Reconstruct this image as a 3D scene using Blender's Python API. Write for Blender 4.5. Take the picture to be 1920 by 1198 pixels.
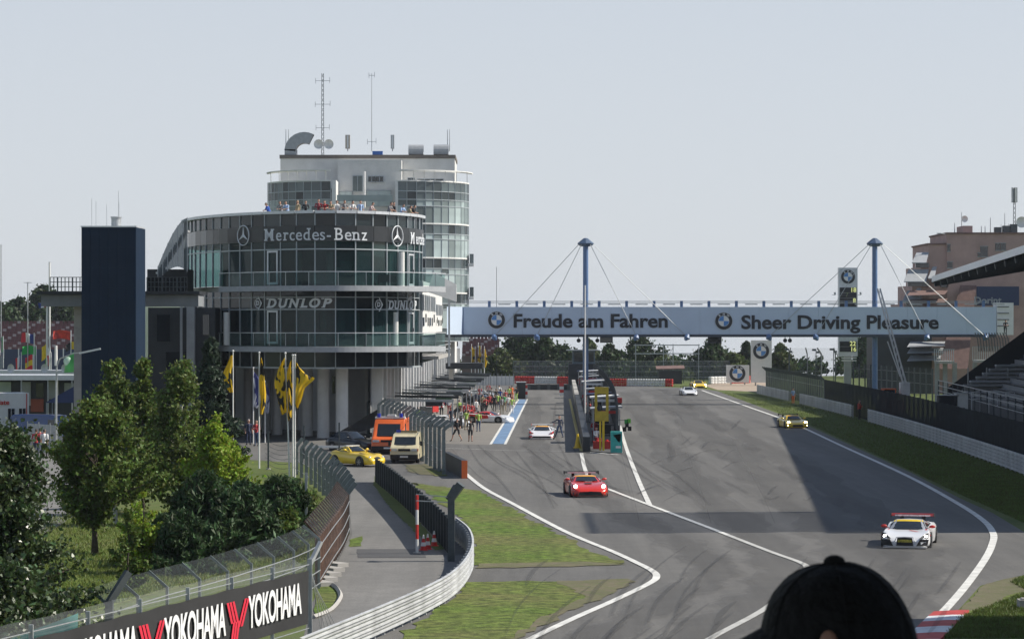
import bpy, bmesh, math, random
import numpy as np
from mathutils import Vector, Matrix
random.seed(7)
scene = bpy.context.scene
for o in list(bpy.data.objects): bpy.data.objects.remove(o)
C = scene.collection
# ------------------------------------------------------------------ camera, sky, sun, exposure
CAMH, F, HY, CX = 9.0, 5000.0, 610.0, 960.0
cam_d = bpy.data.cameras.new('camera'); cam = bpy.data.objects.new('camera', cam_d); C.objects.link(cam)
cam.location = (0, 0, CAMH); cam.rotation_euler = (math.radians(90), 0, 0)
cam_d.sensor_width = 36; cam_d.lens = 36*F/1920; cam_d.shift_y = 11/1920
cam_d.clip_start = 0.1; cam_d.clip_end = 20000
cam_d.dof.use_dof = True; cam_d.dof.focus_distance = 160; cam_d.dof.aperture_fstop = 26
scene.camera = cam
SUN_EL, SUN_AZ = math.radians(41), math.radians(5)      # azimuth measured from +X (right) towards +Y (away)
HAZE_COL = (5.85, 6.15, 6.65)
world = bpy.data.worlds.new('World'); scene.world = world; world.use_nodes = True
wn = world.node_tree.nodes; wl = world.node_tree.links
sky = wn.new('ShaderNodeTexSky'); sky.sky_type = 'NISHITA'; sky.sun_disc = False
sky.sun_elevation = SUN_EL; sky.sun_rotation = math.pi/2 - SUN_AZ
sky.altitude = 600; sky.air_density = 1.0; sky.dust_density = 0.6; sky.ozone_density = 1.5
# pale haze over the whole sky: the directions just under the horizon repeat the horizon, and the blue is washed out towards the horizon
wg = wn.new('ShaderNodeTexCoord'); wsep = wn.new('ShaderNodeSeparateXYZ'); wcmb = wn.new('ShaderNodeCombineXYZ'); wmax = wn.new('ShaderNodeMath'); wmax.operation = 'MAXIMUM'; wmax.inputs[1].default_value = .015
wl.new(wg.outputs['Generated'], wsep.inputs[0]); wl.new(wsep.outputs[0], wcmb.inputs[0]); wl.new(wsep.outputs[1], wcmb.inputs[1]); wl.new(wsep.outputs[2], wmax.inputs[0]); wl.new(wmax.outputs[0], wcmb.inputs[2]); wl.new(wcmb.outputs[0], sky.inputs['Vector'])
wmix = wn.new('ShaderNodeMix'); wmix.data_type = 'RGBA'; wmr = wn.new('ShaderNodeMapRange'); wmr.interpolation_type = 'SMOOTHSTEP'; wmr.inputs['From Min'].default_value = .05; wmr.inputs['From Max'].default_value = .42; wmr.inputs['To Min'].default_value = .87; wmr.inputs['To Max'].default_value = .12; wl.new(wmax.outputs[0], wmr.inputs['Value']); wl.new(wmr.outputs[0], wmix.inputs['Factor']); wmix.inputs['B'].default_value = (*HAZE_COL, 1); wl.new(sky.outputs[0], wmix.inputs['A'])
bg = wn['Background']; bg.inputs['Strength'].default_value = 0.09
wl.new(wmix.outputs['Result'], bg.inputs['Color'])
sun_d = bpy.data.lights.new('sun', 'SUN'); sun = bpy.data.objects.new('sun', sun_d); C.objects.link(sun)
sun_d.energy = 4.8; sun_d.angle = math.radians(0.55); sun_d.color = (1.0, 0.93, 0.82)
sun.rotation_euler = Vector((-math.cos(SUN_EL)*math.cos(SUN_AZ), -math.cos(SUN_EL)*math.sin(SUN_AZ), -math.sin(SUN_EL))).to_track_quat('-Z', 'Y').to_euler()
sun.location = (60, 0, 60)
vs = scene.view_settings; vs.view_transform = 'Standard'; vs.look = 'None'; vs.exposure = 0.35; vs.gamma = 1; vs.use_curve_mapping = False
scene.render.engine = 'CYCLES'
scene.cycles.max_bounces = 6; scene.cycles.diffuse_bounces = 3; scene.cycles.glossy_bounces = 3
scene.cycles.transparent_max_bounces = 24; scene.cycles.transmission_bounces = 3
scene.cycles.use_denoising = True

# ------------------------------------------------------------------ pixel of the photograph -> place
def P(px, py, z=0.0):
    Y = (CAMH - z)*F/(py - HY); return Vector(((px - CX)/F*Y, Y, z))
def D(px, py, Y): return Vector(((px - CX)/F*Y, Y, CAMH + (HY - py)/F*Y))
def XD(px, Y): return (px - CX)/F*Y
def ZD(py, Y): return CAMH + (HY - py)/F*Y

# ------------------------------------------------------------------ materials
MATS = {}
def mat(name, col=(.5, .5, .5), rough=.6, metal=0.0, var=0.12, scale=3.0, bump=0.0, bscale=40.0, spec=.5, col2=None, coat=0.0, alpha=None, emit=None, estr=0, trans=None, island=0.0, detail=4, stretch=None, world=False):
    if name in MATS: return MATS[name]
    m = bpy.data.materials.new(name); m.use_nodes = True; MATS[name] = m
    n, l = m.node_tree.nodes, m.node_tree.links
    b = n['Principled BSDF']; out = n['Material Output']
    b.inputs['Roughness'].default_value = rough; b.inputs['Metallic'].default_value = metal
    b.inputs['Specular IOR Level'].default_value = spec; b.inputs['Coat Weight'].default_value = coat
    b.inputs['Coat Roughness'].default_value = .06
    c = Vector(col[:3]); lo = c*(1 - var); hi = c*(1 + var) if col2 is None else Vector(col2)
    if col2 is not None: lo = c
    geo = n.new('ShaderNodeNewGeometry'); tc = n.new('ShaderNodeTexCoord')
    src = geo.outputs['Position'] if world else tc.outputs['Object']
    if stretch:
        mp = n.new('ShaderNodeMapping'); mp.inputs['Scale'].default_value = stretch; l.new(src, mp.inputs['Vector']); src = mp.outputs[0]
    nt = n.new('ShaderNodeTexNoise'); nt.inputs['Scale'].default_value = scale; nt.inputs['Detail'].default_value = detail; nt.inputs['Roughness'].default_value = .6
    l.new(src, nt.inputs['Vector'])
    rp = n.new('ShaderNodeValToRGB'); rp.color_ramp.elements[0].position = .3; rp.color_ramp.elements[1].position = .7
    rp.color_ramp.elements[0].color = (*lo, 1); rp.color_ramp.elements[1].color = (*hi, 1)
    l.new(nt.outputs['Fac'], rp.inputs['Fac']); csock = rp.outputs['Color']
    if island:
        hsv = n.new('ShaderNodeHueSaturation'); mr = n.new('ShaderNodeMapRange')
        mr.inputs['To Min'].default_value = 1 - island; mr.inputs['To Max'].default_value = 1 + island
        l.new(geo.outputs['Random Per Island'], mr.inputs['Value']); l.new(mr.outputs[0], hsv.inputs['Value'])
        mr2 = n.new('ShaderNodeMapRange'); mr2.inputs['To Min'].default_value = .5 - .045; mr2.inputs['To Max'].default_value = .5 + .03
        l.new(geo.outputs['Random Per Island'], mr2.inputs['Value']); l.new(mr2.outputs[0], hsv.inputs['Hue'])
        l.new(csock, hsv.inputs['Color']); csock = hsv.outputs['Color']
    l.new(csock, b.inputs['Base Color'])
    if bump:
        bt = n.new('ShaderNodeTexNoise'); bt.inputs['Scale'].default_value = bscale; bt.inputs['Detail'].default_value = 3; l.new(src, bt.inputs['Vector'])
        bp = n.new('ShaderNodeBump'); bp.inputs['Strength'].default_value = bump; bp.inputs['Distance'].default_value = .05
        l.new(bt.outputs['Fac'], bp.inputs['Height']); l.new(bp.outputs['Normal'], b.inputs['Normal'])
    if emit:
        b.inputs['Emission Color'].default_value = (*emit, 1); b.inputs['Emission Strength'].default_value = estr
    fin = b.outputs[0]
    if trans:
        tr = n.new('ShaderNodeBsdfTranslucent'); l.new(csock, tr.inputs['Color']); mx = n.new('ShaderNodeMixShader'); mx.inputs[0].default_value = trans
        l.new(fin, mx.inputs[1]); l.new(tr.outputs[0], mx.inputs[2]); fin = mx.outputs[0]
    if alpha is not None:
        tp = n.new('ShaderNodeBsdfTransparent'); mx = n.new('ShaderNodeMixShader'); mx.inputs[0].default_value = alpha
        l.new(tp.outputs[0], mx.inputs[1]); l.new(fin, mx.inputs[2]); fin = mx.outputs[0]
    if fin is not b.outputs[0]: l.new(fin, out.inputs['Surface'])
    return m
def glass(name, tint=(.3, .45, .45), body=(.015, .03, .032), mixbody=.45, rough=.03, spec=.6):
    """window glass: part dark tinted body with clear reflections, part see-through"""
    if name in MATS: return MATS[name]
    m = bpy.data.materials.new(name); m.use_nodes = True; MATS[name] = m
    n, l = m.node_tree.nodes, m.node_tree.links; b = n['Principled BSDF']; out = n['Material Output']
    nz = n.new('ShaderNodeTexNoise'); nz.inputs['Scale'].default_value = .6; tc = n.new('ShaderNodeTexCoord'); l.new(tc.outputs['Object'], nz.inputs['Vector'])
    rp = n.new('ShaderNodeValToRGB'); rp.color_ramp.elements[0].color = (*[c*.7 for c in body], 1); rp.color_ramp.elements[1].color = (*[c*1.4 for c in body], 1)
    l.new(nz.outputs['Fac'], rp.inputs['Fac']); l.new(rp.outputs[0], b.inputs['Base Color'])
    bp = n.new('ShaderNodeBump'); bp.inputs['Strength'].default_value = .02; bp.inputs['Distance'].default_value = .05; l.new(nz.outputs['Fac'], bp.inputs['Height']); l.new(bp.outputs[0], b.inputs['Normal'])
    b.inputs['Roughness'].default_value = rough; b.inputs['Specular IOR Level'].default_value = spec
    oi = n.new('ShaderNodeObjectInfo'); hs = n.new('ShaderNodeHueSaturation'); mr = n.new('ShaderNodeMapRange'); mr.inputs['To Min'].default_value = .35; mr.inputs['To Max'].default_value = 1.9; l.new(oi.outputs['Random'], mr.inputs['Value']); l.new(mr.outputs[0], hs.inputs['Value']); l.new(rp.outputs[0], hs.inputs['Color']); l.new(hs.outputs[0], b.inputs['Base Color'])
    tp = n.new('ShaderNodeBsdfTransparent'); tp.inputs[0].default_value = (*tint, 1)
    mx = n.new('ShaderNodeMixShader'); mx.inputs[0].default_value = mixbody
    mr2 = n.new('ShaderNodeMapRange'); mr2.inputs['To Min'].default_value = mixbody*.75; mr2.inputs['To Max'].default_value = min(.95, mixbody*1.2); l.new(oi.outputs['Random'], mr2.inputs['Value']); l.new(mr2.outputs[0], mx.inputs[0])
    l.new(tp.outputs[0], mx.inputs[1]); l.new(b.outputs[0], mx.inputs[2]); l.new(mx.outputs[0], out.inputs['Surface'])
    return m

# ------------------------------------------------------------------ mesh collecting and objects
class MB:
    def __init__(s): s.v, s.f, s.m, s.cur = [], [], [], 0
    def mi(s, i): s.cur = i; return s
    def add(s, vs, fs):
        k = len(s.v); s.v += [tuple(v) for v in vs]; s.f += [tuple(i + k for i in f) for f in fs]; s.m += [s.cur]*len(fs); return s
    def box(s, c, size, rz=0.0, M=None):
        hx, hy, hz = size[0]/2, size[1]/2, size[2]/2; ca, sa = math.cos(rz), math.sin(rz); out = []
        for x, y, z in ((-1,-1,-1),(1,-1,-1),(1,1,-1),(-1,1,-1),(-1,-1,1),(1,-1,1),(1,1,1),(-1,1,1)):
            p = Vector((x*hx*ca - y*hy*sa, x*hx*sa + y*hy*ca, z*hz))
            out.append(p + Vector(c) if M is None else M @ p + Vector(c))
        return s.add(out, [(0,3,2,1),(4,5,6,7),(0,1,5,4),(1,2,6,5),(2,3,7,6),(3,0,4,7)])
    def bb(s, a, b): 
        a, b = Vector(a), Vector(b); return s.box((a+b)/2, [abs(b[i]-a[i]) for i in range(3)])
    def bar(s, p, q, w, h=None, up=(0,0,1)):
        p, q = Vector(p), Vector(q); d = q - p; L = d.length
        if L < 1e-6: return s
        d.normalize(); u = Vector(up)
        if abs(d.dot(u)) > .98: u = Vector((0,1,0))
        r = d.cross(u).normalized(); u = r.cross(d); h = h or w; out = []
        for e in (p, q):
            for a, b in ((-1,-1),(1,-1),(1,1),(-1,1)): out.append(e + r*(a*w/2) + u*(b*h/2))
        return s.add(out, [(0,1,2,3),(7,6,5,4),(0,4,5,1),(1,5,6,2),(2,6,7,3),(3,7,4,0)])
    def tube(s, pts, rad, n=8, cap=True, squash=(1,1)):
        pts = [Vector(p) for p in pts]; rad = rad if isinstance(rad, (list, tuple)) else [rad]*len(pts); vs, fs = [], []; pr = None
        for i, p in enumerate(pts):
            d = (pts[min(i+1, len(pts)-1)] - pts[max(i-1, 0)]).normalized()
            if pr is None:
                u = Vector((0,0,1)) if abs(d.z) < .9 else Vector((1,0,0)); pr = d.cross(u).normalized()
            else:
                pr = (pr - d*pr.dot(d)); pr = pr.normalized() if pr.length > 1e-6 else d.orthogonal().normalized()
            u = d.cross(pr)
            for k in range(n):
                a = 2*math.pi*k/n; vs.append(p + (pr*math.cos(a)*squash[0] + u*math.sin(a)*squash[1])*rad[i])
        for i in range(len(pts)-1):
            for k in range(n):
                a, b = i*n+k, i*n+(k+1) % n; fs.append((a, b, b+n, a+n))
        if cap: fs.append(tuple(range(n-1, -1, -1))); fs.append(tuple((len(pts)-1)*n + k for k in range(n)))
        return s.add(vs, fs)
    def cyl(s, p, q, r, n=12, r2=None): return s.tube([p, q], [r, r if r2 is None else r2], n)
    def prism(s, poly, z0, z1, top=True):
        n = len(poly); vs = [(x, y, z0) for x, y in poly] + [(x, y, z1) for x, y in poly]
        fs = [(i, (i+1) % n, n+(i+1) % n, n+i) for i in range(n)] + [tuple(range(n, 2*n)), tuple(range(n-1, -1, -1))]
        return s.add(vs, fs)
    def quad(s, a, b, c, d): return s.add([a, b, c, d], [(0,1,2,3)])
    def grid(s, rows, closed=False):
        nr, nc = len(rows), len(rows[0]); vs = [p for r in rows for p in r]; fs = []
        for i in range(nr-1):
            for j in range(nc if closed else nc-1):
                a, b = i*nc+j, i*nc+(j+1) % nc; fs.append((a, b, b+nc, a+nc))
        return s.add(vs, fs)
    def sphere(s, c, r, nu=12, nv=8, sc=(1,1,1)):
        rows = []
        for i in range(nv+1):
            t = math.pi*i/nv
            rows.append([Vector(c) + Vector((r*sc[0]*math.sin(t)*math.cos(2*math.pi*j/nu), r*sc[1]*math.sin(t)*math.sin(2*math.pi*j/nu), r*sc[2]*math.cos(t))) for j in range(nu)])
        return s.grid(rows[::-1], True)
    def mesh(s, name='mesh', mats=(), smooth=False):
        me = bpy.data.meshes.new(name); me.from_pydata(s.v, [], s.f)
        for m in (mats if isinstance(mats, (list, tuple)) else [mats]): me.materials.append(m)
        if s.m and max(s.m) > 0: me.polygons.foreach_set('material_index', s.m)
        if smooth: me.polygons.foreach_set('use_smooth', [True]*len(me.polygons))
        me.update(); return me
    def build(s, name, mats, parent=None, smooth=False, world=False):
        if world and parent is not None:
            o = wloc(parent); s.v = [(a-o.x, b-o.y, c-o.z) for a, b, c in s.v]
        return link(name, s.mesh(name, mats, smooth), parent)
def wloc(o):
    v = Vector(o.location)
    while o.parent is not None: o = o.parent; v += Vector(o.location)
    return v
def link(name, data, parent=None, loc=(0,0,0), rot=(0,0,0), scale=(1,1,1)):
    o = bpy.data.objects.new(name, data); C.objects.link(o); o.location = loc; o.rotation_euler = rot; o.scale = scale
    if parent is not None: o.parent = parent
    return o
def tag(o, label=None, cat=None, group=None, kind=None):
    if label: o['label'] = label
    if cat: o['category'] = cat
    if group: o['group'] = group
    if kind: o['kind'] = kind
    return o
def thing(name, label, cat, loc=(0,0,0), rz=0.0, group=None):
    return tag(link(name, None, None, loc, (0,0,rz)), label, cat, group)
def copy_tree(o, parent=None):
    c = o.copy(); C.objects.link(c); c.parent = parent
    for ch in list(o.children): copy_tree(ch, c)
    return c
def auto_smooth(o, ang=40):
    me = o.data; me.polygons.foreach_set('use_smooth', [True]*len(me.polygons)); me.set_sharp_from_angle(angle=math.radians(ang)); return o
def evalmesh(ob):
    dg = bpy.context.evaluated_depsgraph_get(); dg.update()
    me = bpy.data.meshes.new_from_object(ob.evaluated_get(dg)); return me
TEXTC = {}
def text_mesh(s, size=1.0, ext=.02, bold=0.0, shear=0.0, sx=1.0, align='CENTER', spacing=1.0):
    """lettering as a flat solid mesh in the XZ plane facing -Y"""
    key = (s, size, ext, bold, shear, sx, align, spacing)
    if key in TEXTC: return TEXTC[key]
    cu = bpy.data.curves.new('lettering', 'FONT'); cu.body = s; cu.size = size; cu.extrude = ext; cu.offset = bold; cu.shear = shear
    cu.align_x = align; cu.align_y = 'CENTER'; cu.space_character = spacing; cu.resolution_u = 4
    ob = bpy.data.objects.new('lettering', cu); C.objects.link(ob); me = evalmesh(ob)
    C.objects.unlink(ob); bpy.data.objects.remove(ob); bpy.data.curves.remove(cu)
    me.transform(Matrix.Rotation(math.radians(90), 4, 'X') @ Matrix.Diagonal((sx, 1, 1, 1))); TEXTC[key] = me
    return me
def text(s, m, parent, loc, size, name='lettering', rot=(0,0,0), **k):
    me = text_mesh(s, size, **k).copy(); me.materials.clear(); me.materials.append(m); return link(name, me, parent, loc, rot)
# ------------------------------------------------------------------ palette
M_white = mat('white_paint', (.72, .72, .70), .55, var=.06, scale=2)
M_white_line = mat('line_paint', (.62, .62, .59), .7, var=.22, scale=1.3, world=True, detail=8)
M_wall = mat('white_render', (.62, .62, .60), .8, var=.08, scale=.8, bump=.1)
M_grey_wall = mat('grey_render', (.30, .31, .32), .8, var=.12, scale=.7, bump=.1)
M_conc = mat('concrete', (.36, .35, .33), .85, var=.16, scale=1.2, bump=.2)
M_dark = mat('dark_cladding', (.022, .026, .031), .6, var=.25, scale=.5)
M_black = mat('black_rubber', (.012, .012, .013), .75, var=.3)
M_steel = mat('galvanised_steel', (.42, .44, .45), .5, .55, var=.15, scale=5)
M_alu = mat('pale_aluminium', (.62, .64, .66), .4, .4, var=.08)
M_fence = mat('fence_steel', (.075, .09, .095), .55, .3, var=.2, scale=6)
M_fence_pale = mat('green_grey_post', (.16,.19,.19), .5, .2, var=.2, scale=6)
M_rust = mat('rusty_steel', (.125, .068, .048), .85, var=.5, scale=4, bump=.2)
M_blue_tower = mat('navy_cladding', (.008, .020, .042), .75, var=.12, scale=.6, spec=.15)
M_blue_pole = mat('blue_paint', (.095, .17, .33), .45, var=.12)
M_yellow = mat('yellow_paint', (.75, .52, .02), .5, var=.1)
M_yellow_car = mat('yellow_car_paint', (.78, .54, .015), .3, coat=.8, var=.03)
M_red = mat('red_paint', (.55, .03, .025), .5, var=.12)
M_red_car = mat('red_car_paint', (.58, .025, .012), .3, coat=.8, var=.03)
M_white_car = mat('white_car_paint', (.74, .75, .77), .3, coat=.8, var=.03)
M_silver_car = mat('silver_car_paint', (.50, .53, .56), .32, .35, coat=.8, var=.04)
M_orange = mat('orange_paint', (.80, .14, .02), .42, coat=.5, var=.05)
M_beige = mat('cream_paint', (.62, .55, .36), .4, coat=.5, var=.04)
M_dark_car = mat('black_car_paint', (.012, .013, .016), .3, coat=.7, var=.1)
M_teal = mat('teal_paint', (.03, .36, .33), .5, var=.1)
M_navy = mat('navy_paint', (.015, .03, .09), .5, var=.1)
M_carglass = mat('car_glass', (.012, .016, .02), .06, spec=.8, var=.2)
M_lamp = mat('lit_headlamp', (.9, .9, .85), .2, emit=(1, .97, .9), estr=9)
M_lamp_y = mat('lit_yellow_headlamp', (.9, .8, .4), .2, emit=(1, .82, .35), estr=14)
M_lens = mat('lamp_lens', (.5, .52, .55), .1, spec=.8, var=.2)
M_bluelight = mat('blue_beacon', (.02, .04, .4), .2, var=.1)
M_rim = mat('wheel_rim', (.28, .28, .29), .35, .7)
M_green = mat('green_cloth', (.03, .30, .06), .7, var=.15)
M_lettering = mat('black_lettering', (.018, .02, .026), .6, var=.15)
M_pale_letter = mat('pale_lettering', (.66, .69, .72), .45, var=.05)
M_roundel_blue = mat('roundel_blue', (.08, .24, .55), .45, var=.06)
M_roundel_black = mat('roundel_black', (.015, .016, .02), .4, var=.1)
M_bridge = mat('pale_panel', (.50, .59, .71), .6, var=.05, scale=.25)
M_pink = mat('pink_render', (.40, .275, .25), .85, var=.12, scale=.6, bump=.1)
M_brick = mat('red_brown_tiles', (.17, .105, .09), .85, var=.2, scale=2)
M_awning = mat('grey_awning', (.34, .36, .38), .7, var=.1)
M_mull = mat('mullion', (.40, .44, .46), .45, .2, var=.06)
M_drum_glass = glass('drum_glass', (.50, .70, .68), (.014, .030, .034), .40, spec=.6)
M_spandrel = glass('dark_spandrel_glass', (.02, .03, .03), (.016, .026, .029), .93, rough=.08, spec=.55)
M_tower_glass = glass('tower_glass', (.62, .76, .74), (.26, .31, .31), .75, spec=.7)
M_tower_spandrel = glass('tower_spandrel', (.04, .05, .05), (.075, .095, .10), .93, rough=.08, spec=.6)
M_balustrade = glass('balustrade_glass', (.62, .80, .78), (.07, .11, .11), .30, spec=.6)
M_mesh = mat('chain_link', (.19, .21, .22), .6, .3, alpha=.12, var=.3, scale=8)
M_mesh_dense = mat('dense_chain_link', (.10, .125, .13), .6, .3, alpha=.13, var=.3, scale=6)
M_mesh_pale = mat('sagging_net', (.45, .47, .48), .6, .0, alpha=.10, var=.15, scale=3)
M_mesh_far = mat('distant_mesh', (.22, .26, .27), .6, .2, alpha=.30, var=.3, scale=2)
M_screen = mat('dark_screen_cloth', (.014, .018, .022), .9, alpha=.93, var=.4, scale=1.2, spec=.08)
M_green_screen = mat('green_screen_cloth', (.13, .17, .12), .8, alpha=.72, var=.35, scale=1.0)
M_skin = mat('skin', (.48, .27, .19), .55, var=.06)
M_hair = mat('dark_hair', (.035, .024, .018), .6)
M_shoe = mat('dark_shoe', (.02, .02, .022), .6)
M_gravel = mat('gravel', (.36, .29, .22), .9, var=.25, scale=2, bump=.4, bscale=12, world=True)
M_bark = mat('bark', (.055, .042, .032), .9, var=.4, scale=8, bump=.4)
M_birch = mat('birch_bark', (.50, .49, .46), .8, var=.45, scale=5, stretch=(1, 1, .3))
def cloth(r, g, b): return mat('cloth_%d_%d_%d' % (r*100, g*100, b*100), (r, g, b), .8, var=.1, scale=6)

def ground_mat(name, cols, scales, rough=.9, bump=.3, bscale=8, extra=None, streak=0, grain=.14, gscale=14):
    """two noise scales mixing three colours, laid in world metres"""
    m = bpy.data.materials.new(name); m.use_nodes = True; MATS[name] = m
    n, l = m.node_tree.nodes, m.node_tree.links; b = n['Principled BSDF']; b.inputs['Roughness'].default_value = rough
    b.inputs['Specular IOR Level'].default_value = .25
    g = n.new('ShaderNodeNewGeometry'); cur = None
    for i, sc in enumerate(scales):
        t = n.new('ShaderNodeTexNoise'); t.inputs['Scale'].default_value = sc; t.inputs['Detail'].default_value = 6; t.inputs['Roughness'].default_value = .65
        l.new(g.outputs['Position'], t.inputs['Vector'])
        r = n.new('ShaderNodeMapRange'); r.inputs['From Min'].default_value = .36; r.inputs['From Max'].default_value = .64; l.new(t.outputs['Fac'], r.inputs['Value'])
        mx = n.new('ShaderNodeMix'); mx.data_type = 'RGBA'; l.new(r.outputs[0], mx.inputs['Factor'])
        if cur is None: mx.inputs['A'].default_value = (*cols[0], 1)
        else: l.new(cur, mx.inputs['A'])
        mx.inputs['B'].default_value = (*cols[i+1], 1); cur = mx.outputs['Result']
        if cur is not None and i > 0:
            r.inputs['To Max'].default_value = extra or .6
    if streak:                                # wear along the driving direction
        mp = n.new('ShaderNodeMapping'); mp.inputs['Scale'].default_value = (.55, .022, 1); mp.inputs['Rotation'].default_value = (0, 0, .03); l.new(g.outputs['Position'], mp.inputs[0])
        t = n.new('ShaderNodeTexNoise'); t.inputs['Scale'].default_value = 1; t.inputs['Detail'].default_value = 5; t.inputs['Roughness'].default_value = .7; l.new(mp.outputs[0], t.inputs['Vector'])
        r = n.new('ShaderNodeMapRange'); r.inputs['From Min'].default_value = .35; r.inputs['From Max'].default_value = .65; r.inputs['To Min'].default_value = 1-streak; r.inputs['To Max'].default_value = 1+streak; l.new(t.outputs['Fac'], r.inputs['Value'])
        t2 = n.new('ShaderNodeTexNoise'); t2.inputs['Scale'].default_value = gscale; t2.inputs['Detail'].default_value = 2; l.new(g.outputs['Position'], t2.inputs['Vector']); r2 = n.new('ShaderNodeMapRange'); r2.inputs['From Min'].default_value = .3; r2.inputs['From Max'].default_value = .7; r2.inputs['To Min'].default_value = 1-grain; r2.inputs['To Max'].default_value = 1+grain; l.new(t2.outputs['Fac'], r2.inputs['Value'])
        mm = n.new('ShaderNodeMath'); mm.operation = 'MULTIPLY'; l.new(r.outputs[0], mm.inputs[0]); l.new(r2.outputs[0], mm.inputs[1])
        hs = n.new('ShaderNodeHueSaturation'); l.new(mm.outputs[0], hs.inputs['Value']); l.new(cur, hs.inputs['Color']); cur = hs.outputs[0]
    l.new(cur, b.inputs['Base Color'])
    t = n.new('ShaderNodeTexNoise'); t.inputs['Scale'].default_value = bscale; t.inputs['Detail'].default_value = 4; l.new(g.outputs['Position'], t.inputs['Vector'])
    bp = n.new('ShaderNodeBump'); bp.inputs['Strength'].default_value = bump; bp.inputs['Distance'].default_value = .08; l.new(t.outputs['Fac'], bp.inputs['Height']); l.new(bp.outputs[0], b.inputs['Normal'])
    return m
M_grass = ground_mat('short_grass', [(.070, .122, .014), (.100, .155, .023), (.135, .122, .05)], [1.1, .14], extra=.75, bump=.6, bscale=9, streak=.16, grain=.5, gscale=2.6)
M_grass_dark = ground_mat('verge_grass', [(.06, .10, .018), (.10, .14, .03), (.13, .12, .05)], [.25, 1.1], extra=.5)
M_dirt = ground_mat('dry_earth', [(.17, .14, .10), (.12, .11, .07), (.09, .12, .035)], [.8, 2.2], extra=.6)
M_asphalt = ground_mat('asphalt', [(.120, .118, .113), (.147, .143, .134), (.102, .101, .098)], [.06, .9], rough=.8, bump=.12, bscale=30, extra=.45, streak=.16)
M_path = ground_mat('worn_path_asphalt', [(.165, .162, .155), (.20, .195, .185), (.12, .12, .115)], [.15, 1.3], rough=.85, bump=.15, bscale=25, extra=.4, streak=.10)
M_apron = ground_mat('pit_apron_concrete', [(.19, .18, .165), (.225, .21, .19), (.14, .135, .125)], [.12, .8], rough=.85, bump=.1, bscale=20, extra=.4)
M_patch = ground_mat('new_asphalt', [(.085, .086, .088), (.10, .10, .10), (.07, .07, .072)], [.3, 1.5], rough=.8, bump=.1, bscale=30, extra=.4)
M_tyremark = mat('tyre_rubber_mark', (.03, .03, .032), .8, alpha=.20, var=.3, scale=1.2, world=True)
M_blue_line = mat('faded_blue_paint', (.13, .22, .36), .75, var=.3, scale=.9, world=True, detail=8)
M_yellow_line = mat('faded_yellow_paint', (.50, .42, .12), .75, var=.2, scale=.9, world=True)
M_rubber = mat('rubbered_line', (.05, .05, .052), .8, alpha=.16, var=.4, scale=.25, world=True, detail=6)
M_kerb_red = mat('kerb_red', (.42, .045, .04), .7, var=.2, scale=2, world=True)
M_kerb_white = mat('kerb_white', (.62, .64, .66), .7, var=.15, scale=2, world=True)
# ------------------------------------------------------------------ ground, track, markings
def catmull(pts, n=6):
    pts = [Vector(p) for p in pts]; out = []
    for i in range(len(pts)-1):
        a, b, c, d = pts[max(i-1, 0)], pts[i], pts[i+1], pts[min(i+2, len(pts)-1)]
        for k in range(n):
            t = k/n; out.append(.5*((2*b) + (c-a)*t + (2*a-5*b+4*c-d)*t*t + (3*b-a-3*c+d)*t**3))
    out.append(pts[-1]); return out
def sheet(name, pxs, z, m, kind='structure', world_pts=None, jitter=0.0, parent=None):
    pts = world_pts or [P(x, y) for x, y in pxs]
    if jitter:
        q = []
        for i in range(len(pts)):
            a, b = pts[i], pts[(i+1) % len(pts)]; k = max(1, int((b-a).length/.7))
            for j in range(k):
                p = a.lerp(b, j/k); q.append(p + Vector((random.uniform(-jitter, jitter), random.uniform(-jitter, jitter)*2, 0)))
        pts = q
    bm = bmesh.new(); f = bm.faces.new([bm.verts.new((p.x, p.y, z)) for p in pts])
    bmesh.ops.triangulate(bm, faces=[f]); bmesh.ops.recalc_face_normals(bm, faces=bm.faces)
    for f in bm.faces:
        if f.normal.z < 0: f.normal_flip()
    me = bpy.data.meshes.new(name); bm.to_mesh(me); bm.free(); me.materials.append(m)
    return tag(link(name, me, parent), kind=kind)
def strip_pts(pts, w):
    L, R = [], []
    for i, p in enumerate(pts):
        d = (pts[min(i+1, len(pts)-1)] - pts[max(i-1, 0)]); d.z = 0; d.normalize(); n = Vector((-d.y, d.x, 0)); ww = w[i] if isinstance(w, list) else w
        L.append(p + n*ww/2); R.append(p - n*ww/2)
    return L, R
def line(name, pxs, w, z, m, smooth=True, kind='structure'):
    pts = [P(x, y) for x, y in pxs]
    if smooth: pts = catmull(pts, 6)
    L, R = strip_pts(pts, w); b = MB()
    b.grid([[Vector((p.x, p.y, z)) for p in R], [Vector((p.x, p.y, z)) for p in L]])
    return tag(b.build(name, m), kind=kind)

b = MB(); b.grid([[(x, y, z) for x in (-1490, 1490)] for y, z in ((-290, 0), (475, 0), (560, -2), (3490, -92))]); b.f = [f[::-1] for f in b.f] if False else b.f; tag(b.build('ground', M_grass_dark), kind='structure')
TR = [(380,1500),(560,1230),(585,1130),(612,1085),(640,1030),(656,1000),(648,960),(640,905),(600,880),(560,868),(470,862),(430,850),(430,812),(640,800),(700,760),(800,735),
      (850,724),(960,714),(1090,716),(1200,724),(1312,728),(1345,733),(1490,787),(1710,887),(1800,934),(1862,962),(1925,1000),(2200,1040),(2200,1068),(1925,1077),(1880,1086),(1838,1098),(1800,1140),(1745,1196),(1600,1400),(1500,1500)]
sheet('race_track', TR, .006, M_asphalt)
sheet('access_path', [(600,1250),(606,1110),(640,1040),(660,1003),(655,950),(660,905),(640,880),(655,872),(705,872),(712,905),(760,960),(800,1010),(840,1050),(866,1060),(858,1080),(800,1132),(660,1196),(640,1250)], .012, M_path)
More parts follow.
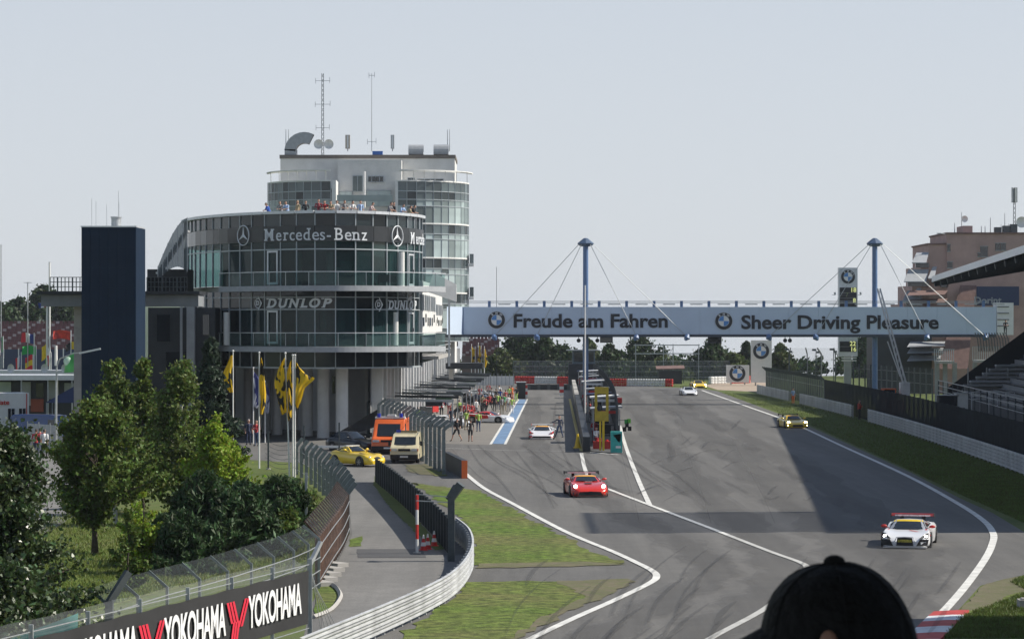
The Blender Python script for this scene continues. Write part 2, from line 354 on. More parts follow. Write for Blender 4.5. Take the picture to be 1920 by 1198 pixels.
sheet('pit_apron', [(838,832),(920,834),(972,749),(985,735),(880,728),(800,748),(700,800)], .012, M_apron)
sheet('grass_island', [(773,905),(845,914),(900,920),(940,944),(990,970),(1060,1008),(1120,1036),(1172,1056),(1060,1060),(880,1061),(886,1030),(878,990),(850,960),(800,925)], .024, M_grass, jitter=.22)
sheet('grass_island', [(872,1094),(940,1091),(1060,1090),(1168,1089),(1130,1110),(1080,1135),(1020,1165),(960,1198),(880,1250),(700,1330),(640,1260),(760,1185),(830,1138),(862,1108)], .024, M_grass, jitter=.22)
sheet('dirt_border', [(1040,1091),(1172,1086),(1190,1090),(1140,1116),(1080,1142),(1020,1172),(960,1208),(870,1262),(900,1230),(1000,1168),(1100,1118)], .030, M_dirt, jitter=.15)
sheet('dirt_border', [(892,1066),(1140,1061),(1172,1058),(1100,1054),(980,1056),(900,1058)], .030, M_dirt, jitter=.08)
sheet('path_verge', [(705,884),(716,905),(760,952),(800,995),(835,1030),(815,1032),(770,990),(730,950),(700,910)], .024, M_grass_dark, jitter=.05)
sheet('path_verge', [(655,1012),(680,1005),(676,1024),(655,1026)], .024, M_grass, jitter=.04)
sheet('path_verge', [(595,1102),(625,1098),(640,1112),(625,1135),(600,1155),(588,1150)], .024, M_grass, jitter=.04)
sheet('van_verge', [(760,872),(800,870),(828,884),(832,892),(790,890),(765,884)], .024, M_dirt, jitter=.08)
sheet('van_verge', [(800,880),(830,884),(840,893),(815,893)], .030, M_grass, jitter=.05)
sheet('right_infield', [(1925,1079),(1880,1088),(1842,1099),(1806,1140),(1752,1196),(1610,1400),(2300,1400),(2300,1079)], .024, M_dirt, jitter=.08)
sheet('right_infield_grass', [(1925,1079),(1895,1090),(1925,1100),(1925,1110),(1890,1118),(1872,1130),(1840,1142),(1810,1150),(1770,1196),(1700,1300),(2300,1300),(2300,1079)], .030, M_grass, jitter=.12)
sheet('gravel_trap', [(1318,722),(1442,708),(1442,724),(1425,735),(1345,731)], .012, M_gravel)
sheet('gravel_trap', [(965,708),(1085,710),(1085,713.5),(962,713)], .012, M_gravel)
sheet('park_lawn', [(110,960),(330,955),(560,905),(640,960),(640,1010),(560,1060),(300,1110),(60,1180),(-150,1180),(-150,960)], .012, M_grass)
sheet('park_road', [(-60,930),(60,862),(125,850),(420,846),(420,826),(120,836),(-80,842)], .016, M_path)
sheet('park_road', [(-60,930),(60,862),(120,852),(132,900),(150,960),(90,1000),(-60,1010)], .020, M_path)
# white lines
line('track_line', [(868,884),(905,914),(960,944),(1060,997),(1150,1035),(1195,1056),(1222,1070),(1231,1081),(1218,1094),(1150,1127),(1080,1158),(990,1201),(860,1270)], .27, .030, M_white_line)
line('track_line', [(1090,850),(1099,886),(1118,908),(1150,921),(1220,948),(1330,990),(1440,1033),(1498,1054),(1513,1065),(1500,1082),(1440,1138),(1330,1199),(1200,1280)], .25, .030, M_white_line)
line('track_line', [(1162,798),(1174,840),(1196,898),(1218,947)], .26, .034, M_white_line)
line('track_line', [(1316,732),(1400,762),(1480,791),(1580,837),(1700,892),(1790,941),(1842,975),(1862,1000),(1860,1022),(1845,1052),(1810,1100),(1770,1146),(1720,1196),(1620,1290)], .30, .030, M_white_line)
line('pit_line', [(1110,849),(1158,853)], .35, .034, M_white_line, False)
line('pit_line', [(830,840),(960,845),(1070,846)], .10, .022, M_white_line, False)
sheet('blue_pit_strip', [(923,832),(945,832.5),(987,749),(974,749)], .018, M_blue_line)
line('pit_line', [(920,833),(972,749)], .20, .022, M_white_line, False); line('pit_line', [(947,833),(989,748.5)], .20, .022, M_white_line, False)
line('pit_line', [(1068,748),(1090,846)], .25, .022, M_yellow_line, False)
for k in range(7):
    y = 765 + k*10.5; tag(line('pit_grid_line', [(1030+k*2.2, y), (1068+k*2.9, y)], .12, .022, M_patch, False), kind='structure')
# joints and patches, tyre marks
sheet('asphalt_patch', [(668,1030),(790,1030),(800,1046),(672,1046)], .022, M_patch, jitter=.03)
b = MB(); rr = random.Random(3)
def mark(pts, w, z):
    q = catmull([P(x, y) for x, y in pts], 8); ws = [w*(.35 + .65*math.sin(math.pi*(i+.5)/len(q))) for i in range(len(q))]
    L, R = strip_pts(q, ws); b.grid([[Vector((p.x, p.y, z)) for p in R], [Vector((p.x, p.y, z)) for p in L]])
for k in range(16):                       # pit exit arcs
    x0 = 850 + k*22 + rr.uniform(-8, 8); y0 = 838 + rr.uniform(-6, 10); dx = 60 + rr.uniform(0, 130)
    mark([(x0, y0), (x0+dx*.25, y0+rr.uniform(20, 34)), (x0+dx*.6, y0+rr.uniform(48, 70)), (x0+dx, y0+rr.uniform(70, 110))], rr.uniform(.10, .28), .040+k*.0006)
for k in range(34):                       # marks on the straight
    x0 = rr.uniform(1190, 1560); y0 = rr.uniform(765, 950)
    if x0 > 1180 + (y0-700)*1.6: x0 -= 160
    sx = rr.choice((-1, 1)); l = rr.uniform(15, 70); mark([(x0, y0), (x0+sx*l*.5, y0+rr.uniform(3, 10)), (x0+sx*l, y0+rr.uniform(2, 26))], rr.uniform(.10, .28), .052+k*.0006)
for k in range(26):                       # braking and turn-in arcs at the bottom
    x0 = rr.uniform(1010, 1420); y0 = rr.uniform(1020, 1190); l = rr.uniform(50, 170); mark([(x0, y0), (x0-l*.3, y0+l*.22), (x0-l*.55, y0+l*.5), (x0-l*.7, y0+l*.85)], rr.uniform(.08, .25), .075+k*.0006)
for k in range(12):
    x0 = rr.uniform(1480, 1820); y0 = rr.uniform(1010, 1150); l = rr.uniform(40, 120); mark([(x0, y0), (x0-l*.2, y0+l*.3), (x0-l*.5, y0+l*.7)], rr.uniform(.08, .2), .095+k*.0006)
mark([(1254,832),(1260,850),(1258,866)], .5, .104); mark([(1075,760),(1078,790),(1100,842)], .3, .105); mark([(1042,760),(1040,800),(1052,842)], .3, .106)
tag(b.build('tyre_marks', M_tyremark), kind='stuff')
b = MB()                                  # broad rubbered racing line, with ragged edges
for pts_, w_ in (([(1225,730),(1300,790),(1420,880),(1560,985),(1640,1070),(1600,1150),(1480,1230)], 3.2), ([(1250,730),(1345,790),(1500,880),(1660,985),(1720,1060),(1690,1130),(1560,1230)], 2.2), ([(1000,745),(1000,800),(1020,860),(1110,930),(1260,1010),(1340,1070),(1250,1130),(1080,1220)], 1.7), ([(1180,735),(1220,800),(1300,900),(1420,1010),(1480,1080),(1380,1160),(1250,1230)], 2.4)):
    q_ = catmull([P(x, y) for x, y in pts_], 14); L_, R_ = strip_pts(q_, [w_*(1+.25*math.sin(i*.9)+.2*math.sin(i*2.3)) for i in range(len(q_))]); b.grid([[Vector((p.x, p.y, .110)) for p in R_], [Vector((p.x, p.y, .110)) for p in L_]]); 
tag(b.build('rubbered_lines', M_rubber), kind='stuff')
b = MB()                                  # paving joints along the straight
for x0_, x1_ in ((1120,1196),(1230,1330),(1292,1450)):
    q_ = [P(x0_ + (x1_-x0_)*(i/8)**1.0 + 3*math.sin(i), 735 + 250*(i/8)**1.6) for i in range(9)]; L_, R_ = strip_pts(q_, .05); b.grid([[Vector((p.x, p.y, .118)) for p in R_], [Vector((p.x, p.y, .118)) for p in L_]])
tag(b.build('paving_joints', M_tyremark), kind='stuff')
# kerb blocks at the bottom right
kb = MB(); kp = [(1796,1148),(1786,1157),(1776,1167),(1766,1178),(1754,1190),(1740,1203),(1724,1219),(1706,1237)]
kerb = tag(link('red_white_kerb', None, None, P(1760,1180)), 'low red and white kerb beside the track at the bottom right', 'kerb')
for k in range(len(kp)-1):
    a, c = P(*kp[k]), P(*kp[k+1]); d = (c-a).normalized(); n = Vector((-d.y, d.x, 0)); 
    if n.x < 0: n = -n
    q = MB(); vsx = []
    for e in (a, c):
        for off, z in ((-.75,.026),(-.45,.05),(0,.09),(.35,.10),(.35,.02)): vsx.append(e + n*off + Vector((0,0,z)))
    q.add(vsx, [(i, i+1, i+6, i+5) for i in range(4)] + [(0,1,2,3,4), (9,8,7,6,5)]); q.build('kerb_block', M_kerb_red if k % 2 == 0 else M_kerb_white, kerb, world=True)

# ------------------------------------------------------------------ barriers and fences
def along(pxs, n=None, step=None, sm=4):
    pts = [P(x, y) for x, y in pxs]; q = catmull(pts, 12) if sm else pts
    ls = [0.0]
    for i in range(1, len(q)): ls.append(ls[-1] + (q[i]-q[i-1]).length)
    N = n or max(1, round(ls[-1]/step)); out = []
    for k in range(N+1):
        t = ls[-1]*k/N; i = 1
        while i < len(q)-1 and ls[i] < t: i += 1
        u = (t-ls[i-1])/max(1e-9, ls[i]-ls[i-1]); out.append(q[i-1].lerp(q[i], u))
    return out
def normals(pts):
    out = []
    for i in range(len(pts)):
        d = pts[min(i+1, len(pts)-1)] - pts[max(i-1, 0)]; d.z = 0; d.normalize(); out.append(Vector((d.y, -d.x, 0)))
    return out
def guard_rail(label, pxs, rails=4, h=1.2, side=1, step=2.0, m=None, posts_m=None, seg=4):
    """stacked corrugated rails on posts; side: +1 rails face the right of the walking direction"""
    pts = along(pxs, step=step); ns = normals(pts); root = thing('guard_rail', label, 'guard rail', pts[0])
    rh = h/rails
    for r in range(rails):
        z0 = .12 + r*rh
        for s0 in range(0, len(pts)-1, seg):
            e = min(s0+seg, len(pts)-1); q = MB(); rows = []
            for off, zz in ((0, 0), (.075, .10), (.075, .22), (.015, .36), (.015, .62), (.075, .76), (.075, .90), (0, 1.0)):
                rows.append([pts[i] + ns[i]*side*(.02+off) + Vector((0,0, z0+zz*rh*.93)) for i in range(s0, e+1)])
            q.grid(rows if side < 0 else rows[::-1]); q.build('rail', m or M_rail, root, world=True)
    for i, p in enumerate(pts):
        q = MB(); q.box(p - ns[i]*side*.06 + Vector((0,0,(h+.06)/2)), (.12, .12, h+.06), math.atan2(ns[i].y, ns[i].x)); q.build('post', posts_m or M_steel, root, world=True)
    return root
M_rail = mat('white_guard_rail', (.46, .475, .485), .55, .2, var=.28, scale=1.1, stretch=(1, 1, .35), detail=8)
def catch_fence(label, pxs, h=3.0, step=2.4, arm=(.5, .45), side=1, meshm=None, postm=None, pw=.13, armside=None, wires=5, name='catch_fence', post_sub=True, mesh_arm=True, z0=0.0, armw=None, sh=.02):
    pts = along(pxs, step=step); ns = normals(pts); root = thing(name, label, 'fence', pts[0]); top = []
    for i, p in enumerate(pts):
        q = MB(); a = p + Vector((0,0,z0)); t = p + Vector((0,0,h)); n = ns[i]*side
        q.bar(a, t, pw, pw*1.3, up=n)
        if arm: q.bar(t - Vector((0,0,.03)), t + n*arm[0] + Vector((0,0,arm[1])), armw or pw, pw*1.3, up=n)
        q.build('post', postm or M_fence, root, world=True)
    for i in range(len(pts)-1):
        a, c, n0, n1 = pts[i], pts[i+1], ns[i]*side, ns[i+1]*side; q = MB()
        q.quad(a+n0*sh+Vector((0,0,z0)), c+n1*sh+Vector((0,0,z0)), c+n1*sh+Vector((0,0,h)), a+n0*sh+Vector((0,0,h)))
        if arm and mesh_arm: q.quad(a+n0*sh+Vector((0,0,h)), c+n1*sh+Vector((0,0,h)), c+n1*arm[0]+Vector((0,0,h+arm[1])), a+n0*arm[0]+Vector((0,0,h+arm[1])))
        q.build('mesh_panel', meshm or M_mesh, root, world=True)
    for k in range(wires):
        z = z0 + (h-z0)*(k+.5)/wires; q = MB()
        for i in range(len(pts)-1): q.bar(pts[i]+ns[i]*side*.05+Vector((0,0,z)), pts[i+1]+ns[i+1]*side*.05+Vector((0,0,z)), .025)
        q.build('wire', M_steel, root, world=True)
    return root
# right-hand barrier along the straight
guard_rail('long white guard rail below the dark screen on the right', [(2050,946),(1920,892),(1800,848),(1700,814),(1628,792)], 5, 1.15, -1, m=M_rail)
guard_rail('white guard rail between the two marshals on the right', [(1598,783),(1540,768),(1500,758)], 5, 1.15, -1, m=M_rail)
guard_rail('white guard rail left of the orange marshal, beside the gravel', [(1480,753),(1450,746),(1420,739)], 5, 1.15, -1, m=M_rail)
catch_fence('tall dark screen fence behind the right guard rail', [(2050,938),(1920,886),(1800,843),(1700,809),(1628,787),(1548,765)], 3.1, 3.0, None, -1, M_screen, M_fence, wires=0, name='screen_fence', sh=.10)
catch_fence('greenish mesh fence with slanted posts at the far right bend', [(1546,764),(1500,752),(1470,745),(1437,737)], 3.0, 2.2, (.55,.5), -1, M_green_screen, M_fence, wires=2)
# fences about the access road
catch_fence('catch fence with bent posts between the vans and the pit lane', [(832,890),(808,875),(790,864),(768,851),(742,837),(712,824),(690,817)], 2.75, 3.1, (.6,.42), 1, M_mesh_dense, M_fence_pale, pw=.15, wires=3)
catch_fence('catch fence with bent posts between the flagpoles and the access path', [(651,1000),(640,972),(622,945),(600,922),(578,904),(556,890)], 1.75, 3.2, (.38,.45), 1, M_mesh_dense, M_fence_pale, pw=.15, wires=3)
catch_fence('rusty slatted fence on the left of the access path', [(653,1003),(642,1030),(622,1062),(598,1102)], 1.75, 1.0, (-.5,.55), -1, M_mesh, M_rust, pw=.05, wires=3, name='rusty_fence')
b_r = MB(); fpts = along([(652,1005),(641,1032),(621,1064),(598,1104)], step=.34)
rf = [o for o in C.objects if o.name == 'rusty_fence'][0]
for i, p in enumerate(fpts):
    q = MB(); q.box(p + Vector((-.06,.02,.95)), (.17, .03, 1.6), .6 + .08*math.sin(i*3)); q.build('slat', M_rust, rf, world=True)
catch_fence('sagging net fence behind the black banner', [(598,1104),(560,1128),(480,1160),(400,1190),(300,1222),(205,1260)], 1.75, 2.6, (-.55,.42), -1, M_mesh, M_fence_pale, pw=.06, wires=4, name='net_fence', armw=.03)
nf = [o for o in C.objects if o.name == 'net_fence'][0]
q = MB(); p = P(205,1262); q.bar(p, p+Vector((0,0,1.9)), .2); q.bar(p+Vector((0,0,1.85)), p+Vector((.45,.3,2.6)), .17); q.build('end_post', M_fence, nf, world=True)
# short dark screen fence beside the path, then the curved rail
catch_fence('low dark screen fence running down beside the access path', [(706,904),(740,932),(780,968),(815,1004),(846,1040)], 1.35, 1.6, None, 1, M_screen, M_fence, wires=1, name='screen_fence', sh=.08)
guard_rail('curved guard rail bending round the grass island', [(852,1010),(876,1032),(884,1062),(872,1094),(845,1124),(800,1152),(730,1186),(650,1222),(560,1262)], 4, .82, -1, step=1.1, m=M_rail)
dp = thing('fence_end_post', 'thick dark end post with slanted head beside the curved guard rail', 'post', P(846,1052))
q = MB(); q.box((0,0,1.25), (.26,.3,2.5)); q.build('post', M_fence, dp)
q = MB(); q.bar((-.02,0,2.4), (.38,-.1,2.95), .3, .3); q.bar((-.1,.05,2.35), (.2,.3,2.85), .2); q.build('arm', M_fence, dp)
q = MB(); q.bar((-1.35,.2,2.55), (-.05,0,2.45), .035); q.bar((-1.35,.2,2.3), (-.05,0,2.25), .035); q.build('wire', M_steel, dp)
rp_ = thing('striped_barrier_pole', 'red and white striped pole standing on the access path', 'pole', P(782,1038))
for k in range(4):
    q = MB(); q.cyl((0,0,.58*k), (0,0,.58*(k+1)), .06, 10); q.build('band', M_red if k % 2 else M_white, rp_)
q = MB(); q.cyl((0,0,0), (0,0,.06), .16, 12); q.build('base', M_conc, rp_)
def cone(px, py, label):
    r = thing('traffic_cone', label, 'traffic cone', P(px, py), group='traffic cones on the access path')
    q = MB(); q.box((0,0,.02), (.36,.36,.04)); q.build('base', M_red, r)
    for k in range(4):
        q = MB(); q.tube([(0,0,.04+k*.15), (0,0,.04+(k+1)*.15)], [.14-.029*k, .14-.029*(k+1)], 10); q.build('band', M_red if k % 2 == 0 else M_white, r)
cone(794,1032,'red and white traffic cone nearest the striped pole'); cone(802,1030,'traffic cone in the middle of the three by the dark fence'); cone(814,1024,'traffic cone furthest right, against the dark fence')
# concrete slab edge pieces by the rusty fence
st = thing('slab_stack', 'row of pale concrete slabs at the foot of the rusty fence', 'slabs', P(612,1088))
for k in range(5):
    q = MB(); a = P(604+k*6.5, 1098-k*9); q.box(a + Vector((0,0,.08)), (.5,.9,.16), .5+.05*k); q.build('slab', M_conc, st, world=True)
kq = MB(); kp2 = catmull([P(588,1160), P(620,1146), P(638,1122), P(632,1106), P(620,1098)], 6)
kr = tag(link('path_kerb', None, None, kp2[0]), kind='structure'); kq.tube([p + Vector((0,0,.06)) for p in kp2], .08, 4); kq.build('kerb_stone', M_conc, kr, world=True)
# near fence with the tyre maker's banner
A, Bn = Vector((-11.6, 50.5, 0)), Vector((-5.42, 71.5, 0)); dv = (Bn-A); LB = dv.length; dv.normalize(); nv = Vector((dv.y, -dv.x, 0))
bf = thing('banner_fence', 'wire fence carrying the long black banner in the lower left', 'fence', A)
for k in range(9):
    p = A + dv*LB*k/8; q = MB(); q.bar(p, p+Vector((0,0,2.75)), .09 if k < 8 else .12); q.build('post', M_steel, bf, world=True)
q = MB(); q.bar(Bn+Vector((0,0,2.6)), Bn+Vector((.25,.5,3.15)), .10); q.build('arm', M_steel, bf, world=True)
for k in range(8):
    a, c = A + dv*LB*k/8, A + dv*LB*(k+1)/8; q = MB(); q.quad(a, c, c+Vector((0,0,2.7)), a+Vector((0,0,2.7))); q.build('mesh_panel', M_mesh, bf, world=True)
rws = []
for j in range(5): rws.append([A + dv*LB*i/40 + nv*(-.02 - .13*j) + Vector((0,0, 2.50 + .06*j + .012*math.sin(i*.9+j) - .03*math.sin(math.pi*(i % 5)/5))) for i in range(41)])
q = MB(); q.grid(rws); q.build('top_net', M_mesh_pale, bf, smooth=True, world=True)
for z in (.5, .9, 2.6):
    q = MB(); q.bar(A+Vector((0,0,z)), Bn+Vector((0,0,z)), .02); q.build('wire', M_steel, bf, world=True)
for k in range(5):
    q = MB(); q.bar(Bn+Vector((0,0,2.7-.1*k)), Bn+Vector((.35+.12*k,.9+.5*k,.0)), .012); q.build('stay_wire', M_steel, bf, world=True)
M_banner = mat('black_banner_cloth', (.022, .022, .024), .7, var=.25, scale=1.0, bump=.15, bscale=2)
ba = thing('advertising_banner', 'long black banner with white lettering and red emblems on the wire fence', 'banner', A + nv*.08 + Vector((0,0,1.05)), math.atan2(dv.y, dv.x))
rws = []
for j in range(7): rws.append([(LB*(.02+.965*i/60), -.012*math.sin(i*.8+j*.4) - .01*math.sin(i*.33), 1.42*j/6 - .015*math.sin(i*1.1)*(j/6)) for i in range(61)])
q = MB(); q.grid(rws); q.build('cloth', M_banner, ba, smooth=True)
M_bred = mat('banner_red', (.62, .02, .05), .6, var=.08); M_bwhite = mat('banner_white', (.75, .76, .77), .6, var=.05)
for k, x0 in enumerate((16.95, 11.75, 6.55, 1.35)):
    for j in range(5):                 # slanted striped Y emblem
        x = x0 - .95 + .17*j*1.1; q = MB()
        q.quad((x-.20+.0, -.045, 1.12), (x-.20+.13, -.045, 1.12), (x+.22, -.045, .58), (x+.09, -.045, .58)) if j < 3 else q.quad((x+.42, -.045, 1.12), (x+.55, -.045, 1.12), (x+.10, -.045, .45), (x-.03, -.045, .45))
        q.build('emblem_stripe', M_bred, ba)
    for j in range(3):
        x = x0 - .73 + .16*j; q = MB(); q.quad((x, -.046, .60), (x+.125, -.046, .60), (x-.03, -.046, .14), (x-.155, -.046, .14)); q.build('emblem_stripe', M_bred, ba)
    text('YOKOHAMA', M_bwhite, ba, (x0+2.12, -.05, .70), 1.12, bold=.026, sx=.60, ext=.004, spacing=.92)
gs = thing('green_tarpaulin', 'small turquoise tarpaulin at the foot of the left tree', 'tarpaulin', Vector((-12.3, 62, 0)))
q = MB(); rws = [[(i*.35 - .6, .1*math.sin(i*2+j), .15 + j*.28 + i*.13) for i in range(9)] for j in range(5)]; q.grid(rws); q.build('sheet', mat('turquoise_sheet', (.14, .42, .36), .5, var=.15), gs, smooth=True)
# ------------------------------------------------------------------ emblems
def disc(r0, r1, a0, a1, y, n=24):
    q = MB(); k = max(2, int(n*abs(a1-a0)/(2*math.pi)))
    rows = [[(r*math.cos(a0+(a1-a0)*i/k), y, r*math.sin(a0+(a1-a0)*i/k)) for i in range(k+1)] for r in (r1, r0)]
    q.grid(rows); return q
def roundel(parent, loc, r, name='emblem', rz=0.0):
    """round black ring with blue and white quarters, facing -Y"""
    e = link(name, None, parent, loc, (0,0,rz)); n = MB()
    q = MB(); q.cyl((0,.0,0), (0,-.06,0), r, 32); q.build('ring', M_roundel_black, e)
    disc(r*.97, r, 0, 2*math.pi, -.075, 32).build('rim', M_alu, e)
    disc(r*.58, r*.62, 0, 2*math.pi, -.075, 32).build('inner_rim', M_alu, e)
    for k in range(4): disc(.001, r*.58, k*math.pi/2, (k+1)*math.pi/2, -.07).build('quarter', M_roundel_blue if k in (1, 3) else M_white, e)
    for ch, a in (('B', 128), ('M', 90), ('W', 52)):
        an = math.radians(a); text(ch, M_alu, e, (r*.78*math.cos(an), -.08, r*.78*math.sin(an)), r*.34, name='letter', rot=(0, math.radians(90-a), 0), ext=.004, bold=.01*r)
    return e
def star(parent, loc, r, rz, m):
    e = link('star_emblem', None, parent, loc, (0,0,rz)); q = MB()
    q.tube([(r*.95*math.cos(2*math.pi*i/32), -.05, r*.95*math.sin(2*math.pi*i/32)) for i in range(33)], r*.055, 6, False); q.build('ring', m, e, True)
    for k in range(3):
        a = math.pi/2 + k*2*math.pi/3; t = Vector((math.cos(a)*r*.93, -.05, math.sin(a)*r*.93)); s1 = Vector((math.cos(a+1.05)*r*.17, -.05, math.sin(a+1.05)*r*.17)); s2 = Vector((math.cos(a-1.05)*r*.17, -.05, math.sin(a-1.05)*r*.17))
        q = MB(); c = Vector((0,-.05-.08*r,0)); q.add([c, s1, t, s2], [(0,1,2),(0,2,3)]); q.build('ray', m, e)
    return e

# ------------------------------------------------------------------ the round glazed pit building
MX = [(347,0),(350.6,0),(354,0),(360,0),(367,0),(376,0),(387,0),(400,0),(415,0),(431,0),(451,0),(473,0),(497.5,0),(527,0),(557,0),(591,0),(629,0),(666,0),(698,0),(724,0),(744.5,0),(762.5,0),(775,0),(784,0),(790,0)]
Y0, SD = 206.5, F/206.5
xs = [m[0] for m in MX]; ic = 16; plan = [None]*len(xs); PW = 1.60
plan[ic] = Vector((XD(xs[ic], Y0), Y0)); plan[ic-1] = Vector((XD(xs[ic-1], Y0), Y0))
for i in list(range(ic+1, len(xs))):
    p = plan[i-1]; lo, hi = 0.0, PW
    for _ in range(40):
        dy = (lo+hi)/2; X = XD(xs[i], p.y+dy); L = math.hypot(X-p.x, dy)
        if L < PW: lo = dy
        else: hi = dy
    plan[i] = Vector((XD(xs[i], p.y+dy), p.y+dy))
for i in range(ic-2, -1, -1):
    p = plan[i+1]; lo, hi = 0.0, PW
    for _ in range(40):
        dy = (lo+hi)/2; X = XD(xs[i], p.y+dy); L = math.hypot(X-p.x, dy)
        if L < PW: lo = dy
        else: hi = dy
    plan[i] = Vector((XD(xs[i], p.y+dy), p.y+dy))
Zf = lambda py: ZD(py, Y0)
zs_top, zs_band1, zs_band0, zs_tr1, zs_b1t, zs_b1b = Zf(399), Zf(423), Zf(452), Zf(467), Zf(535), Zf(545)
PB = thing('round_pit_building', 'rounded dark glass pit building with two balconies and white columns', 'building', (plan[12].x, plan[12].y+8, 0))
def wallrow(za, zb, m, nm, i0=0, i1=None, inset=0.0, skip=()):
    i1 = i1 if i1 is not None else len(plan)-1
    for i in range(i0, i1):
        if i in skip: continue
        a, c = plan[i], plan[i+1]; mid = (a+c)/2; d = c-a; w = d.length; n = Vector((d.y, -d.x)).normalized()
        q = MB(); q.box((0,0,0), (w-.04, .03, zb-za-.03)); o = q.build(nm, m, PB); o.location = Vector((mid.x - n.x*inset, mid.y - n.y*inset, (za+zb)/2)) - Vector(PB.location); o.rotation_euler = (0,0,math.atan2(d.y, d.x))
def mull_ring(z, h=.09, out=.05, i0=0, i1=None, m=None, nm='transom', dep=.10):
    i1 = i1 if i1 is not None else len(plan)-1; q = MB()
    for i in range(i0, i1):
        a, c = plan[i], plan[i+1]; d = (c-a).normalized(); n = Vector((d.y, -d.x)); q.bar((a.x+n.x*out, a.y+n.y*out, z), (c.x+n.x*out, c.y+n.y*out, z), dep, h)
    q.build(nm, m or M_mull, PB, world=True)
def mull_cols(za, zb, i0=0, i1=None, w=.075, dep=.14):
    i1 = i1 if i1 is not None else len(plan)
    for i in range(i0, i1):
        p = plan[i]; d = (plan[min(i+1, len(plan)-1)] - plan[max(i-1, 0)]).normalized(); n = Vector((d.y, -d.x))
        q = MB(); q.box((0,0,0), (w, dep, zb-za)); o = q.build('mullion', M_mull, PB); o.location = Vector((p.x+n.x*.03, p.y+n.y*.03, (za+zb)/2)) - Vector(PB.location); o.rotation_euler = (0,0,math.atan2(d.y, d.x))
z_f1, z_f0, z_g1, z_soff = Zf(540), Zf(655), Zf(664), Zf(689)
wallrow(zs_band1, zs_top, M_spandrel, 'glass_pane'); wallrow(zs_band0, zs_band1, M_spandrel, 'sign_panel')
wallrow(zs_tr1, zs_band0, M_drum_glass, 'glass_pane'); wallrow(zs_b1t+.0, zs_tr1, M_drum_glass, 'glass_pane')
wallrow(Zf(557), zs_b1b, M_spandrel, 'glass_pane'); wallrow(Zf(580), Zf(557), M_spandrel, 'glass_pane'); wallrow(Zf(648), Zf(580), M_drum_glass, 'glass_pane')
wallrow(z_soff, z_f0, M_spandrel, 'glass_pane')
mull_cols(zs_band1, zs_top); mull_cols(zs_b1t, zs_band0); mull_cols(z_f0, zs_b1b); mull_cols(z_soff, z_f0, w=.06)
mull_ring(zs_top+.06, .22, .12, dep=.45, nm='parapet_coping', m=M_alu); mull_ring(zs_tr1); mull_ring(Zf(557), .06); mull_ring(Zf(580), .08); mull_ring(z_soff-.04, .12, .06, nm='soffit_edge')
q = MB()                                   # dark lettering band standing a little proud
for i in range(8, len(plan)-1):
    a, c = plan[i], plan[i+1]; d = (c-a).normalized(); n = Vector((d.y, -d.x)); q.bar((a.x+n.x*.14, a.y+n.y*.14, (zs_band0+zs_band1)/2), (c.x+n.x*.14, c.y+n.y*.14, (zs_band0+zs_band1)/2), .10, zs_band1-zs_band0)
band = q.build('sign_band', mat('anthracite_band', (.028, .031, .034), .35, var=.15), PB, world=True)
# closed shells behind the glass: floors, ceilings, core, columns inside
poly = [(p.x, p.y) for p in plan]; back = [(plan[-1].x-.5, plan[-1].y+9), (plan[0].x+.5, plan[0].y+4)]
def shrink(pl, k=.25):
    c = Vector((sum(p[0] for p in pl)/len(pl), sum(p[1] for p in pl)/len(pl))); return [tuple(c + (Vector(p)-c)*(1-k/8)) for p in pl]
pin = shrink(poly + back)
for nm, za, zb, m in (('roof', zs_top-1.0, zs_top-.80, M_conc), ('floor_slab', zs_b1b-.02, zs_b1t, M_conc), ('floor_slab', z_f0+.02, Zf(648), M_conc), ('ceiling', zs_band0-.1, zs_band0+.1, M_wall), ('ceiling', Zf(566), Zf(562), M_grey_wall), ('soffit', z_soff, z_soff+.15, M_grey_wall)):
    q = MB(); q.prism(pin, za, zb); q.build(nm, m, PB, world=True)
core = shrink(poly + back, 3.0); M_core = mat('interior_wall', (.24, .26, .26), .8, var=.3, scale=.4)
q = MB(); q.prism(core, z_soff+.2, zs_top-1.3); q.build('core_wall', M_core, PB, world=True)
for px, yb, yt in ((508,535,457),(560,535,470),(618,535,470),(678,535,470),(727,535,470),(752,535,470),(503,648,585),(606,648,585),(668,648,585),(722,648,585),(741,648,585),(425,648,585)):
    p = D(px, 600, Y0+2.2+abs(px-600)*.012); q = MB(); q.cyl((p.x, p.y, Zf(yb)), (p.x, p.y, Zf(yt)), .28 if yb < 600 else .25, 12); q.build('inner_column', M_wall, PB, world=True)
rl = random.Random(5)
for k, (px, y0, y1, w) in enumerate(((628,500,528,.9),(655,488,515,1.4),(690,478,515,1.3),(712,480,520,.8),(640,600,640,.6),(700,600,640,.5))):
    p = D(px, 600, Y0+2.8); q = MB(); q.bb((p.x-w/2, p.y, Zf(y1)), (p.x+w/2, p.y+.1, Zf(y0))); q.build('inner_screen', mat('pale_blind', (.32, .42, .40), .7, var=.2), PB, world=True)
for k in range(9):
    p = D(675+k*8, 600, Y0+1.4+rl.uniform(0, .6)); q = MB(); zb = Zf(534); q.box((p.x, p.y, zb+.22), (.42,.42,.06)); q.box((p.x, p.y+.2, zb+.55), (.42,.05,.55)); q.bar((p.x-.18,p.y-.18,zb), (p.x-.18,p.y-.18,zb+.2), .04); q.bar((p.x+.18,p.y-.18,zb), (p.x+.18,p.y-.18,zb+.2), .04); q.build('chair', M_dark, PB, world=True)
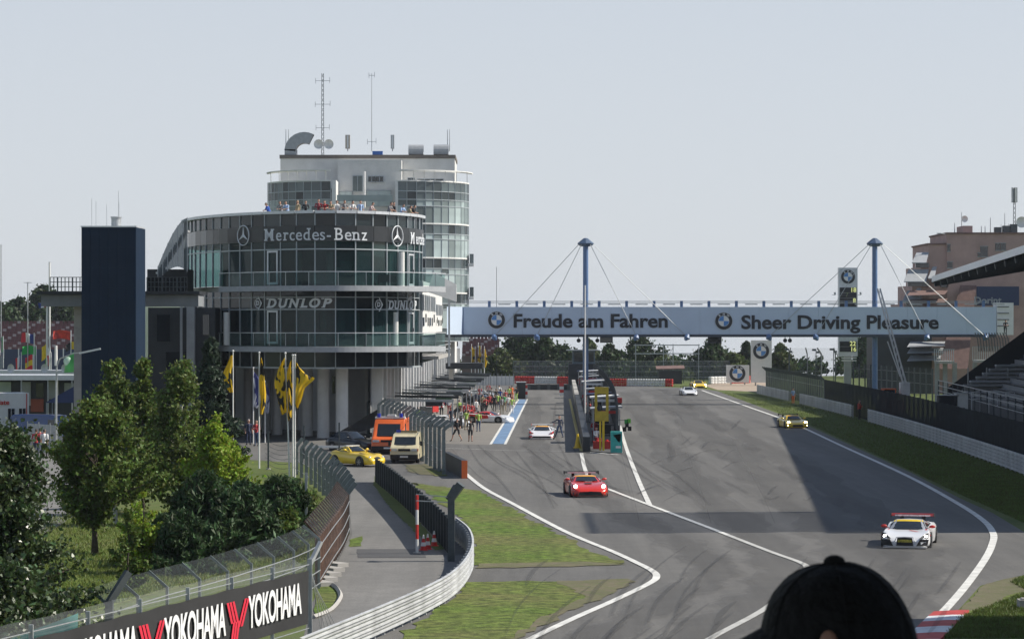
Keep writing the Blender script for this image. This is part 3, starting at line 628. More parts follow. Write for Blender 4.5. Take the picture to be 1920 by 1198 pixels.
# glazed doors
for px, yt, yb, i in ((513,469,533,12),(513,582,645,12),(768,472,534,21),(768,585,646,21)):
    a, c = plan[i], plan[i+1]; d = (c-a).normalized(); n = Vector((d.y, -d.x)); o = (a+c)/2 + n*.08; w = .95 if i == 12 else 1.1
    dr = link('door', None, PB, Vector((o.x, o.y, Zf(yb))) - Vector(PB.location), (0,0,math.atan2(d.y, d.x))); hh = Zf(yt)-Zf(yb)
    q = MB(); q.box((-w/2,0,hh/2), (.13,.08,hh)); q.box((w/2,0,hh/2), (.13,.08,hh)); q.box((0,0,hh-.07), (w-.13,.08,.14)); q.box((0,0,.09), (w-.13,.08,.18)); q.build('door_frame', M_alu, dr)
    q = MB(); q.box((w*.32,-.09,hh*.45), (.04,.06,.3)); q.build('handle', M_dark, dr)
# balconies
def balcony(z1, z0, i0, i1, outs, label):
    off = []
    for i in range(i0, i1+1):
        d = (plan[min(i+1, len(plan)-1)] - plan[max(i-1, 0)]).normalized(); n = Vector((d.y, -d.x)); t = (i-i0)/(i1-i0); off.append(plan[i] + n*(outs[0] + (outs[1]-outs[0])*t))
    inn = [plan[i] for i in range(i0, i1+1)]; q = MB(); off_c = off
    sm2 = lambda L_: [Vector((v.x, v.y)) for v in catmull([Vector((p.x, p.y, 0)) for p in L_], 5)]
    off, inn = sm2(off), sm2(inn); m = len(off)
    vs_ = [(p.x, p.y, z0) for p in off] + [(p.x, p.y, z1) for p in off] + [(p.x, p.y, z0) for p in inn] + [(p.x, p.y, z1) for p in inn]; fs_ = []
    for i in range(m-1): fs_ += [(i, i+1, m+i+1, m+i), (m+i, m+i+1, 3*m+i+1, 3*m+i), (2*m+i, 2*m+i+1, i+1, i)]
    fs_ += [(0, m, 3*m, 2*m), (m-1, 3*m-1, 4*m-1, 2*m-1)]; q.add(vs_, fs_); hand = off; off = off_c; m = len(off); bal = q.build('balcony', mat('balcony_concrete', (.36,.38,.40), .8, var=.1), PB, world=True)
    for i in range(m-1):
        a, c = off[i], off[i+1]; d = (c-a).normalized(); n = Vector((d.y, -d.x)); q = MB(); s = -.08
        q.quad((a.x+n.x*s, a.y+n.y*s, z1+.05), (c.x+n.x*s, c.y+n.y*s, z1+.05), (c.x+n.x*s, c.y+n.y*s, z1+1.0), (a.x+n.x*s, a.y+n.y*s, z1+1.0)); q.build('balustrade_pane', M_balustrade, bal, world=True)
        q = MB(); q.bar((a.x+n.x*s, a.y+n.y*s, z1), (a.x+n.x*s, a.y+n.y*s, z1+1.05), .05); q.build('rail_post', M_steel, bal, world=True)
    q = MB()
    for i in range(len(hand)-1):
        a, c = hand[i], hand[i+1]; q.bar((a.x, a.y+.08, z1+1.07), (c.x, c.y+.08, z1+1.07), .06)
    q.build('handrail', M_alu, bal, world=True)
    return off
of1 = balcony(Zf(536), Zf(546), 9, 22, (1.0, 2.7), ''); of2 = balcony(Zf(650), Zf(660), 9, 22, (1.0, 2.7), '')
# lettering on the curved band and glass
def on_curve(px, outn):
    for i in range(len(plan)-1):
        if xs[i] <= px <= xs[i+1] + 1e-6:
            t = (px-xs[i])/(xs[i+1]-xs[i]); p = plan[i].lerp(plan[i+1], t); d0 = (plan[i+1]-plan[i]).normalized(); n = Vector((d0.y, -d0.x)); return p + n*outn, math.atan2(d0.y, d0.x)
def curved_text(chars, pxa, py, size, m, outn, bold=.012, sx=1.0, shear=0.0, serif=False, fade=None):
    for ch, px in zip(chars, pxa):
        if ch == ' ': continue
        p, a = on_curve(px, outn); o = text(ch, m, band if py < 480 else PB, (0,0,0), size, name='letter', rot=(0,0,a), ext=.02, bold=bold, sx=sx, shear=shear)
        o.location = Vector((p.x, p.y, Zf(py))) - wloc(o.parent)
        if serif and ch in serif:
            zs_ = [v.co.z for v in o.data.vertices]; xl = [v.co.x for v in o.data.vertices]; z0, z1, x0, x1 = min(zs_), max(zs_), min(xl), max(xl); q = MB(); t = size*.075
            feet = {'M': ((x0,z0),(x1,z0),(x0,z1),(x1,z1)), 'B': ((x0,z0),(x0,z1)), 'n': ((x0,z0),(x1,z0),(x0,z1)), 'r': ((x0,z0),(x0,z1)), 'd': ((x1,z0),(x1,z1)), 'D': ((x0,z0),(x0,z1)), 'N': ((x0,z0),(x0,z1),(x1,z1)), 'P': ((x0,z0),(x0,z1)), 'U': ((x0,z1),(x1,z1)), 'L': ((x0,z0),(x0,z1))}[ch]
            for fx, fz in feet: q.box((fx + (size*.05 if fx == x0 else -size*.05), -.0, fz + (t/2 if fz == z0 else -t/2)), (size*.24, .036, t))
            q.build('serif', m, None).parent = o
curved_text('Mercedes-Benz', [508,526,539.5,551,563,577.5,592,605,617,633.5,651,666,680], 440.5, 1.36, M_pale_letter, .22, bold=.004, sx=.94, serif='MBnrd')
curved_text('Mercede', [768.5,776.5,780,782.5,784.8,787,789], 443, 1.3, M_pale_letter, .22, bold=.012, sx=.9, serif='M')
for px, py, r in ((462,438.5,.82),(739,440,.84)):
    p, a = on_curve(px, .26); star(PB, Vector((p.x, p.y, Zf(py))) - Vector(PB.location), r, a, M_pale_letter)
curved_text('DUNLOP', [510,530,551,570,589,611], 569, .98, M_pale_letter, .09, bold=.035, sx=1.22, shear=.25, serif='DNPUL')
curved_text('DUNLOP', [731,741.5,752,761,768.5,776.5], 572, .98, M_pale_letter, .09, bold=.03, sx=1.0, shear=.2, serif='DNPUL')
for px, py in ((486,568),(709,571)):           # round D badge inside an arrow
    p, a = on_curve(px, .09); e = link('arrow_badge', None, PB, Vector((p.x, p.y, Zf(py))) - Vector(PB.location), (0,0,a)); q = MB()
    q.tube([(.36*math.cos(2*math.pi*i/24)-.05, 0, .36*math.sin(2*math.pi*i/24)) for i in range(25)], .035, 5, False); q.build('ring', M_pale_letter, e)
    q = MB(); q.add([(-.05,-.02,.52),(.06,-.02,.52),(.46,-.02,0),(.06,-.02,-.52),(-.05,-.02,-.52),(.32,-.02,0)], [(0,5,2,1),(5,4,3,2)]); q.build('arrow', M_pale_letter, e)
    text('D', M_pale_letter, e, (-.05,-.02,0), .5, name='letter', ext=.01, bold=.02)
# ground-floor columns and recessed wall
for px, py, r in ((465,812,.36),(500,812,.36),(520,815,.42),(575,817,.5),(606,821,.5),(641,823,.5)):
    p = P(px, py); q = MB(); q.cyl((p.x, p.y, 0), (p.x, p.y, z_soff+.05), r, 20); auto_smooth(q.build('column', M_white, PB, world=True))
M_recess = mat('pale_recess_wall', (.70,.70,.71), .8, var=.1, scale=.5)
gw = [P(430,806), P(560,806), P(684,813)]; 
for a, c in zip(gw, gw[1:]):
    q = MB(); d = (c-a).normalized(); n = Vector((-d.y, d.x, 0)); q.add([a, c, c+n*.4, a+n*.4] + [v+Vector((0,0,z_soff)) for v in (a, c, c+n*.4, a+n*.4)], [(0,1,5,4),(1,2,6,5),(2,3,7,6),(3,0,4,7)]); q.build('recessed_wall', M_recess, PB, world=True)
for px, y0, y1, w in ((628,705,738,.45),(520,712,742,.4),(668,740,806,.9)):
    p = D(px, 700, P(px, 811).y-.25); q = MB(); q.bb((p.x-w/2, p.y-.03, ZD(y1, p.y)), (p.x+w/2, p.y+.03, ZD(y0, p.y))); q.build('dark_window', M_carglass, PB, world=True)
c0 = P(684,813); q = MB(); q.bb((c0.x, c0.y-.02, 0), (c0.x+.25, c0.y+14, z_soff-.02)); q.build('end_wall', M_white, PB, world=True)
# pit garages receding behind
dirv = Vector((.018, 1)).normalized()
GA = Vector((-11.1, 213)); q = MB(); e2 = GA + dirv*175; q.add([(GA.x-.2,GA.y,0),(e2.x-.2,e2.y,0),(e2.x-.2,e2.y,z_soff),(GA.x-.2,GA.y,z_soff)], [(0,1,2,3)])
PG = thing('pit_garage_block', 'long pit garage block with white pillars behind the round building', 'building', (GA.x, GA.y, 0))
q.build('garage_wall', M_grey_wall, PG, world=True)
for k in range(34):
    p = GA + dirv*(1.5 + k*5.0); q = MB(); q.box((p.x+.25, p.y, z_soff/2), (.9, 1.15 if k % 2 else .8, z_soff)); q.build('pillar', M_white, PG, world=True)
for k in range(17):
    p = GA + dirv*(4.0 + k*10); q = MB(); q.box((p.x+.0, p.y, 1.9), (.12, 3.4, 3.6)); q.build('garage_door', mat('garage_dark', (.06,.065,.07), .6, var=.3), PG, world=True)
UA = Vector((-7.25, 215.5)); ue = UA + dirv*24; zt = 12.6; SA = Vector((-10.9, 214)); se = SA + dirv*172
for (za, zb, m, nm) in ((z_soff+.25, 8.2, M_spandrel, 'window_band'), (8.2, 10.2, M_wall, 'upper_wall'), (10.2, 11.5, M_tower_spandrel, 'window_band'), (11.5, zt, M_wall, 'parapet')):
    q = MB(); q.add([(UA.x-4,UA.y,za),(UA.x,UA.y,za),(ue.x,ue.y,za),(ue.x-4,ue.y,za),(UA.x-4,UA.y,zb),(UA.x,UA.y,zb),(ue.x,ue.y,zb),(ue.x-4,ue.y,zb)], [(0,1,5,4),(1,2,6,5),(2,3,7,6),(4,5,6,7),(3,2,1,0)]); q.build(nm, m, PG, world=True)
    q = MB(); q.add([(SA.x-4,SA.y,za),(SA.x,SA.y,za),(se.x,se.y,za),(se.x-4,se.y,za),(SA.x-4,SA.y,zb),(SA.x,SA.y,zb),(se.x,se.y,zb),(se.x-4,se.y,zb)], [(0,1,5,4),(1,2,6,5),(2,3,7,6),(4,5,6,7),(3,2,1,0)]); q.build(nm, m, PG, world=True)
for k in range(52):
    p = (UA if k < 7 else SA) + dirv*(1 + k*3.2); q = MB(); q.box((p.x+.06, p.y, 10.85), (.14,.35 if k % 3 else .9,1.3)); q.build('window_pier', M_white, PG, world=True)
for k in range(46):
    p = (UA if k < 6 else SA) + dirv*(1.5 + k*3.6); q = MB(); q.box((p.x+.05, p.y, 9.3+(.3 if k % 4 == 1 else 0)), (.08,.5 if k % 3 else 1.6,.7)); q.build('window', M_carglass, PG, world=True)
q = MB(); q.bb((UA.x-4,UA.y+1,zt),(UA.x-.3,UA.y+23,zt+.1)); q.build('roof', M_conc, PG, world=True)
# service balcony and prow of the upper floor
for z, o in ((6.25,1.3),(8.15,.0)):
    if o:
        q = MB(); q.add([(UA.x,UA.y+.5,z),(UA.x+o,UA.y+.5,z),(ue.x+o,ue.y,z),(ue.x,ue.y,z),(UA.x,UA.y+.5,z+.25),(UA.x+o,UA.y+.5,z+.25),(ue.x+o,ue.y,z+.25),(ue.x,ue.y,z+.25)], [(0,1,5,4),(1,2,6,5),(4,5,6,7),(3,2,1,0)]); q.build('gallery', M_conc, PG, world=True)
        for zz in (.7, 1.1):
            q = MB(); q.bar((UA.x+o,UA.y+.5,z+zz), (ue.x+o,ue.y,z+zz), .06); q.build('rail', M_alu, PG, world=True)
q = MB(); fx = XD(842, 216); q.add([(UA.x+.4,UA.y-.2,zt-.9),(fx+.6,UA.y+.4,10.9),(fx+.6,UA.y+.4,12.3),(UA.x+.9,UA.y,13.3),(UA.x+.4,UA.y+.3,zt-.9),(fx+.6,UA.y+.9,10.9),(fx+.6,UA.y+.9,12.3),(UA.x+.9,UA.y+.5,13.3)], [(0,1,2,3),(7,6,5,4),(0,4,5,1),(1,5,6,2),(2,6,7,3),(3,7,4,0)]); q.build('white_fin', M_white, PG, world=True)
for px, y0, y1 in ((834,545,640),):
    q = MB(); p = D(px, 600, 216); q.bar((p.x+.35,p.y,Zf(690)), (p.x+.35,p.y,Zf(548)), .16); q.build('drain_pipe', M_white, PG, world=True)
cp = thing('canopy_slab', 'dark flat canopy jutting over the pit lane beside the pit building', 'canopy', D(862, 684, 300))
q = MB(); q.bb(D(838,690,302), D(905,681,296)); q.build('slab', M_dark, cp, world=True); q = MB(); a = D(846,600,300); q.bar((a.x,a.y,0), (a.x,a.y,ZD(690,300)), .5); q.build('column', M_white, cp, world=True)
# dark side wing to the left
q = MB(); q.bb((XD(276,210), 210.5, 0), (XD(402,210), 226, 10.4)); q.build('side_wing', M_dark, PB, world=True)
for k, (px, y0, y1, w) in enumerate(((305,590,640,24),(385,590,628,12),(330,660,700,40))):
    q = MB(); q.bb((XD(px-w/2,210), 210.42, ZD(y1,210)), (XD(px+w/2,210), 210.48, ZD(y0,210))); q.build('wing_window', M_carglass, PB, world=True)
for px in (358, 340):
    q = MB(); p = D(px, 600, 209.6); q.bar((p.x,p.y,0), (p.x,p.y,ZD(575,209.6)), .62 if px == 358 else .2); q.build('wing_column', M_grey_wall, PB, world=True)
# outside stair climbing to the roof deck
stx = thing('outside_stair', 'steep white outside stair with curved parapet left of the round building', 'staircase', D(305, 520, 214))
for k in range(18):
    t = k/17; p = D(298+t*52, 512-t*78, 213.5); q = MB(); q.box((p.x, p.y, p.z), (.34, 1.3, .16)); q.build('step', M_alu, stx, world=True)
rws = [[], []]
for k in range(13):
    t = k/12; x = 296 + 55*t; y = 500 - 92*math.sin(t*1.45); a = D(x, y, 212.6); rws[0].append(a - Vector((0,0,1.1+2.2*math.sin(t*math.pi)*.0 + 3.2*t))); rws[1].append(a)
q = MB(); q.grid(rws); q.build('curved_parapet', glass('dim_parapet', (.5,.55,.58), (.12,.14,.15), .8), stx, world=True)
for k in range(0, 13, 2):
    q = MB(); q.bar(rws[0][k], rws[1][k]+Vector((0,0,.05)), .05); q.build('parapet_post', M_steel, stx, world=True)
q = MB(); q.bb((XD(276,215),215,ZD(545,215)), (XD(352,215),219,ZD(505,215))); q.build('landing', M_dark, stx, world=True)
# footbridge and navy lift tower
M_beam = mat('weathered_beam', (.20,.215,.23), .8, var=.15, scale=.6)
fb = thing('concrete_footbridge', 'grey concrete footbridge with metal railing behind the navy tower', 'footbridge', D(230, 560, 200))
q = MB(); q.bb(D(92,575,202.5), D(372,553,199)); q.build('beam', M_beam, fb, world=True)
q = MB(); q.bb(D(90,553,203), D(374,546,198.5)); q.build('deck', M_dark, fb, world=True)
for px in list(range(94,162,7)) + list(range(276,350,7)):
    q = MB(); p = D(px, 548, 198.7); q.bar(p, D(px, 520, 198.7), .06 if (px % 4) else .1); q.build('railing_post', M_fence, fb, world=True)
for y in (520, 529, 538):
    for a, c in ((94,162),(276,350)):
        q = MB(); q.bar(D(a,y,198.7), D(c,y,198.7), .05); q.build('rail', M_fence, fb, world=True)
q = MB(); q.bb(D(276,546,198.7), D(350,520,198.8)); q.build('parapet_panel', M_screen, fb, world=True)
q = MB(); p = D(150,600,201); q.bar((p.x,p.y,0),(p.x,p.y,ZD(575,201)), .8); q.build('pier', M_conc, fb, world=True)
tw = thing('navy_lift_tower', 'tall windowless navy blue lift tower on the left', 'tower', (XD(212,193), 193, 0))
xa, xb, ztw = XD(161,193), XD(262,193), ZD(428,193)
nx, nz = 6, 11
for i in range(nx):
    for k in range(nz):
        q = MB(); w = (xb-xa)/nx; hz = ztw/nz; q.bb((xa+i*w+.004, 191.0, k*hz+.004), (xa+(i+1)*w-.004, 191.12, (k+1)*hz-.004)); q.build('cladding_panel', M_blue_tower, tw, world=True)
q = MB(); q.bb((xa+.01, 191.1, 0), (xb+.01, 194.6, ztw-.02)); q.build('shaft', M_blue_tower, tw, world=True)
q = MB(); xc = XD(273.5,195.5); q.add([(xb,191.0,0),(xc,195.2,0),(xc,195.2,ztw),(xb,191.0,ztw)], [(0,1,2,3)]); q.build('side_face', M_blue_tower, tw, world=True)
q = MB(); q.bb((xa-.05,190.95,ztw-.01),(xb+.05,195.2,ztw+.09)); q.build('coping', M_alu, tw, world=True)
q = MB(); p = D(218,424,193); q.cyl((p.x,p.y,ztw+.05),(p.x,p.y,ztw+.75),.36,16); q.cyl((p.x,p.y,ztw+.75),(p.x,p.y,ztw+.82),.42,16); q.bar((p.x+.2,p.y,ztw+.8),(p.x+.2,p.y,ztw+1.9),.02); auto_smooth(q.build('roof_vent', M_steel, tw, world=True))
for px, yt in ((172,372),(180,378),(200,384),(222,358)):
    q = MB(); q.bar(D(px,428,193), D(px,yt,193), .02); q.build('aerial', M_steel, tw, world=True)
# ------------------------------------------------------------------ control tower behind
YT = 332.0; ST = F/YT
CT = thing('control_tower', 'tall pale control tower with two curved glass wings and roof aerials', 'tower', (XD(690,YT), YT+8, 0))
zt = lambda y: ZD(y, YT)
def wing(pxs, cx, R, sgn):
    """curved glazed wing; pxs: mullion pixels; circle about pixel cx with radius R pixels"""
    pts = []
    for x in pxs:
        u = max(-1, min(1, (x-cx)/R)); dep = (1-math.sqrt(max(0, 1-u*u)))*R/ST; pts.append(Vector((XD(x, YT+dep*.6), YT+dep)))
    rows = [339,358.5,374,386,419,438,448,483,503,514,549,569,580,615,640]
    for r in range(len(rows)-1):
        za, zb = zt(rows[r+1]), zt(rows[r]); sp = r in (0,1,2) or r % 3 == 1 and r > 2
        sp = rows[r] in (339, 358.5, 419, 483, 549, 615)
        for i in range(len(pts)-1):
            a, c = pts[i], pts[i+1]; d = c-a; w = d.length; mid = (a+c)/2
            q = MB(); q.box((0,0,0), (w-.03,.03,zb-za-.03)); o = q.build('glass_pane', M_tower_spandrel if sp else M_tower_glass, CT); o.location = Vector((mid.x, mid.y, (za+zb)/2)) - Vector(CT.location); o.rotation_euler = (0,0,math.atan2(d.y, d.x))
    for i, p in enumerate(pts):
        q = MB(); q.box((p.x, p.y-.03, (zt(339)+zt(640))/2), (.07,.12,zt(339)-zt(640))); q.build('mullion', M_mull, CT, world=True)
    for r, y in enumerate(rows):
        q = MB()
        for i in range(len(pts)-1): q.bar((pts[i].x, pts[i].y-.05, zt(y)), (pts[i+1].x, pts[i+1].y-.05, zt(y)), .12, .18 if y in (339,419,483,549) else .10)
        q.build('transom', M_white if y in (339,419,483,549) else M_mull, CT, world=True)
    # floor slabs and core behind the glass
    for y in (352, 412, 478, 545, 612):
        q = MB(); cxm = XD(cx, YT); poly_ = [(p.x*1, p.y+.15) for p in pts] + [(cxm, YT+R/ST*1.0+.3)]
        q.prism(poly_, zt(y)-.2, zt(y)); q.build('floor_slab', M_wall, CT, world=True)
    # curved sun louvre above
    rr_ = []
    for k in range(15):
        t = k/14; x = pxs[0] + (pxs[-1]-pxs[0])*t; u = max(-1, min(1, (x-cx)/(R))); dep = (1-math.sqrt(max(0, 1-u*u)))*R/ST; rr_.append((XD(cx + (x-cx)*1.05, YT), YT+dep-.9))
    lv = MB()
    for k in range(14):
        for off in (0, .35, .7): lv.bar((rr_[k][0], rr_[k][1]+off, zt(319.5)-off*.12), (rr_[k+1][0], rr_[k+1][1]+off, zt(319.5)-off*.12), .10, .12)
    lv.build('sun_louvre', M_white, CT, world=True)
    for k in range(1, 14, 2):
        q = MB(); x, y = rr_[k]; q.bar((x, y+.9, zt(339)), (x, y+.75, zt(321)), .08); q.bar((x, y+.75, zt(326)), (x, y+.05, zt(319.5)), .06); q.build('louvre_strut', M_white, CT, world=True)
wing([498.5,502,507,513,520,529,540,554,569,584,602,620], 622, 126, -1)
wing([746,763,781,798,813,828,841,853,864,871,875.5,878], 750, 129, 1)
core_ = MB(); core_.bb((XD(527,YT+8), YT+7, 0), (XD(853,YT+8), YT+19, zt(286))); core_.build('core_block', M_wall, CT, world=True)
q = MB(); q.bb((XD(629,YT), YT+4.5, 8), (XD(750,YT), YT+7.5, zt(296))); q.build('centre_block', M_wall, CT, world=True)
q = MB(); q.bb((XD(527,YT+8)-.1, YT+6.9, zt(291)), (XD(853,YT+8)+.1, YT+19, zt(284))); q.build('roof_edge', mat('brown_coping', (.16,.14,.12), .8), CT, world=True)
for x0, x1, y0, y1 in ((622,630,338,420),(741,746,338,470)):
    q = MB(); q.bb((XD(x0,YT), YT-.1, zt(y1)-8), (XD(x1,YT), YT+5, zt(y0))); q.build('fin_wall', M_white, CT, world=True)
q = MB(); p = D(683, 400, YT+2); q.cyl((p.x,p.y,zt(430)),(p.x,p.y,zt(320)),.17,10); q.build('white_mast', M_white, CT, world=True)
for x0, x1, y0, y1 in ((661,680,326,356),(690,704,327,338),(704,719,327,338),(764,778,330,337),(782,832,332,337),(636,660,356,378),(686,733,354,384)):
    wd = link('window', None, CT, Vector((XD((x0+x1)/2, YT+4.4), YT+4.42, (zt(y0)+zt(y1))/2)) - Vector(CT.location)); w, h = (x1-x0)/ST, (y1-y0)/ST
    q = MB(); q.box((0,0,0), (w-.1,.06,h-.1)); q.build('pane', M_carglass if y1 < 345 or x0 > 760 else M_tower_glass, wd)
    q = MB(); q.box((0,-.02,h/2), (w,.1,.08)); q.box((0,-.02,-h/2), (w,.1,.08)); q.box((0,-.02,0), (.06,.1,h)); q.box((-w/2,-.02,0), (.07,.1,h)); q.box((w/2,-.02,0), (.07,.1,h)); q.build('frame', M_mull, wd)
q = MB(); q.bb((XD(632,YT), YT-.2, zt(378)), (XD(736,YT), YT+.0, zt(366))); q.build('balcony_panel', M_tower_glass, CT, world=True)
for k, (ya, yb) in enumerate(((478,500),(540,562))):
    bx = link('side_balcony', None, CT, D(883, (ya+yb)/2, YT+7) - Vector(CT.location)); q = MB(); q.box((0,0,-.55), (.75,1.6,.35)); q.build('slab', M_white, bx); q = MB(); q.box((.1,0,.25), (.5,1.4,1.2)); q.build('screen', M_tower_spandrel, bx)
# roof equipment: each piece its own thing
zr = zt(284); YR = YT+8
def mast(px, yt_, yb_, label, r=.09, arms=(), Y=YR, name='aerial_mast', lattice=False, dishes=()):
    t = thing(name, label, 'aerial', D(px, yb_, Y)); h = (yb_-yt_)*Y/F; q = MB()
    if lattice:
        for sx in (-.16, .16): q.bar((sx,0,0), (sx*.7,0,h), .06)
        n = int(h/.6)
        for k in range(n): q.bar((-.16+.03*k/n,0,h*k/n), (.16-.03*k/n,0,h*(k+1)/n), .035); q.bar((.16-.03*k/n,0,h*k/n), (-.16+.03*k/n,0,h*(k+1)/n), .035)
    else: q.cyl((0,0,0), (0,0,h), r, 8, r*.55)
    q.build('mast', M_fence if lattice else M_steel, t)
    for (yy, w) in arms:
        z = (yb_-yy)*Y/F; q = MB(); q.bar((-w,0,z), (w,0,z), .05); q.bar((-w,0,z-.35), (-w,0,z+.35), .05); q.bar((w,0,z-.25), (w,0,z+.45), .05); q.build('crossarm', M_steel, t)
    for (dx, yy, rr) in dishes:
        z = (yb_-yy)*Y/F; q = MB(); rows = []
        for a in range(5):
            u = a/4; rows.append([(dx + rr*u*math.cos(2*math.pi*k/16), -.25*(u*u)-.1, z + rr*u*math.sin(2*math.pi*k/16)) for k in range(16)])
        q.grid(rows, True); q.bar((dx,-.1,z), (0,0,z), .06); q.build('dish', M_white, t, True)
    return t
mast(605,138,330,'tall lattice aerial mast with crossarms and two dishes on the tower roof', .2, ((152,.9),(196,.95),(240,.85)), lattice=True, dishes=((-.5,271,.62),(.8,271,.62)))
mast(697,138,284,'thin single aerial with small cross head on the tower roof', .05, ((142,.35),(266,.55)))
for px, lab in ((536,'left of the pair of slim aerials by the roof duct'),(541,'right of the pair of slim aerials by the roof duct'),(839,'left slim aerial above the roof boxes'),(843,'right slim aerial above the roof boxes')): mast(px, 243, 284, lab, .06)
for px, lab in ((652,'beige flat panel antenna left of the thin aerial'),(736,'grey flat panel antenna right of the thin aerial')):
    t = thing('panel_antenna', lab, 'antenna', D(px,284,YR)); q = MB(); q.bar((0,0,0),(0,0,.5),.12); q.build('stem', M_steel, t); q = MB(); q.box((0,0,1.2),(.6 if px < 700 else .45,.35,1.75)); q.build('panel', mat('beige_panel', (.42,.38,.32), .6) if px < 700 else M_steel, t)
    q = MB(); q.box((0,-.19,1.2),(.2,.03,1.6)); q.build('radome', M_alu, t)
t = thing('roof_duct', 'large curved grey ventilation duct on the left of the tower roof', 'duct', D(556,284,YR)); q = MB(); rows = []
for k in range(9):
    a = math.radians(175 - k*14); rows.append([Vector((1.55+.1 + r*math.cos(a), y, -.15 + r*math.sin(a))) + Vector((-.6,0,0)) for r, y in ((2.55,-.9),(2.55,.9),(1.15,.9),(1.15,-.9))])
q.grid(rows, True); q.build('elbow', M_awning, t); q = MB(); q.box((-.7,0,-.15),(1.5,1.8,.7)); q.build('base', M_awning, t)
for px, lab in ((780,'left of two rounded roof ventilation boxes'),(827,'right of two rounded roof ventilation boxes')):
    t = thing('roof_ventilator', lab, 'ventilator', D(px,290,YR)); q = MB(); rows = []
    for k in range(9):
        a = math.pi*k/8; rows.append([(x, -.7*math.cos(a), .3+.95*math.sin(a)) for x in (-.95,.95)])
    q.grid(rows); q.box((0,0,.15),(1.9,1.35,.3)); q.build('hood', M_awning, t)
t = thing('blue_crate', 'small blue crate on the edge of the tower roof', 'crate', D(708,291,YR-.5)); q = MB(); q.box((0,0,.22),(1.3,.5,.4)); q.box((0,0,.45),(1.36,.56,.06)); q.build('box', mat('blue_plastic', (.03,.13,.45), .5), t)

# ------------------------------------------------------------------ footbridge over the track
YB = 303.0; zb_ = lambda y: ZD(y, YB); SB = F/YB
BR = thing('sign_bridge', 'long pale sign bridge hung from two blue masts across the track', 'bridge', (XD(1370,YB), YB+1.3, 0))
x0, x1, zt1, zb1 = XD(868,YB), XD(1868,YB), zb_(575.5), zb_(627)
npan = 18
for k in range(npan):
    a = x0 + (x1-x0)*k/npan; c = x0 + (x1-x0)*(k+1)/npan; q = MB(); q.bb((a+.008, YB, zb1), (c-.008, YB+.12, zt1)); q.build('panel', M_bridge, BR, world=True)
q = MB(); q.bb((x0, YB+.15, zb1-.05), (x1, YB+2.5, zb1+.4)); q.bb((x0, YB+2.5, zb1), (x1, YB+2.6, zt1)); q.build('deck', M_grey_wall, BR, world=True)
q = MB(); q.bb((x0-2, YB-.15, zb_(632)), (x1, YB+2.7, zb1-.03)); q.build('lower_chord', mat('dark_blue_steel', (.045,.055,.075), .6), BR, world=True)
q = MB(); xl = XD(838,YB-4); q.add([(xl,YB-4,zb1),(x0-.03,YB,zb1),(x0-.03,YB,zt1),(xl,YB-4,zt1)], [(0,1,2,3)]); q.build('return_panel', M_bridge, BR, world=True)
q = MB(); q.bb((x0-.06, YB-.06, zb1), (x0+.06, YB-.005, zt1)); q.build('corner_strip', M_blue_pole, BR, world=True)
for k in range(20):
    x = XD(917.5+k*51.5, YB); 
    if x > x1: break
    q = MB(); q.bb((x-.16, YB+.1, zt1), (x+.16, YB+.35, zb_(564))); q.build('railing_post', M_blue_pole, BR, world=True)
    q = MB(); q.bb((x+1.0, YB+.18, zb_(571.5)), (x+2.4, YB+.3, zb_(569.5))); q.build('lamp_bar', M_steel, BR, world=True)
for y in (565, 567.5):
    q = MB(); q.bar((x0, YB+.22, zb_(y)), (x1-1, YB+.22, zb_(y)), .06); q.build('rail', M_steel, BR, world=True)
roundel(BR, D(931,600,YB-.01) - Vector(BR.location), 16.3/SB); roundel(BR, D(1357,602,YB-.01) - Vector(BR.location), 16.5/SB)
def fit_text(s, m, parent, px0, px1, pyc, Y, cap, **k):
    """lettering scaled so that it runs from px0 to px1 with capital height cap pixels"""
    me = text_mesh(s, 1.0, **k).copy(); me.materials.clear(); me.materials.append(m)
    xs_ = [v.co.x for v in me.vertices]; cm = text_mesh('H', 1.0, ext=k.get('ext', .02), bold=k.get('bold', 0)); zs_ = [v.co.z for v in cm.vertices]
    sx = (px1-px0)*Y/F/(max(xs_)-min(xs_)); sz = cap*Y/F/(max(zs_)-min(zs_)); xm = (max(xs_)+min(xs_))/2; zm = (max(zs_)+min(zs_))/2
    me.transform(Matrix.Diagonal((sx,1,sz,1)) @ Matrix.Translation((-xm,0,-zm))); p = D((px0+px1)/2, pyc, Y)
    return link('lettering', me, parent, p - wloc(parent))
fit_text('Freude am Fahren', M_lettering, BR, 963, 1252, 601.5, YB-.04, 26, bold=.028, ext=.03)
fit_text('Sheer Driving Pleasure', M_lettering, BR, 1390, 1760, 604, YB-.04, 26, bold=.028, ext=.03)
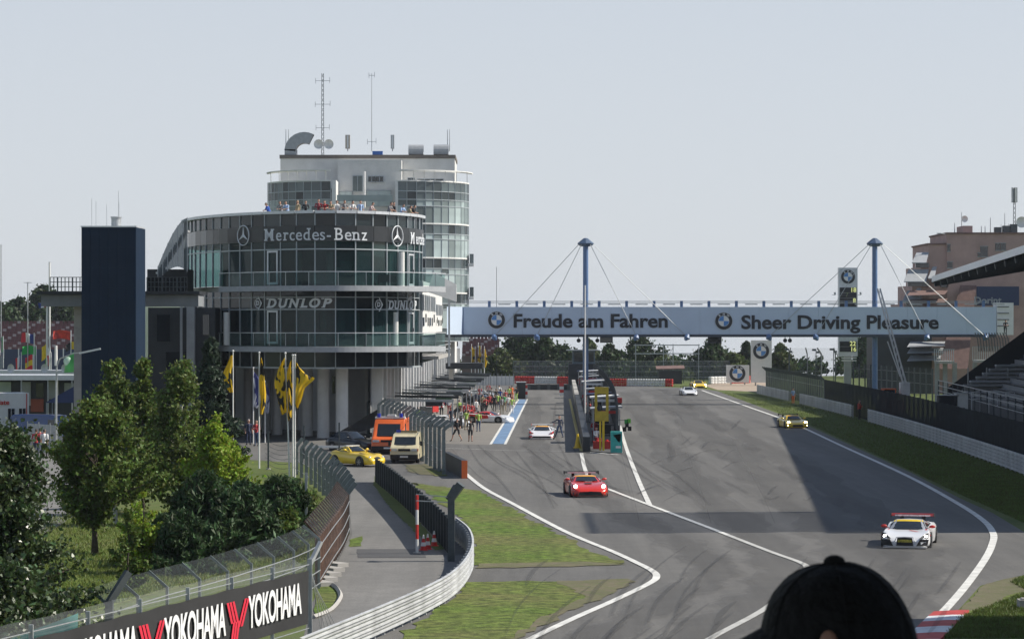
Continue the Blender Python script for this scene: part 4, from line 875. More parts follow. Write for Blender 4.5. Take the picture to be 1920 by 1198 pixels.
for px, anchors in ((1098,(925,1005,1195,1290)), (1640,(1440,1528,1740,1850))):
    x = XD(px, YB+1.4); zt_ = zb_(460); ms = link('mast', None, BR, Vector((x, YB+1.3, 0)) - Vector(BR.location))
    q = MB(); q.cyl((0,0,0), (0,0,zt_), .33, 16, .30); auto_smooth(q.build('pole', M_blue_pole, ms))
    q = MB(); q.tube([(0,0,zt_-.1),(0,0,zt_+.05),(0,0,zt_+.25),(0,0,zt_+.72),(0,0,zt_+.85)], [.5,.85,.95,.38,.2], 8); q.build('cap', mat('dark_blue_cap', (.06,.10,.17), .5), ms)
    for j, ax in enumerate(anchors):
        o = -1 if j < 2 else 1; a = Vector((x + o*(.8 if j in (0,3) else .5), YB+.3, zt_+.1)); c = D(ax, 633, YB-.25)
        q = MB(); q.cyl(a, c, .035, 5); q.build('stay_cable', M_steel, BR, world=True)
        q = MB(); q.tube([c+Vector((0,.1,.35)), c+Vector((-o*.1,0,0)), c+Vector((-o*.35,0,-.3))], [.2,.38,.12], 8); q.build('cable_anchor', M_blue_pole, BR, world=True)
for px in (1085,1120,1472,1481):
    t = thing('bridge_camera', 'small round camera under the bridge, %s' % {1085:'left of the left mast',1120:'right of the left mast',1472:'left of a close pair',1481:'right of a close pair'}[px], 'camera', D(px,631,YB+1))
    q = MB(); q.bar((0,0,0),(0,0,-.25),.08); q.build('bracket', M_dark, t); q = MB(); q.sphere((0,-.05,-.45),.24,10,8); q.cyl((0,-.1,-.45),(0,-.4,-.45),.14,10); q.build('housing', M_dark, t)
for px, w, lab in ((1137,24,'narrow dark display under the bridge right of the left mast'),(1340,26,'twin dark traffic light box under the middle of the bridge')):
    t = thing('hanging_display', lab, 'display', D(px,631,YB+1)); q = MB(); q.box((0,0,-.38),(w/SB,.25,.65 if w < 25 else .8)); q.build('case', M_dark, t)
    q = MB()
    for s in (-.3,.3): q.bar((s*w/SB,0,0),(s*w/SB,0,-.1),.06)
    q.build('hanger', M_steel, t); q = MB(); q.box((0,-.14,-.38),(w/SB*.85,.03,.45)); q.build('screen', M_carglass, t)
t = thing('bridge_end_cabin', 'white stair cabin at the right end of the bridge', 'cabin', D(1885,600,YB)); q = MB(); q.bb(D(1869,628,YB+.2), D(1893,568,YB+2.6)); q.build('wall', M_white, t, world=True)
for k in range(4):
    q = MB(); q.bb(D(1870,612-k*12,YB+.1), D(1892,610.5-k*12,YB+.15)); q.build('bar', M_fence, t, world=True)
t = thing('thin_flagstaff', 'very thin dark staff rising behind the left of the bridge', 'pole', D(931,575,YB+6)); q = MB(); q.bar((0,0,-12),(0,0,4.6),.05); q.build('staff', M_fence, t)
wp = thing('white_pole', 'slender bright white pole in front of the left blue mast', 'pole', P(1097,796)); q = MB(); q.cyl((0,0,0),(0,0,ZD(535,wp.location.y)),.085,10,.06); q.build('shaft', M_white, wp); q = MB(); q.cyl((0,0,0),(0,0,.15),.2,10); q.build('base', M_conc, wp)

# ------------------------------------------------------------------ scoreboard tower and emblem boards
YS = 322.0
sb = thing('scoreboard_tower', 'tall scoreboard tower with round emblem above black number panels', 'scoreboard', (XD(1590,YS), YS, 0)); zsb = lambda y: ZD(y, YS)
q = MB(); q.bb((XD(1573,YS), YS, zsb(668)), (XD(1608,YS), YS+1.2, zsb(502))); q.build('case', M_alu, sb, world=True)
q = MB(); q.bb((XD(1584,YS), YS+.3, 0), (XD(1597,YS), YS+1.0, zsb(668))); q.build('column', M_grey_wall, sb, world=True)
for k, y in enumerate((539,549,559,569,640,650)):
    q = MB(); q.bb((XD(1574.5,YS), YS-.06, zsb(y+9.5)), (XD(1606,YS), YS-.01, zsb(y))); q.build('number_panel', M_roundel_black, sb, world=True)
roundel(sb, D(1590,519,YS-.01) - Vector(sb.location), 13.5*YS/F)
M_digit = mat('lit_digits', (.5,.55,.2), .5, emit=(.75,.8,.3), estr=.55); M_dim = mat('dim_digits', (.2,.22,.12), .6)
for s_, x, y, m in (('18',1600,544,M_digit),('8',1602,564,M_digit),('22',1599,644.5,M_digit),('16',1600,655,M_digit),('7',1588,553,M_dim),('POS',1580,544,M_dim),('LAP',1580,645,M_dim)):
    if m is M_dim and s_ != '7': continue
    text(s_, m, sb, D(x, y, YS-.1) - Vector(sb.location), .75, ext=.005, bold=.01)
for y in (671,676):
    q = MB(); q.bar(D(1578,y,YS-.3), D(1606,y,YS-.3), .12); q.build('catwalk', M_white, sb, world=True)
for px, sx in ((1566,-1),(1614,1)):
    q = MB(); q.bar(D(px-sx*(-6 if sx < 0 else 6),553,YS), D(px,553,YS), .06); q.bar(D(px,553,YS), D(px-1,548,YS), .2); q.build('floodlight', M_steel, sb, world=True)
def board(px0, px1, y0, y1, Y, r, yc, label, side=.5):
    t = thing('emblem_board', label, 'sign', (XD((px0+px1)/2,Y), Y, 0)); q = MB(); q.bb((XD(px0,Y), Y, ZD(y1,Y)), (XD(px1,Y), Y+side, ZD(y0,Y))); q.build('board', M_white, t, world=True)
    roundel(t, D((px0+px1)/2-1, yc, Y-.01) - Vector(t.location), r*Y/F)
    for f in (.2,.8):
        x = XD(px0+(px1-px0)*f, Y+.3); q = MB(); q.bar((x,Y+.4,0),(x,Y+.4,ZD(y1,Y)+.3),.18); q.build('leg', M_steel, t, world=True)
board(1362,1405,684.5,717,404,15.5,700,'square white board with round blue emblem beside the gravel trap')
board(1409,1447,638,717,398,15.5,658,'tall white board with round blue emblem near the top', 1.2)

# ------------------------------------------------------------------ right-hand grandstand (roof edge, seats), an unseen slatted tower added for the shadow band, the stand we sit in
GS = thing('roofed_grandstand', 'grandstand with wide white-edged roof over terraces on the right', 'grandstand', (48, 190, 0))
e0, e1 = Vector((41.3, 262, 13.3)), Vector((31.4, 117, 15.0))       # track-side roof edge, far to near
bk = Vector((26, 1.5, 4.5))
N = 22
for k in range(N):
    a, c = e0.lerp(e1, k/N), e0.lerp(e1, (k+1)/N); q = MB()
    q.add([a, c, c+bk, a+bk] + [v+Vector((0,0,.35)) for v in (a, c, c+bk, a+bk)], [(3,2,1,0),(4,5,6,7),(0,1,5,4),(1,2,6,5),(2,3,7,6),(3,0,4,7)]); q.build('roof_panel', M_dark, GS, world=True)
    q = MB(); m_ = a; q.bar(a+Vector((.2,.05,-.25)), a+bk+Vector((0,.05,-.4)), .25, .5); q.build('roof_beam', M_fence, GS, world=True)
    q = MB(); q.add([a+Vector((-.08,0,-.05)), c+Vector((-.08,0,-.05)), c+Vector((-.08,0,.5)), a+Vector((-.08,0,.5)), a+Vector((-.02,0,-.05)), c+Vector((-.02,0,-.05)), c+Vector((-.02,0,.5)), a+Vector((-.02,0,.5))], [(0,3,2,1),(4,5,6,7),(3,7,6,2),(0,1,5,4)]); q.build('fascia', M_alu, GS, world=True)
q = MB(); q.add([e0+Vector((0,.02,-.1)), e0+bk+Vector((0,.02,-.1)), e0+bk+Vector((0,.02,.5)), e0+Vector((0,.02,.5))], [(0,1,2,3),(3,2,1,0)]); q.build('end_fascia', M_alu, GS, world=True)
for k in range(8):
    a = e0.lerp(e1, (k+.15)/8); q = MB(); p = a + Vector((12, .6, 0)); q.bar((p.x,p.y,0), (p.x,p.y,a.z+2.0), .7, .7); q.build('column', M_grey_wall, GS, world=True)
for r in range(16):                        # seat terraces, stepping up away from the track
    fx = 3.0 + r*.85; z = 2.2 + r*.48; a, c = Vector((e0.x+fx-1.5, 258, 0)), Vector((e1.x+fx-1.5, 119, 0)); q = MB()
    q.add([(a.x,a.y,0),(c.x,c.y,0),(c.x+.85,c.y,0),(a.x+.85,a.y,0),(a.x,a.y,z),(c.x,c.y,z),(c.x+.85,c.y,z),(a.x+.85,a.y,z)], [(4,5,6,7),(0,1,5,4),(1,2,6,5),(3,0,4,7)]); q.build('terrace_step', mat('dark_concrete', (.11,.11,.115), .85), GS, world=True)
    q = MB(); n = 60
    for k in range(n):
        p = a.lerp(c, (k+.5)/n); q.box((p.x+.55,p.y,z+.2), (.4,1.5,.06)); q.box((p.x+.75,p.y,z+.42), (.06,1.5,.4))
    tag(q.build('seat_row', mat('pale_seat', (.20,.21,.22), .6) if r < 7 else M_navy, GS, world=True), kind='stuff')
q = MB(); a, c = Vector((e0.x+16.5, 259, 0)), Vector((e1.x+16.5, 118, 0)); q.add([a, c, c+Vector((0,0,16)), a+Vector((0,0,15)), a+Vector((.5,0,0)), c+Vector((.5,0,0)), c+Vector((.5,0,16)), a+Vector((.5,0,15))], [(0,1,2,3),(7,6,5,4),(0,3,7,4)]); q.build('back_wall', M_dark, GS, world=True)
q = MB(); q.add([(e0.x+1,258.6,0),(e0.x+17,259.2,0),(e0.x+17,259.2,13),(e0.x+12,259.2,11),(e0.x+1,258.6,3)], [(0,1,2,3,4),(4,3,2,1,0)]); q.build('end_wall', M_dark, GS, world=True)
for k in range(30):                        # front barrier of the stand
    p, p2 = e0.lerp(e1, k/30), e0.lerp(e1, (k+1)/30); q = MB(); q.bar((p.x+.6,p.y,0),(p.x+.6,p.y,3.6),.09); q.build('front_post', M_fence, GS, world=True)
for z in (2.6,3.1,3.6):
    q = MB(); q.bar((e0.x+.6,e0.y,z),(e1.x+.6,e1.y,z),.07); q.build('front_rail', M_steel, GS, world=True)
# upper balcony and bent-top fence where the bridge lands
ub = thing('landing_balcony', 'balcony with pale upright railing beneath the right end of the bridge', 'balcony', D(1815,680,292))
for a, c, ya, yb in ((1752,1790,655,678),(1824,1890,650,676)):
    q = MB(); q.bb(D(a,yb+3,294), D(c,yb-1,290)); q.build('slab', M_conc, ub, world=True)
    for px in range(a, c, 4):
        q = MB(); q.bar(D(px,yb,290), D(px,ya,290), .07); q.build('baluster', M_alu, ub, world=True)
    q = MB(); q.bar(D(a,ya,290), D(c,ya,290), .08); q.build('handrail', M_steel, ub, world=True)
for k in range(12):
    px = 1835+k*5.2; q = MB(); a = D(px,658,289); q.bar(a, D(px-2,636,289), .09); q.bar(D(px-2,636,289), D(px-7,624,289), .09); q.build('bent_post', M_fence, ub, world=True)
for px in (1757,1772,1790,1828,1850,1880):
    q = MB(); a = D(px,680,292); q.bar((a.x,a.y,0), a, .45); q.build('pillar', M_grey_wall, ub, world=True)
q = MB(); q.bb(D(1835,660,289.2), D(1893,632,289.2)+Vector((0,.02,0))); q.build('mesh_panel', M_mesh_dense, ub, world=True)
SW = thing('shadow_tower', 'unseen slatted tower added beyond the right edge to cast the shadow band', 'tower', (36, 124, 0))  # unseen, added for its shadow band; slats let part of the sun through
for k in range(28):
    q = MB(); q.bb((34, 118.2+k*.45, 0), (34.15, 118.45+k*.45, 26.6)); q.build('shade_slat', M_conc, SW, world=True)
for k in range(8):
    q = MB(); q.bb((34.2, 118.2, .3+k*3.6), (36.5, 118.5, .5+k*3.6)); q.bb((34.2, 130.2, .3+k*3.6), (36.5, 130.5, .5+k*3.6)); q.build('cross_beam', M_steel, SW, world=True); q = MB(); q.bb((33.98,118.0,26.62),(34.2,130.8,26.75)); q.build('top_rail', M_dark, SW, world=True)
NS = thing('near_grandstand', 'covered grandstand to the right of the camera, outside the picture', 'grandstand', (38, 40, 0))
q = MB(); q.bb((27.5,-30,13.6),(52,83.2,14.2)); q.build('roof', M_dark, NS, world=True)
for r in range(12):
    q = MB(); q.bb((31+r*1.4,-28,0),(32.4+r*1.4,82,2+r*.7)); q.build('terrace_step', M_conc, NS, world=True)
for k in range(6):
    q = MB(); q.bb((45,-25+k*21,0),(45.8,-24.2+k*21,13.6)); q.build('column', M_grey_wall, NS, world=True)
q = MB(); q.bb((50.5,-30,0),(51,83,13.6)); q.build('back_wall', M_dark, NS, world=True)
VS = thing('viewing_stand', 'concrete terrace where the spectator in the cap sits, with an added shading roof', 'grandstand', (0, 0, 0))
for r in range(9):
    q = MB(); yy = 5.0 - r*.9; zz = 7.20 + r*.15; q.bb((-14, yy-.9, 0), (14, yy, zz)); q.build('terrace_step', M_conc, VS, world=True)
q = MB(); q.bb((-3,2.95,7.70),(4,3.35,7.78)); q.bb((-2.6,3.1,7.2),(-2.5,3.2,7.7)); q.bb((3.0,3.1,7.2),(3.1,3.2,7.7)); q.build('bench', M_alu, VS, world=True)
q = MB(); q.bb((-15,-10,13.0),(16,7.5,13.4)); q.build('roof', M_dark, VS, world=True)  # roof out of view, added to keep the cap in shade
q = MB(); q.bb((14,-10,0),(14.4,6.5,13.0)); q.build('side_wall', M_conc, VS, world=True)
for x in (-13.5,-4.5,4.5):
    q = MB(); q.bb((x-.2,-3,0),(x+.2,-2.6,13)); q.build('column', M_steel, VS, world=True)

# ------------------------------------------------------------------ pink terraced hotel
YH = 352.0; zh = lambda y: ZD(y, YH); xh = lambda x: XD(x, YH)
HT = thing('terraced_hotel', 'pinkish terraced building with grey awnings behind the right end of the bridge', 'building', (xh(1800), YH+8, 0))
def blk(a, c, yt_, yb_, d0=0, d1=14, m=None, nm='storey'):
    q = MB(); q.bb((xh(a), YH+d0, zh(yb_) if yb_ else 0), (xh(c), YH+d1, zh(yt_))); return q.build(nm, m or M_pink, HT, world=True)
blk(1775,1925,439,None); blk(1741,1776,459,None, .3); blk(1808,1826,423,440, 1, 6, nm='chimney'); blk(1728,1742,500,None,.6); blk(1712,1729,535,None,.9); blk(1698,1713,570,None,1.2)
blk(1773,1926,436,439,-.2,14.2,M_brick,'cornice'); blk(1739,1777,456,459,.1,14.2,M_brick,'cornice')
for (a, c, y0, y1) in ((1705,1742,473,493),(1690,1742,505,528),(1735,1757,500,522),(1687,1730,545,566),(1706,1728,540,556),(1752,1778,517,530)):
    q = MB(); q.add([(xh(a),YH-2.2,zh(y1)),(xh(c-10),YH-2.2,zh(y1)),(xh(c),YH+.1,zh(y0)),(xh(a+14),YH+.1,zh(y0)),(xh(a)+.02,YH-2.2,zh(y1)-.12),(xh(c-10),YH-2.2,zh(y1)-.12)], [(0,1,2,3),(0,4,5,1)]); q.build('awning', M_awning, HT, world=True)
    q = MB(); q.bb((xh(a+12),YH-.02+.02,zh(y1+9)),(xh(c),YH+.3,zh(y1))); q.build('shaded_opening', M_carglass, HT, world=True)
for (a, c, y0, y1) in ((1866,1875,456,470),(1876,1886,456,470),(1776,1782,458,472),(1776,1786,491,503),(1838,1852,462,482),(1833,1838,474,482)):
    wd = link('window', None, HT, Vector((xh((a+c)/2), YH-.02, (zh(y0)+zh(y1))/2)) - Vector(HT.location)); w, h = (c-a)*YH/F, (y1-y0)*YH/F
    q = MB(); q.box((0,0,0),(w,.08,h)); q.build('pane', M_carglass, wd); q = MB(); q.box((0,-.03,h/2),(w+.1,.1,.08)); q.box((0,-.03,-h/2),(w+.1,.14,.1)); q.build('frame', M_grey_wall, wd)
q = MB(); q.add([(xh(1745),YH-6,zh(690)),(xh(1800),YH-6,zh(690)),(xh(1830),YH-.3,zh(535)),(xh(1800),YH-.3,zh(535))], [(0,1,2,3)]); q.build('sloping_roof', M_brick, HT, world=True)
for y in (545,560,640,652,666):
    q = MB(); q.add([(xh(1690),YH-5,zh(y+10)),(xh(1760),YH-5,zh(y+8)),(xh(1775),YH-1,zh(y)),(xh(1705),YH-1,zh(y))], [(0,1,2,3)]); q.build('lower_awning', M_brick if y < 600 else M_awning, HT, world=True)
blk(1640,1745,612,None,-1,8,M_dark,'podium'); blk(1690,1760,580,612,-2,6,M_brick,'podium')
blk(1822,1900,538,573,-4,-3.6,M_navy,'sign_panel')
fit_text('Dorint', mat('dull_lettering', (.30,.32,.36), .6), HT, 1827, 1878, 563, YH-4.1, 13, bold=.02)
for px, yt_, lab, dsh in ((1790,418,'short stub aerial on the left of the pink building roof',()),(1803,398,'aerial with round dish on the pink building roof',((.35,411,.45),)),(1840,424,'left of three thin staffs on the pink building roof',()),(1847,424,'middle of three thin staffs on the pink building roof',()),(1857,408,'tall thin staff in the middle of the pink roof',()),(1884,400,'aerial with side arms near the right mast',())):
    mast(px, yt_, 438, lab, .07, ((426,.5),) if px == 1884 else (), YH+5, dishes=dsh)
mast(1902,352,438,'thick telecom mast at the right edge above the pink building', .3, (), YH+5, dishes=((.9,417,.75),), lattice=True)
t = thing('sector_antenna', 'cluster of long panel antennas topping the right telecom mast', 'antenna', D(1902,380,YH+5))
for k in range(5):
    a = 2*math.pi*k/5; q = MB(); q.box((.28*math.cos(a),.28*math.sin(a),1.0),(.22,.2,2.0),a); q.build('panel', M_steel, t)
t = thing('roof_plant', 'dark air conditioning units on the right of the pink roof', 'air conditioner', D(1882,439,YH+4))
for k, x in enumerate((-.8,.3,1.3)):
    q = MB(); q.box((x,0,.45+.1*k),(.9,.9,.9+.2*k)); q.build('unit', M_fence, t)
t = thing('wall_lamp_arm', 'lamp on a long arm at the left corner of the pink roof', 'lamp', D(1775,440,YH)); q = MB(); q.bar((0,0,0),(-.9,-.5,.15),.07); q.build('arm', M_steel, t); q = MB(); q.box((-1.1,-.55,.13),(.6,.25,.12)); q.build('head', M_steel, t)
# ------------------------------------------------------------------ trees and shrubs
def leaf_mat(name, col, isl=.45, tr=.35):
    return mat(name, col, .55, var=.25, scale=.8, island=isl, trans=tr, spec=.3)
L_dark = mat('leaf_dark', (.052, .085, .028), .36, var=.25, scale=.8, island=.5, trans=.25, spec=.6); L_mid = leaf_mat('leaf_mid', (.095, .145, .028)); L_lime = leaf_mat('leaf_lime', (.22, .31, .03)); L_birch = leaf_mat('leaf_birch', (.115, .165, .038))
L_pine = leaf_mat('needle_dark', (.042, .080, .028), .6, .2); L_spruce = leaf_mat('needle_blue', (.035, .06, .035), .4, .15); L_far = leaf_mat('leaf_far', (.040, .068, .024)); L_far2 = leaf_mat('leaf_far_light', (.075, .10, .030))
def leaves(cents, rads, per, size, rng, aspect=1.6, up=.3, roots=None):
    """small folded leaves along the outer part of every branch (root -> tip), loosest at the tip"""
    n = len(cents)*per; c = np.repeat(np.array(cents), per, 0); r = np.repeat(np.array(rads), per)[:, None]
    if roots is None: base = c
    else:
        ro = np.repeat(np.array(roots), per, 0); t = .42 + .78*rng.random((n, 1))**.75; base = ro + (c-ro)*t; r = r*(1.15 - .75*np.abs(t-.75))
    d = rng.normal(size=(n, 3)); d /= np.linalg.norm(d, axis=1, keepdims=True); rad = np.minimum(1.7, np.abs(rng.normal(0, .62, (n, 1))))
    pos = base + d*r*rad*np.array([1, 1, .75])
    a = rng.normal(size=(n, 3)); a[:, 2] -= up; a /= np.linalg.norm(a, axis=1, keepdims=True); b = rng.normal(size=(n, 3)); b -= a*(a*b).sum(1, keepdims=True); b /= np.linalg.norm(b, axis=1, keepdims=True)
    s = size*(.6 + .8*rng.random((n, 1))); a = a*s*aspect/2; b = b*s/2; nrm = np.cross(a, b); nrm /= np.linalg.norm(nrm, axis=1, keepdims=True)
    v = np.stack([pos - a, pos + b + nrm*s*.12, pos + a, pos - b + nrm*s*.12], 1).reshape(-1, 3); return v
def np_mesh(name, v, m):
    n = len(v)//4; me = bpy.data.meshes.new(name); me.vertices.add(len(v)); me.vertices.foreach_set('co', v.astype(np.float32).ravel())
    me.loops.add(len(v)); me.loops.foreach_set('vertex_index', np.arange(len(v), dtype=np.int32)); me.polygons.add(n)
    me.polygons.foreach_set('loop_start', np.arange(0, len(v), 4, dtype=np.int32)); me.polygons.foreach_set('loop_total', np.full(n, 4, dtype=np.int32)); me.materials.append(m); me.update(); me.validate(); return me
def tree(name, label, loc, h, cr, cb, lm, nclump, per, size, seed, trunk=.14, bark=None, shape='round', group=None, branches=10, clump=.55, stems=1, up=.3, aspect=1.6, cat='tree'):
    """h height, cr crown radius, cb crown base; shape round / cone / column / bush"""
    rng = np.random.default_rng(seed); rr = random.Random(seed); t = thing(name, label, cat, loc, 0, group); cents, rads, roots = [], [], []; tr = MB(); nclump = int(nclump*1.5); per = int(per*.62); clump *= .82
    H_ = h - cb; nl = max(7, nclump//9); limbs = [(rr.random(), rr.uniform(0, 2*math.pi), .62 + .5*rr.random()) for _ in range(nl)]
    for k in range(nclump):
        for _ in range(30):
            lu, la, lr = rr.choice(limbs); u = min(1, max(0, lu + rr.gauss(0, .09))); a = la + rr.gauss(0, .38)
            if rr.random() < .25: u, a, lr = rr.random(), rr.uniform(0, 6.283), .8
            if shape == 'cone': w = (1-u)**.85*.98 + .03
            elif shape == 'column': w = max(.12, math.sin(math.pi*min(1, .12+u*.93))**.7) * (1 - .35*u)
            elif shape == 'spire': w = .10 + .92*(1-u)**.8*min(1, .55+u*2)
            elif shape == 'taper': w = .22 + .78*(1-u)**1.1
            elif shape == 'bush': w = math.sqrt(max(0.02, 1-u*u))
            else: w = math.sqrt(max(0.02, 1-(2*u-1)**2))**.8*(1.05-.22*u)
            rad = cr*w*lr*(.35 + .65*rr.random()**.5); z = cb + u*H_
            lump = 1 + .25*math.sin(3*a + seed) * (1 if shape != 'cone' else .3); rad *= lump
            if rr.random() < .9: break
        tipr = rad*(1 + .22*rr.random()**2); z += rr.uniform(-.1, .14)*cr; cents.append((tipr*math.cos(a), tipr*math.sin(a), z)); dz = {'cone': -.05, 'bush': .5}.get(shape, .55)*rad + .1*cr; roots.append((.12*rad*math.cos(a), .12*rad*math.sin(a), max(.05, z-dz))); rads.append(clump*cr*(.22 + .30*rr.random())*(1.15-.4*u if shape in ('cone', 'column') else 1))
    crown = link('crown', np_mesh('crown', leaves(cents, rads, per, size, rng, aspect, up, roots), lm), t)
    for s in range(stems):
        ox, oy = (rr.uniform(-.3,.3), rr.uniform(-.3,.3)) if stems > 1 else (0, 0); top = h*.93 if shape in ('cone', 'column') else cb + H_*.72; n = 7
        pts = [(ox + .06*h*.3*math.sin(k*1.3+seed)*(k/n), oy + .06*h*.3*math.cos(k*1.7+seed)*(k/n), top*k/n) for k in range(n+1)]; tr.tube(pts, [max(.02, trunk*(1.25 if k == 0 else 1)*(1-.86*k/n)) for k in range(n+1)], 7)
    order = sorted(range(len(cents)), key=lambda i: rr.random())[:branches]
    for i in order:
        c = Vector(cents[i]); a = Vector((0, 0, roots[i][2])); m_ = a.lerp(c, .55) + Vector((0,0,.08*cr)); tr.tube([a, m_, c], [trunk*.38, trunk*.24, .02], 5)
    tr.build('trunk', bark or M_bark, t, True); return t
# near left
tree('leafy_tree', 'large dark leafy tree filling the lower left corner', (-13.5, 70, 0), 6.2, 2.75, .2, L_dark, 130, 330, .085, 1, .2, clump=.6, branches=34, shape='taper')
tree('leafy_tree', 'low spreading dark leafy shrub under the big corner tree', (-12.2, 64, 0), 2.9, 2.0, .1, L_dark, 80, 330, .085, 31, .1, clump=.8, branches=16, stems=3, shape='bush')
tree('leafy_tree', 'round leafy tree on a straight dark trunk in the park', P(178,1040), 5.7, 2.25, 1.5, L_mid, 100, 330, .10, 2, .13, clump=.58, branches=40)
tree('birch_tree', 'slender birch with white trunk behind the round park tree', P(217,985), 7.4, 1.75, 1.5, L_birch, 100, 250, .10, 3, .09, M_birch, 'spire', clump=.5, branches=30)
tree('birch_tree', 'broad birch with thin pale trunk in front of the dark wing', P(340,965), 6.9, 2.3, .7, L_birch, 130, 280, .10, 4, .08, M_birch, 'spire', clump=.5, branches=30)
tree('young_tree', 'bushy leafy tree between the two birches', P(268,955), 7.0, 1.6, 1.4, L_mid, 90, 250, .11, 5, .1, shape='spire', clump=.52, branches=22)
tree('young_tree', 'bright yellow-green young tree beside the flagpoles', P(402,985), 4.6, 1.75, .3, L_lime, 120, 330, .10, 6, .08, shape='column', clump=.66, branches=18)
tree('shrub', 'small yellowish shrub in the middle of the lawn', P(268,1075), 3.1, 1.0, .2, L_lime, 50, 170, .085, 7, .05, shape='column', clump=.7, branches=12, cat='shrub')
tree('shrub', 'thin leafy shrub at the lower edge of the lawn', P(240,1110), 2.6, .8, .1, L_mid, 36, 150, .085, 8, .05, shape='column', clump=.7, branches=10, cat='shrub')
for px, py, h, r, s, lab in ((300,1062,1.6,1.15,9,'small dark pine at the left end of the pine clump'),(385,1052,3.1,1.6,10,'tallest dark pine in the middle of the clump'),(455,1040,2.6,1.7,11,'broad dark pine right of the tallest one'),(520,1010,2.3,1.6,12,'dark pine at the right end of the clump'),(345,1075,2.0,1.3,14,'low dark pine in front of the tallest pine')):
    tree('pine_tree', lab, P(px, py), h, r, .05, L_pine, 130, 330, .085, s, .09, shape='bush', clump=.5, branches=20, stems=2, up=-.9, aspect=3.8, group='dark pines on the lawn')
tree('spruce_tree', 'dark blue-green spruce behind the birch, below the balconies', P(396,905), 7.9, 2.1, .4, L_spruce, 160, 210, .12, 13, .12, shape='cone', clump=.42, branches=30, up=.4, aspect=3.0)
q_ = P(505,935)
tree('ground_shrub', 'low light green bush on the bank left of the bent fence', P(560,965), 1.2, 1.3, .0, L_birch, 40, 150, .12, 17, .04, shape='bush', clump=.7, branches=6, stems=3, cat='shrub')
tree('ground_shrub', 'low green bush right of the dark pines', P(540,1035), 1.5, 1.1, .0, L_mid, 40, 150, .11, 18, .04, shape='bush', clump=.7, branches=6, stems=3, cat='shrub')
# far tree line beyond the end of the straight
FT = [(935,715,662,32,L_far2,'light green bush beyond the pit wall end'),(975,712,628,46,L_far,'dark tall tree left of the pit exit gap'),(1022,711,634,36,L_far,'dark tree just left of the bridge mast'),(1060,711,655,30,L_far,'lower dark tree hugging the bridge mast'),(1108,711,642,24,L_far2,'narrow pale tree right of the bridge mast'),(1142,711,650,28,L_far,'round dark tree second right of the bridge mast'),(1200,711,632,40,L_far,'tall dark tree under the middle of the bridge'),
      (1250,711,676,32,L_far2,'low pale bush under the gantry'),(1292,711,684,30,L_far2,'low pale bush right of the gantry'),(1338,711,646,40,L_far,'wide tree left of the emblem boards'),(1378,711,668,24,L_far2,'small tree at the left of the square emblem board'),(1400,711,646,18,L_far,'dark tree between the emblem boards'),(1462,711,650,22,L_far2,'tree right of the tall emblem board'),(1618,706,632,22,L_pine,'dark conifer behind the scoreboard tower')]
for i, (px, pb, pt, rp, lm, lab) in enumerate(FT):
    Y = 436 + (i*37 % 23); z = ZD(pt, Y); tree('far_tree', lab, (XD(px, Y), Y, 0), z, rp*Y/F*1.35, .1, lm, 100, 130, .36, 40+i, .2, shape='taper' if i % 3 == 1 else 'column' if i != 13 else 'cone', clump=.72, branches=12, group='trees beyond the end of the straight')
for i, (px, pt, rp, Y, lab) in enumerate(((30,562,40,480,'left tree on the skyline above the red seats'),(78,542,42,490,'tallest tree on the skyline above the red seats'),(125,556,34,484,'right tree on the skyline above the red seats'),(158,566,24,500,'small tree at the left edge of the navy tower'),(2,575,30,470,'tree at the left picture edge above the red seats'))):
    tree('skyline_tree', lab, (XD(px, Y), Y, 0), ZD(pt, Y), rp*Y/F*1.05, 2.0, L_far, 90, 130, .5, 70+i, .25, clump=.7, branches=14, group='trees above the red seats')
# woodland closing the view far away, hill
rng = np.random.default_rng(99); rr = random.Random(99); cs, rs = [], []
for k in range(560):
    x = rr.uniform(-110, 170); y = rr.uniform(468, 505); h = 1.9 + .8*math.sin(x*.11) + rr.random()*1.2
    for z in (1.0, h*.55, h): cs.append((x, y, z)); rs.append(1.0)
w = link('woodland', np_mesh('woodland', leaves(cs, rs, 26, .6, rng), L_far)); tag(w, 'low distant woodland closing off the end of the straight', 'woodland', kind='stuff')
q = MB(); rows = []
for j in range(5): rows.append([(x, 2300 + 60*j, (30 + 14*math.sin(x*.004+1) + 7*math.sin(x*.013) + 2*math.sin(x*.05+j))*math.sin(math.pi*min(1, (j+.02)/4*.5+.0))*(1 if x < -280 else max(.02, (1-(x+280)/160)) if x < -120 else .02) - (70 if j == 0 or x > -150 else 0)) for x in range(-1100, 500, 20)])
q.grid(rows); tag(q.build('hill', ground_mat('far_woods', [(.045,.075,.03),(.07,.10,.04),(.05,.07,.03)], [.02,.1]), None, True), kind='structure')
